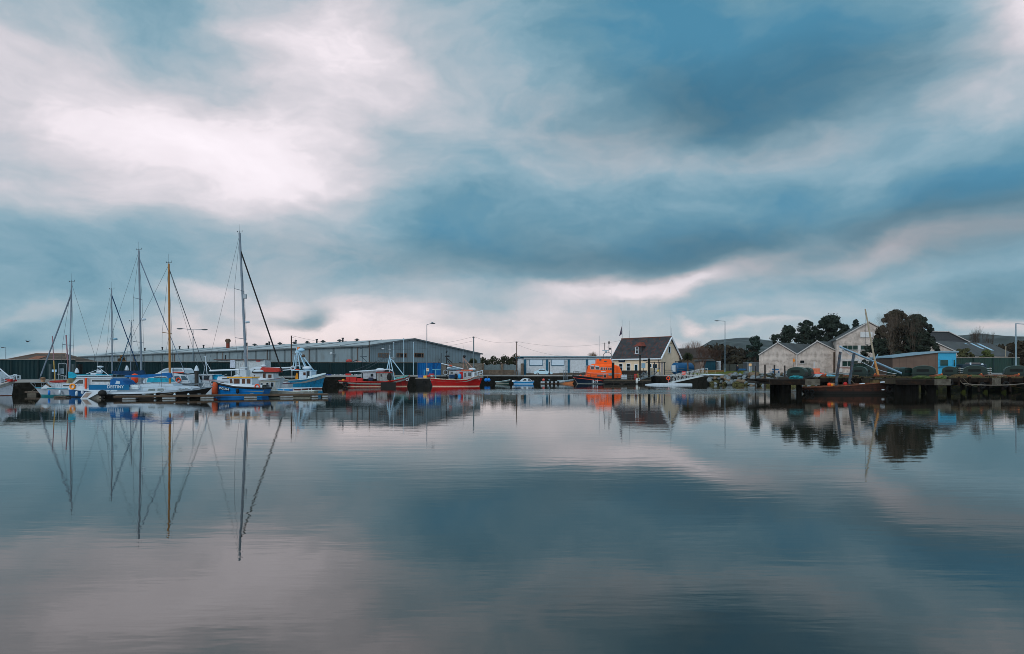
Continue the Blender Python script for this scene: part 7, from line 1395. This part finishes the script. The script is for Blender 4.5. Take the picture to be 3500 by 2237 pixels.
for args in (('green arched hood at the left end of the jetty, its slot facing the water', 2692, 2748, 1256, 1293, 82.5), ('second green hood just behind the leftmost one', 2738, 2770, 1258, 1290, 87), ('green hood between the leaning posts and the leaning mast', 2912, 2958, 1254, 1290, 89), ('green hood behind the one beside the leaning mast', 2945, 2984, 1255, 1288, 93),
             ('left one of the long pair of green hoods in front of the brown hut', 3082, 3128, 1257, 1290, 89), ('right one of the pair of green hoods in front of the brown hut', 3122, 3192, 1251, 1291, 88), ('green hood in front of the blue end of the hut', 3224, 3268, 1254, 1286, 92), ('green hood tucked behind the one at the blue hut end', 3256, 3282, 1255, 1285, 95), ('broad green hood left of the dark fence', 3299, 3368, 1251, 1287, 90), ('green hood cut by the right edge of the picture', 3442, 3512, 1251, 1290, 90)):
    hood(*args, rz=-.55 if args[1] not in (3082,) else .3)
def slats(label, px, Y, n=5):
    t = thing('slatted_pallet', label, 'pallet', on(px, Y, 1.92), -.3)
    for k in range(n): B(-.45, .45, -.3, .3, .12 + k * .26, .2 + k * .26).build('slat', mat('slat_pale', (150, 158, 160), .7), t)
    B(-.4, -.34, -.2, .2, 0, n * .26 + .1).build('upright', wood_m, t); B(.34, .4, -.2, .2, 0, n * .26 + .1).build('upright', wood_m, t)
slats('stack of pale slats beside the hood at the blue hut end', 3291, 92); slats('narrow stack of pale slats right of the broad green hood', 3374, 92, 5)
# deck litter: individual logs, planks, crates and nets on the jetty
rd = random.Random(77)
for i, (px, Y, w_, col, nm, lab) in enumerate(((2722, 81, 1.6, (30, 110, 120), 'net_pile', 'flat turquoise net on the left jetty platform'), (2830, 92, 2.2, (90, 150, 170), 'tarpaulin', 'pale blue tarpaulin on the jetty left of the leaning posts'), (2880, 93, 2.0, (70, 60, 46), 'log_pile', 'brown timber pile between the leaning posts'), (3025, 88, 2.6, (96, 66, 52), 'plank_pile', 'reddish plank pile right of the leaning mast'),
        (3072, 90, 1.8, (104, 84, 66), 'plank_pile', 'low brown plank pile left of the paired green hoods'), (3205, 87, 1.6, (150, 84, 50), 'net_pile', 'orange-brown heap of nets in front of the blue hut end'), (3215, 84, 1.4, (74, 90, 44), 'net_pile', 'mossy green heap on the middle platform'), (3150, 80, 2.4, (60, 74, 38), 'moss_heap', 'low mossy heap at the edge of the middle platform'), (3285, 88, 2.0, (96, 78, 52), 'plank_pile', 'brown debris between the last two hoods'), (3400, 89, 2.6, (110, 70, 54), 'plank_pile', 'rusty plank pile right of the broad green hood'), (3330, 87, 2.0, (76, 80, 48), 'net_pile', 'greenish net heap in front of the broad green hood'), (3440, 88, 2.0, (130, 100, 80), 'plank_pile', 'pale brown planks near the right edge'))):
    t = thing(nm, lab, 'debris', on(px, Y, 1.91 if Y > 85.9 else 1.82)); m = mat('debris_%d' % i, col, .95, var=.5, scale=4, dirt=(40, 36, 30), dirt_amt=.6)
    if 'plank' in nm or 'log' in nm:
        for k in range(6): a = rd.uniform(-.3, .3); x = rd.uniform(-w_ / 2, w_ / 2); MB().bar((x - .9, rd.uniform(-.4, .4), .06 + k * .06), (x + .9, rd.uniform(-.4, .4), .08 + k * .06 + a * .3), .12, .09).build('plank', m, t)
    else: MB().ball((0, 0, .12), w_ / 2, .5, .28, 14, 7, jit=.18, rnd=rd).build('heap', m, t)
t = thing('toy_tug', 'small orange and white model-like boat standing on the jetty beside the leftmost hood', 'boat', on(2785, 90, 1.92)); MB().prism([(-.9, .1), (.9, .1), (1.3, .5), (-1.0, .5)], -.5, .5).build('hull', mat('tug_pale', (160, 176, 190), .6), t); MB().box(-.9, 1.0, -.45, .45, .5, .62).build('deck', orange_p, t); MB().box(-.4, .5, -.35, .35, .62, 1.2).build('cabin', mat('tug_salmon', (196, 110, 80), .7, var=.2), t); MB().tube((-.1, 0, 1.2), (-.1, 0, 2.0), .05).build('mast', clean_white, t)
# worn timbers, fenders and tide-line weed along the jetty front
rd = random.Random(31); weed_m = mat('tide_weed', (52, 58, 22), .95, var=.5, scale=3, spec=.1); jt = [o for o in bpy.data.objects if o.name == 'jetty'][0]; fj = Fr(2800, 86)
for i in range(26):
    x = fj.x(2805) + i * 1.33 + rd.uniform(-.3, .3); h0 = rd.uniform(.1, .9)
    MB().bar((x, -.26, h0), (x + rd.uniform(-.05, .05), -.26, rd.uniform(1.84, 2.05)), .2, rd.uniform(.16, .28)).build('fender_post', jb if i % 3 else jt.children[0].data.materials[0], jt)
for i, px in enumerate((2850, 2995, 3075, 3240, 3350, 3430)): MB().ring((fj.x(px), -.42, rd.uniform(.9, 1.35)), .3, .11).build('tyre_fender', dk, jt)
for px in (2830, 2900, 2965, 3035, 3110, 3205, 3300, 3376, 3440): MB().tube((fj.x(px) + .35, 1.0, -.05), (fj.x(px) + .34, 1.0, .38), .3, .27, n=9).build('weed_band', weed_m, jt)
for i in range(9): a = rd.uniform(2810, 3460); MB().path(sag((fj.x(a), -.3, 1.8), (fj.x(a + rd.uniform(15, 60)), -.3, rd.uniform(.9, 1.8)), rd.uniform(.2, .5)), .025, 4).build('hanging_rope', rope_m, jt)
mb = MB()
for i in range(1500):
    x = rd.uniform(fj.x(2800), fj.x(3500)); y = rd.choice((0, 0, rd.uniform(0, 3))) + rd.uniform(-.1, .2); h = rd.uniform(.08, .3); mb.add([(x - .05, y, 1.9), (x + .05, y, 1.9), (x + rd.uniform(-.1, .1), y, 1.9 + h)], [(0, 1, 2)])
g_ = mb.build('grass', mat('jetty_grass', (70, 64, 44), .95, var=.4)); g_.location = fj.loc; tag(g_, 'thin grass and weed growing along the edge of the jetty deck', 'grass', kind='stuff')
# loose gear on the deck, each its own thing
gear = [('rope_coil', 'brown rope coil', 'rope'), ('fish_crate', 'small worn crate', 'crate'), ('timber_block', 'short block of dark timber', 'timber'), ('net_bag', 'rust-red bag of net', 'net')]
spots = [(2815, 89, 3), (2862, 88, 0), (2893, 90, 1), (2925, 87.5, 2), (2996, 87, 3), (3040, 91, 0), (3052, 87.5, 2), (3190, 86.8, 1), (3213, 90, 3), (3228, 87, 0), (3270, 89, 2), (3312, 87, 1), (3352, 87.5, 3), (3382, 87, 2), (3418, 88, 0), (3455, 87, 1), (3474, 89, 3)]
where = ['right of the toy-like orange boat', 'at the foot of the left leaning post', 'between the leaning posts', 'below the hood beside the leaning mast', 'at the foot of the leaning mast', 'under the lower end of the pale blue spar', 'left of the paired hoods', 'at the right end of the paired hoods', 'in front of the hut blue end', 'below the hood at the hut blue end', 'beside the stacked slats', 'below the broad hood', 'in front of the broad hood', 'right of the broad hood', 'before the dark green fence', 'below the concrete street lamp', 'before the rightmost hood']
for (px, Y, k), wh in zip(spots, where):
    nm, lab, cat = gear[k]; t = thing(nm, lab + ' on the jetty ' + wh, cat, on(px, Y, 1.9), rd.uniform(0, 3))
    if k == 0:
        for j in range(3): MB().ring((0, 0, .06 + j * .09), .34 - j * .05, .05, ax='z').build('coil', rope_m, t)
    elif k == 1: c_ = mat('gear_crate', (120, 70, 44), .8, var=.3); B(-.35, .35, -.25, .25, 0, .04).build('base', c_, t); B(-.35, .35, -.25, -.21, .04, .34).build('side', c_, t); B(-.35, .35, .21, .25, .04, .34).build('side', c_, t); B(-.35, -.31, -.21, .21, .04, .34).build('side', c_, t); B(.31, .35, -.21, .21, .04, .34).build('side', c_, t)
    elif k == 2: MB().box(-.5, .5, -.15, .15, 0, .24).build('block', jb, t, bevel=.03); MB().bar((-.3, -.2, .3), (.6, .1, .34), .1, .1).build('offcut', wood_m, t)
    else: MB().ball((0, 0, .2), .4, .3, .26, 12, 7, jit=.12, rnd=rd).build('net', mat('net_rust', (110, 50, 34), .95, var=.5, scale=5), t); MB().ball((.2, -.15, .45), .12).build('net_cork', mat('cork_orange', (200, 110, 50), .7), t, smooth=True)
# wreck alongside
t, f = boat('wooden_wreck', 'old rust-brown wooden hull with two leaning posts, moored along the jetty', 2900, 81.6)
rust = mat('rusty_planking', (58, 32, 22), .85, var=.4, scale=1.0, dirt=(24, 20, 16), dirt_amt=.8, planks=(2, .22, .14), boot=(18, 18, 16), boot_z=.34, bump=.5)
h_, e = hull(t, f, [(2742, 1327), (2800, 1325), (2900, 1320), (3000, 1312), (3070, 1306)], (2762, 3060), 2.5, rust, deck=.12, deck_m=jd, stern=.5, rail_m=mat('rusty_rail', (100, 60, 42), .8, var=.5), rail_r=.07)
wb_ = mat('post_blue_worn', (58, 72, 84), .8, var=.6, scale=2, dirt=(70, 50, 44), dirt_amt=.8)
for a, b in (((2857, 1318), (2872, 1203)), ((2902, 1314), (2919, 1207))): MB().bar(f.pt(*a, -.9), f.pt(*b, -.9), .22, .24).build('leaning_post', wb_, t)
MB().bar(f.pt(2867, 1258, -.9), f.pt(2912, 1259, -.9), .1, .09).build('crossbar', mat('crossbar_red', (120, 62, 50), .8), t)
for px, py, m_, nm, r_ in ((2834, 1315, orange_p, 'buoy', .22), (2843, 1317, mat('amber', (214, 128, 30)), 'buoy', .18), (2889, 1313, red_p, 'buoy', .24)): MB().ball(f.pt(px, py, -1.0), r_).build(nm, m_, t, smooth=True)
B(f.x(2834), f.x(2853), -.9, -.5, f.z(1319), f.z(1309.5)).build('crate', mat('crate_wood', (150, 110, 84), .8, var=.2), t); B(f.x(2938), f.x(2952), -1.2, -.9, f.z(1315), f.z(1310)).build('pale_box', clean_white, t)
MB().tube(f.pt(3009, 1308, -1.2), f.pt(3028, 1306, -1.2), .09).build('roller', clean_white, t); MB().tube(f.pt(3023, 1306.5, -1.2), f.pt(3031, 1305, -1.2), .1).build('roller_end', red_p, t)
MB().ring(f.pt(3041, 1331, -1.55), .36, .13).build('tyre_fender', dk, t); MB().ball(f.pt(3018, 1333, -1.6), .2, .1, .08).build('rag', white, t)
for q in (2757, 2775): MB().ring(f.pt(q, 1340, -1.2), .2, .1).build('tyre_fender', dk, t)
# leaning mast and boom on the jetty
f = Fr(3000, 82); t = thing('leaning_mast', 'bare pale wooden mast leaning left above the rusty wreck', 'mast', (f.loc[0], 82, 1.8)); g = Fr(3000, 82, 1.8)
MB().tube(g.pt(3002, 1283), g.pt(2990, 1235), .13, .12, n=9).build('lower_spar', mat('spar_orange', (170, 120, 70), .7, var=.3), t); MB().tube(g.pt(2990, 1235), g.pt(2957, 1057), .115, .08, n=9).build('upper_spar', mat('spar_pale', (146, 136, 118), .7, var=.2), t)
MB().tube(g.pt(2982, 1175), g.pt(2958, 1179), .03).path([g.pt(2957, 1057), g.pt(2958, 1178), g.pt(2990, 1270)], .015, 4).build('rigging', wire_m, t); B(-1.2, .4, -.6, .4, -.05, .0).build('base_plate', dark_metal, t); B(g.x(2978), g.x(3010), -.5, .3, -1.0, -.06).build('timber_step', mat('step_ochre', (104, 88, 56), .9, var=.3), t)
g = Fr(2975, 84, 1.9); t = thing('sailboat_boom', 'long pale blue spar propped diagonally in front of the mill shed', 'spar', g.loc)
MB().tube(g.pt(2869, 1185), g.pt(3081, 1276, 0), .10, n=8).tube(g.pt(2871, 1188, .1), g.pt(3081, 1279, .1), .07).build('spar', mat('spar_pale_blue', (124, 154, 176), .45), t); MB().tube(g.pt(2978, 1257, .4), g.pt(3000, 1212, .4), .05).tube(g.pt(2978, 1257, -.4), g.pt(3000, 1212, .4), .05).build('prop', mat('spar_pale_blue', (124, 154, 176)), t); MB().path(sag(g.pt(2875, 1190), g.pt(3065, 1279), .6), .03).build('rope', clean_white, t)
t = thing('pale_pole', 'short slender pole showing above the green fence near the right edge', 'pole', on(3436, 160, 2.5)); f = Fr(3436, 160, 2.5); MB().tube((f.x(3434), 0, 0), (f.x(3438), 0, f.z(1184)), .09).build('post', mat('spar_pale', (146, 136, 118)), t); B(-.15, .15, -.15, .15, -.1, .12).build('foot', concrete, t)
f = Fr(3335, 112, 2.1); t = thing('pickup_truck', 'dark pickup with a pale cab frame parked in front of the green fence', 'truck', f.loc)
B(f.x(3290), f.x(3372), 0, 1.7, .5, f.z(1246)).build('body', mat('truck_dark', (22, 40, 52), .4), t, bevel=.06); MB().prism(f.poly((3318, 1246), (3322, 1240), (3352, 1240), (3358, 1246)), .1, 1.6).build('cab', mat('truck_cab', (90, 84, 84), .3), t, bevel=.04); B(f.x(3315), f.x(3319), -.05, .1, f.z(1248), f.z(1240)).build('mirror', clean_white, t); MB().ball(f.pt(3357, 1246, -.05), .25, .1, .15).build('headlight', clean_white, t)
for q in (3303, 3360): MB().tube((f.x(q), -.05, .35), (f.x(q), .2, .35), .35, n=14).build('wheel', dk, t); MB().tube((f.x(q), 1.5, .35), (f.x(q), 1.75, .35), .35, n=14).build('wheel', dk, t)

# ------------------------------------------------------------------ trees
bark = mat('bark', (58, 46, 38), .95, var=.3)
def leafy(label, px, Y, z0, pytop, half_px, clumps, n, leaf, cols, seed, trunk_r=.3, base=.15, name='pine_tree', flat=.8, up=0, shape='round'):
    f = Fr(px, Y, z0); t = thing(name, label, 'tree', f.loc); rd = random.Random(seed); H = f.z(pytop); W_ = half_px / f.s; z_lo = H * base
    mt = mat('foliage_%d_%d_%d' % cols, cols, .9, var=.55, scale=.5)
    cen = []
    clumps = int(clumps * 2.6); n = int(n * 1.8); leaf *= .82
    for i in range(clumps):
        inner = i % 4 == 0
        k = rd.random() ** .8; z = z_lo + (H - z_lo) * k
        prof = (math.sin(math.pi * min(1, .12 + k * .88)) ** .55) if shape == 'round' else (1 - k) ** .8 + .06
        a = rd.uniform(0, 2 * math.pi); r_ = W_ * prof * (rd.uniform(0, .45) if inner else rd.uniform(.55, 1.02)); cr_ = W_ * (rd.uniform(.30, .44) if inner else rd.uniform(.09, .2)) * (1 if shape == 'round' else .8)
        cen.append((Vector((r_ * math.cos(a), r_ * .8 * math.sin(a), min(z, H - cr_ * rd.uniform(.6, 1.6)))), cr_))
    mb = MB(); per = n // clumps
    for c, cr_ in cen:
        for _ in range(per):
            d = Vector((rd.gauss(0, 1), rd.gauss(0, 1), rd.gauss(0, 1))).normalized() * cr_ * (rd.uniform(.5, 1.05) if rd.random() < .8 else rd.uniform(1.0, 1.18)); d.z *= flat; p = c + d; p.z = max(p.z, .1); s = leaf * rd.uniform(.6, 1.3)
            nn = (d.normalized() + Vector((rd.uniform(-.7, .7), rd.uniform(-.7, .7), rd.uniform(-.2, .9)))).normalized(); u_ = nn.orthogonal().normalized(); v_ = nn.cross(u_)
            mb.add([p - u_ * s - v_ * s * .5, p + u_ * s - v_ * s * .4, p + u_ * s * .6 + v_ * s * .6, p - u_ * s * .7 + v_ * s * .6], [(0, 1, 2, 3)])
    mb.build('crown', mt, t)
    tr = MB().tube((0, 0, -.2), (0, 0, H * .55), trunk_r, trunk_r * .6, n=8)
    for c, _ in cen[:max(8, clumps // 3)]: tr.tube((0, 0, max(.3, c.z * .45)), tuple(c), trunk_r * .3, .04, n=5)
    tr.build('trunk', bark, t); return t
DG = (34, 44, 36)
leafy('broad dark pine behind the middle pale shed, largest of the row of pines', 2840, 172, 2.5, 1076, 66, 46, 9000, .26, DG, 1, base=.1)
leafy('dark pine behind the left-hand pale shed, left of the broad pine', 2752, 171, 2.5, 1094, 50, 30, 6400, .24, DG, 2, shape='round', base=.1)
leafy('lower dark pine at the left end of the row behind the pale sheds', 2690, 170, 2.5, 1112, 44, 26, 5400, .24, DG, 3, base=.1)
leafy('small pine at the foot of the row, above the left shed roof', 2646, 169, 2.5, 1142, 30, 14, 2600, .22, DG, 4, base=.05)
leafy('slim dark pine just left of the mill shed gable', 2924, 182, 2.5, 1092, 20, 14, 2000, .24, (28, 42, 38), 5, base=.3)
leafy('dark bushy conifer standing alone left of the pale sheds', 2581, 165, 2.4, 1148, 34, 26, 4600, .2, (30, 46, 40), 6, base=.02, name='conifer')
leafy('dark filling pine between the broad pine and the mill shed', 2890, 176, 2.5, 1110, 34, 18, 3000, .24, (28, 38, 32), 16, base=.1)
leafy('huge dark pine in front of the mill shed right of the leaning mast', 3060, 132, 2.4, 1058, 66, 54, 11500, .2, (50, 44, 33), 7, base=.12, trunk_r=.4)
leafy('dark right-hand pine joined to the huge one before the mill shed', 3134, 131, 2.4, 1076, 54, 38, 8000, .2, (32, 40, 32), 8, base=.2)
leafy('spreading low pine left of the huge one, behind the leaning mast', 3012, 131, 2.4, 1156, 58, 28, 6200, .2, (34, 44, 34), 9, base=.12)
leafy('low spreading pine right of the huge one, above the brown hut', 3148, 130, 2.4, 1132, 56, 30, 7000, .2, (34, 42, 32), 10, base=.2)
leafy('reddish ivy bush showing above the green fence near the tallest grey mast', 416, 125, 2.5, 1215, 13, 9, 900, .22, (120, 92, 60), 11, base=.4, name='bush', trunk_r=.08)
leafy('ivy covered scrub on the mossy shed roof', 3290, 150, 2.5, 1190, 40, 16, 2200, .22, (62, 62, 36), 12, base=.2, name='bush', trunk_r=.1)
leafy('green scrub in front of the low pale shed', 3375, 140, 2.5, 1196, 30, 14, 1900, .2, (64, 72, 34), 13, base=.05, name='bush', trunk_r=.1)
leafy('dark bush at the right edge behind the fence', 3490, 150, 2.5, 1165, 40, 18, 2600, .24, (52, 46, 34), 14, base=.05, name='bush', trunk_r=.1)
leafy('clump of dark scrub behind the grey railings left of the conifer', 2515, 185, 2.4, 1215, 40, 18, 2400, .24, (50, 46, 34), 15, base=.05, name='bush', trunk_r=.1)
def bare(label, px, Y, z0, pytop, half_px, seed, depth=6, r0=.16, col=(70, 56, 46), stems=1, name='bare_tree', lean=0, spr=1.0):
    f = Fr(px, Y, z0); t = thing(name, label, 'tree', f.loc); rd = random.Random(seed); H = f.z(pytop); W_ = half_px / f.s; mb = MB(); tw_ = MB(); tips = []
    def grow(p, d, l, r, k):
        q = p + d * l; (mb if k > depth - 2 else tw_).tube(p, q, r, r * .7, n=5 if k > depth - 2 else 3)
        if k == 0: return
        for _ in range(rd.choice((2, 3)) if k > 1 else 2):
            e = Vector((rd.gauss(0, 1) * W_ / H * spr, rd.gauss(0, 1) * W_ / H * spr, rd.uniform(.15, .7))) ; nd = (d + e * .85).normalized(); grow(q, nd, l * rd.uniform(.68, .86), r * .62, k - 1)
    for s in range(stems): grow(Vector((rd.uniform(-.3, .3) * stems, rd.uniform(-.3, .3) * stems, -.1)), Vector((rd.uniform(-.25, .25) * W_ / H * 2, 0, 1)).normalized(), H * .27, r0, depth - 1)
    zs = [v[2] for v in tw_.v]; k = H / max(zs); xs = max(abs(v[0]) for v in tw_.v); kx = min(1.4, W_ / xs)
    for b_ in (mb, tw_): b_.v = [(v[0] * kx, v[1] * kx, v[2] * k) for v in b_.v]
    m = mat('bark_%d_%d_%d' % col, col, .95, var=.3); mb.build('trunk', m, t); tw_.build('crown', m, t); return t
bare('bare tree standing in front of the huge pine before the mill shed', 3055, 127, 2.4, 1048, 64, 1, 8, .07, (84, 72, 62), 4, spr=1.9)
bare('bare tree growing beside the right-hand pine', 3118, 129, 2.4, 1056, 56, 2, 7, .06, (84, 72, 62), 3, spr=1.9)
bare('leafless tree between the mossy shed and the right-hand hill', 3340, 170, 2.5, 1112, 38, 3, 8, .16, (70, 58, 50), 2)
bare('smaller leafless tree right of the one beside the mossy shed', 3388, 172, 2.5, 1132, 30, 4, 7, .12, (66, 56, 48), 2)
bare('brown bare shrub immediately right of the palm tree', 2398, 172, 2.2, 1180, 38, 5, 8, .12, (76, 54, 44), 4, 'bare_shrub'); bare('thin bare tree between the cream house and the cottage', 2375, 200, 2.2, 1160, 40, 6, 8, .12, (110, 84, 72), 3); bare('bare shrub in front of the cottage roof', 2350, 196, 2.2, 1172, 34, 8, 8, .1, (100, 74, 62), 4, 'bare_shrub')
bare('bare brown tree behind the tall street lamp', 2455, 182, 2.3, 1188, 36, 9, 8, .12, (64, 48, 40), 4)
bare('bare pale shrub above the workshop roof near the lifeboat aerials', 2020, 215, 2.2, 1199, 18, 10, 8, .14, (98, 84, 64), 4, 'bare_shrub'); bare('second small bare shrub above the workshop roof', 2036, 214, 2.2, 1203, 12, 11, 8, .12, (110, 80, 60), 3, 'bare_shrub')
bare('bare shrub rising above the hedge left of the workshop', 1742, 205, 2.1, 1219, 26, 12, 8, .12, (84, 66, 60), 4, 'bare_shrub')
rd = random.Random(6); mb = MB(); bush_mass(mb, X(1640, 203), X(1775, 203), 203, 2, lambda u: 4.6 + 1.1 * u + .5 * math.sin(u * 23), 3600, .22, rd, 3)
t = thing('hedge', 'dark ragged hedge above the corrugated panels left of the workshop', 'hedge', (X(1640, 203), 203, 2)); mb.v = [(v[0] - X(1640, 203), v[1] - 203, v[2] - 2) for v in mb.v]; mb.build('foliage', mat('hedge_dark', (44, 48, 30), .95, var=.5), t)
def palm(label, px, Y, z0, pyc, r_px, seed, col=(58, 64, 40)):
    f = Fr(px, Y, z0); t = thing('palm_tree', label, 'tree', f.loc); rd = random.Random(seed); h = f.z(pyc); Rr = r_px / f.s; mb = MB()
    for i in range(420):
        a = rd.uniform(0, 2 * math.pi); e = math.asin(rd.uniform(-.75, 1)); d = Vector((math.cos(a) * math.cos(e), math.sin(a) * math.cos(e), math.sin(e))); s = d.cross(Vector((0, 0, 1)))
        s = (s.normalized() if s.length > .01 else Vector((1, 0, 0))) * .05; p = Vector((0, 0, h)); l = Rr * rd.uniform(.75, 1.05); m1 = p + d * l * .6; q = p + d * l - Vector((0, 0, l * .18)); mb.add([p - s * .5, p + s * .5, m1 + s, q, m1 - s], [(0, 1, 2, 3, 4)])
    mb.build('crown', mat('palm_%d' % seed, col, .8, var=.5, scale=1.5, dirt=(96, 78, 50), dirt_amt=.5), t); MB().tube((0, 0, -.2), (0, 0, h), .2, .16, n=8).build('trunk', mat('palm_trunk', (92, 72, 56), .95, var=.3), t)
palm('round-headed palm tree in front of the end of the grey shed', 1617, 165, 2, 1237, 17, 1); palm('round-headed palm tree behind the blue tank', 2351, 167, 2.2, 1219, 20, 2, (46, 56, 36))
HAZE = 0.00006

# ------------------------------------------------------------------ air
def haze(density):
    m = new_mat('haze_air'); t = m.node_tree; v = t.nodes.new('ShaderNodeVolumePrincipled'); o = t.nodes.new('ShaderNodeOutputMaterial')
    v.inputs['Color'].default_value = (.80, .88, .95, 1); v.inputs['Density'].default_value = density; v.inputs['Anisotropy'].default_value = .2; t.links.new(v.outputs[0], o.inputs['Volume'])
    h = B(-1600, 1600, -80, 2600, -3, 105).build('haze', m); h['kind'] = 'stuff'; h['label'] = 'thin pale haze in the air'; h['category'] = 'haze'
haze(HAZE)
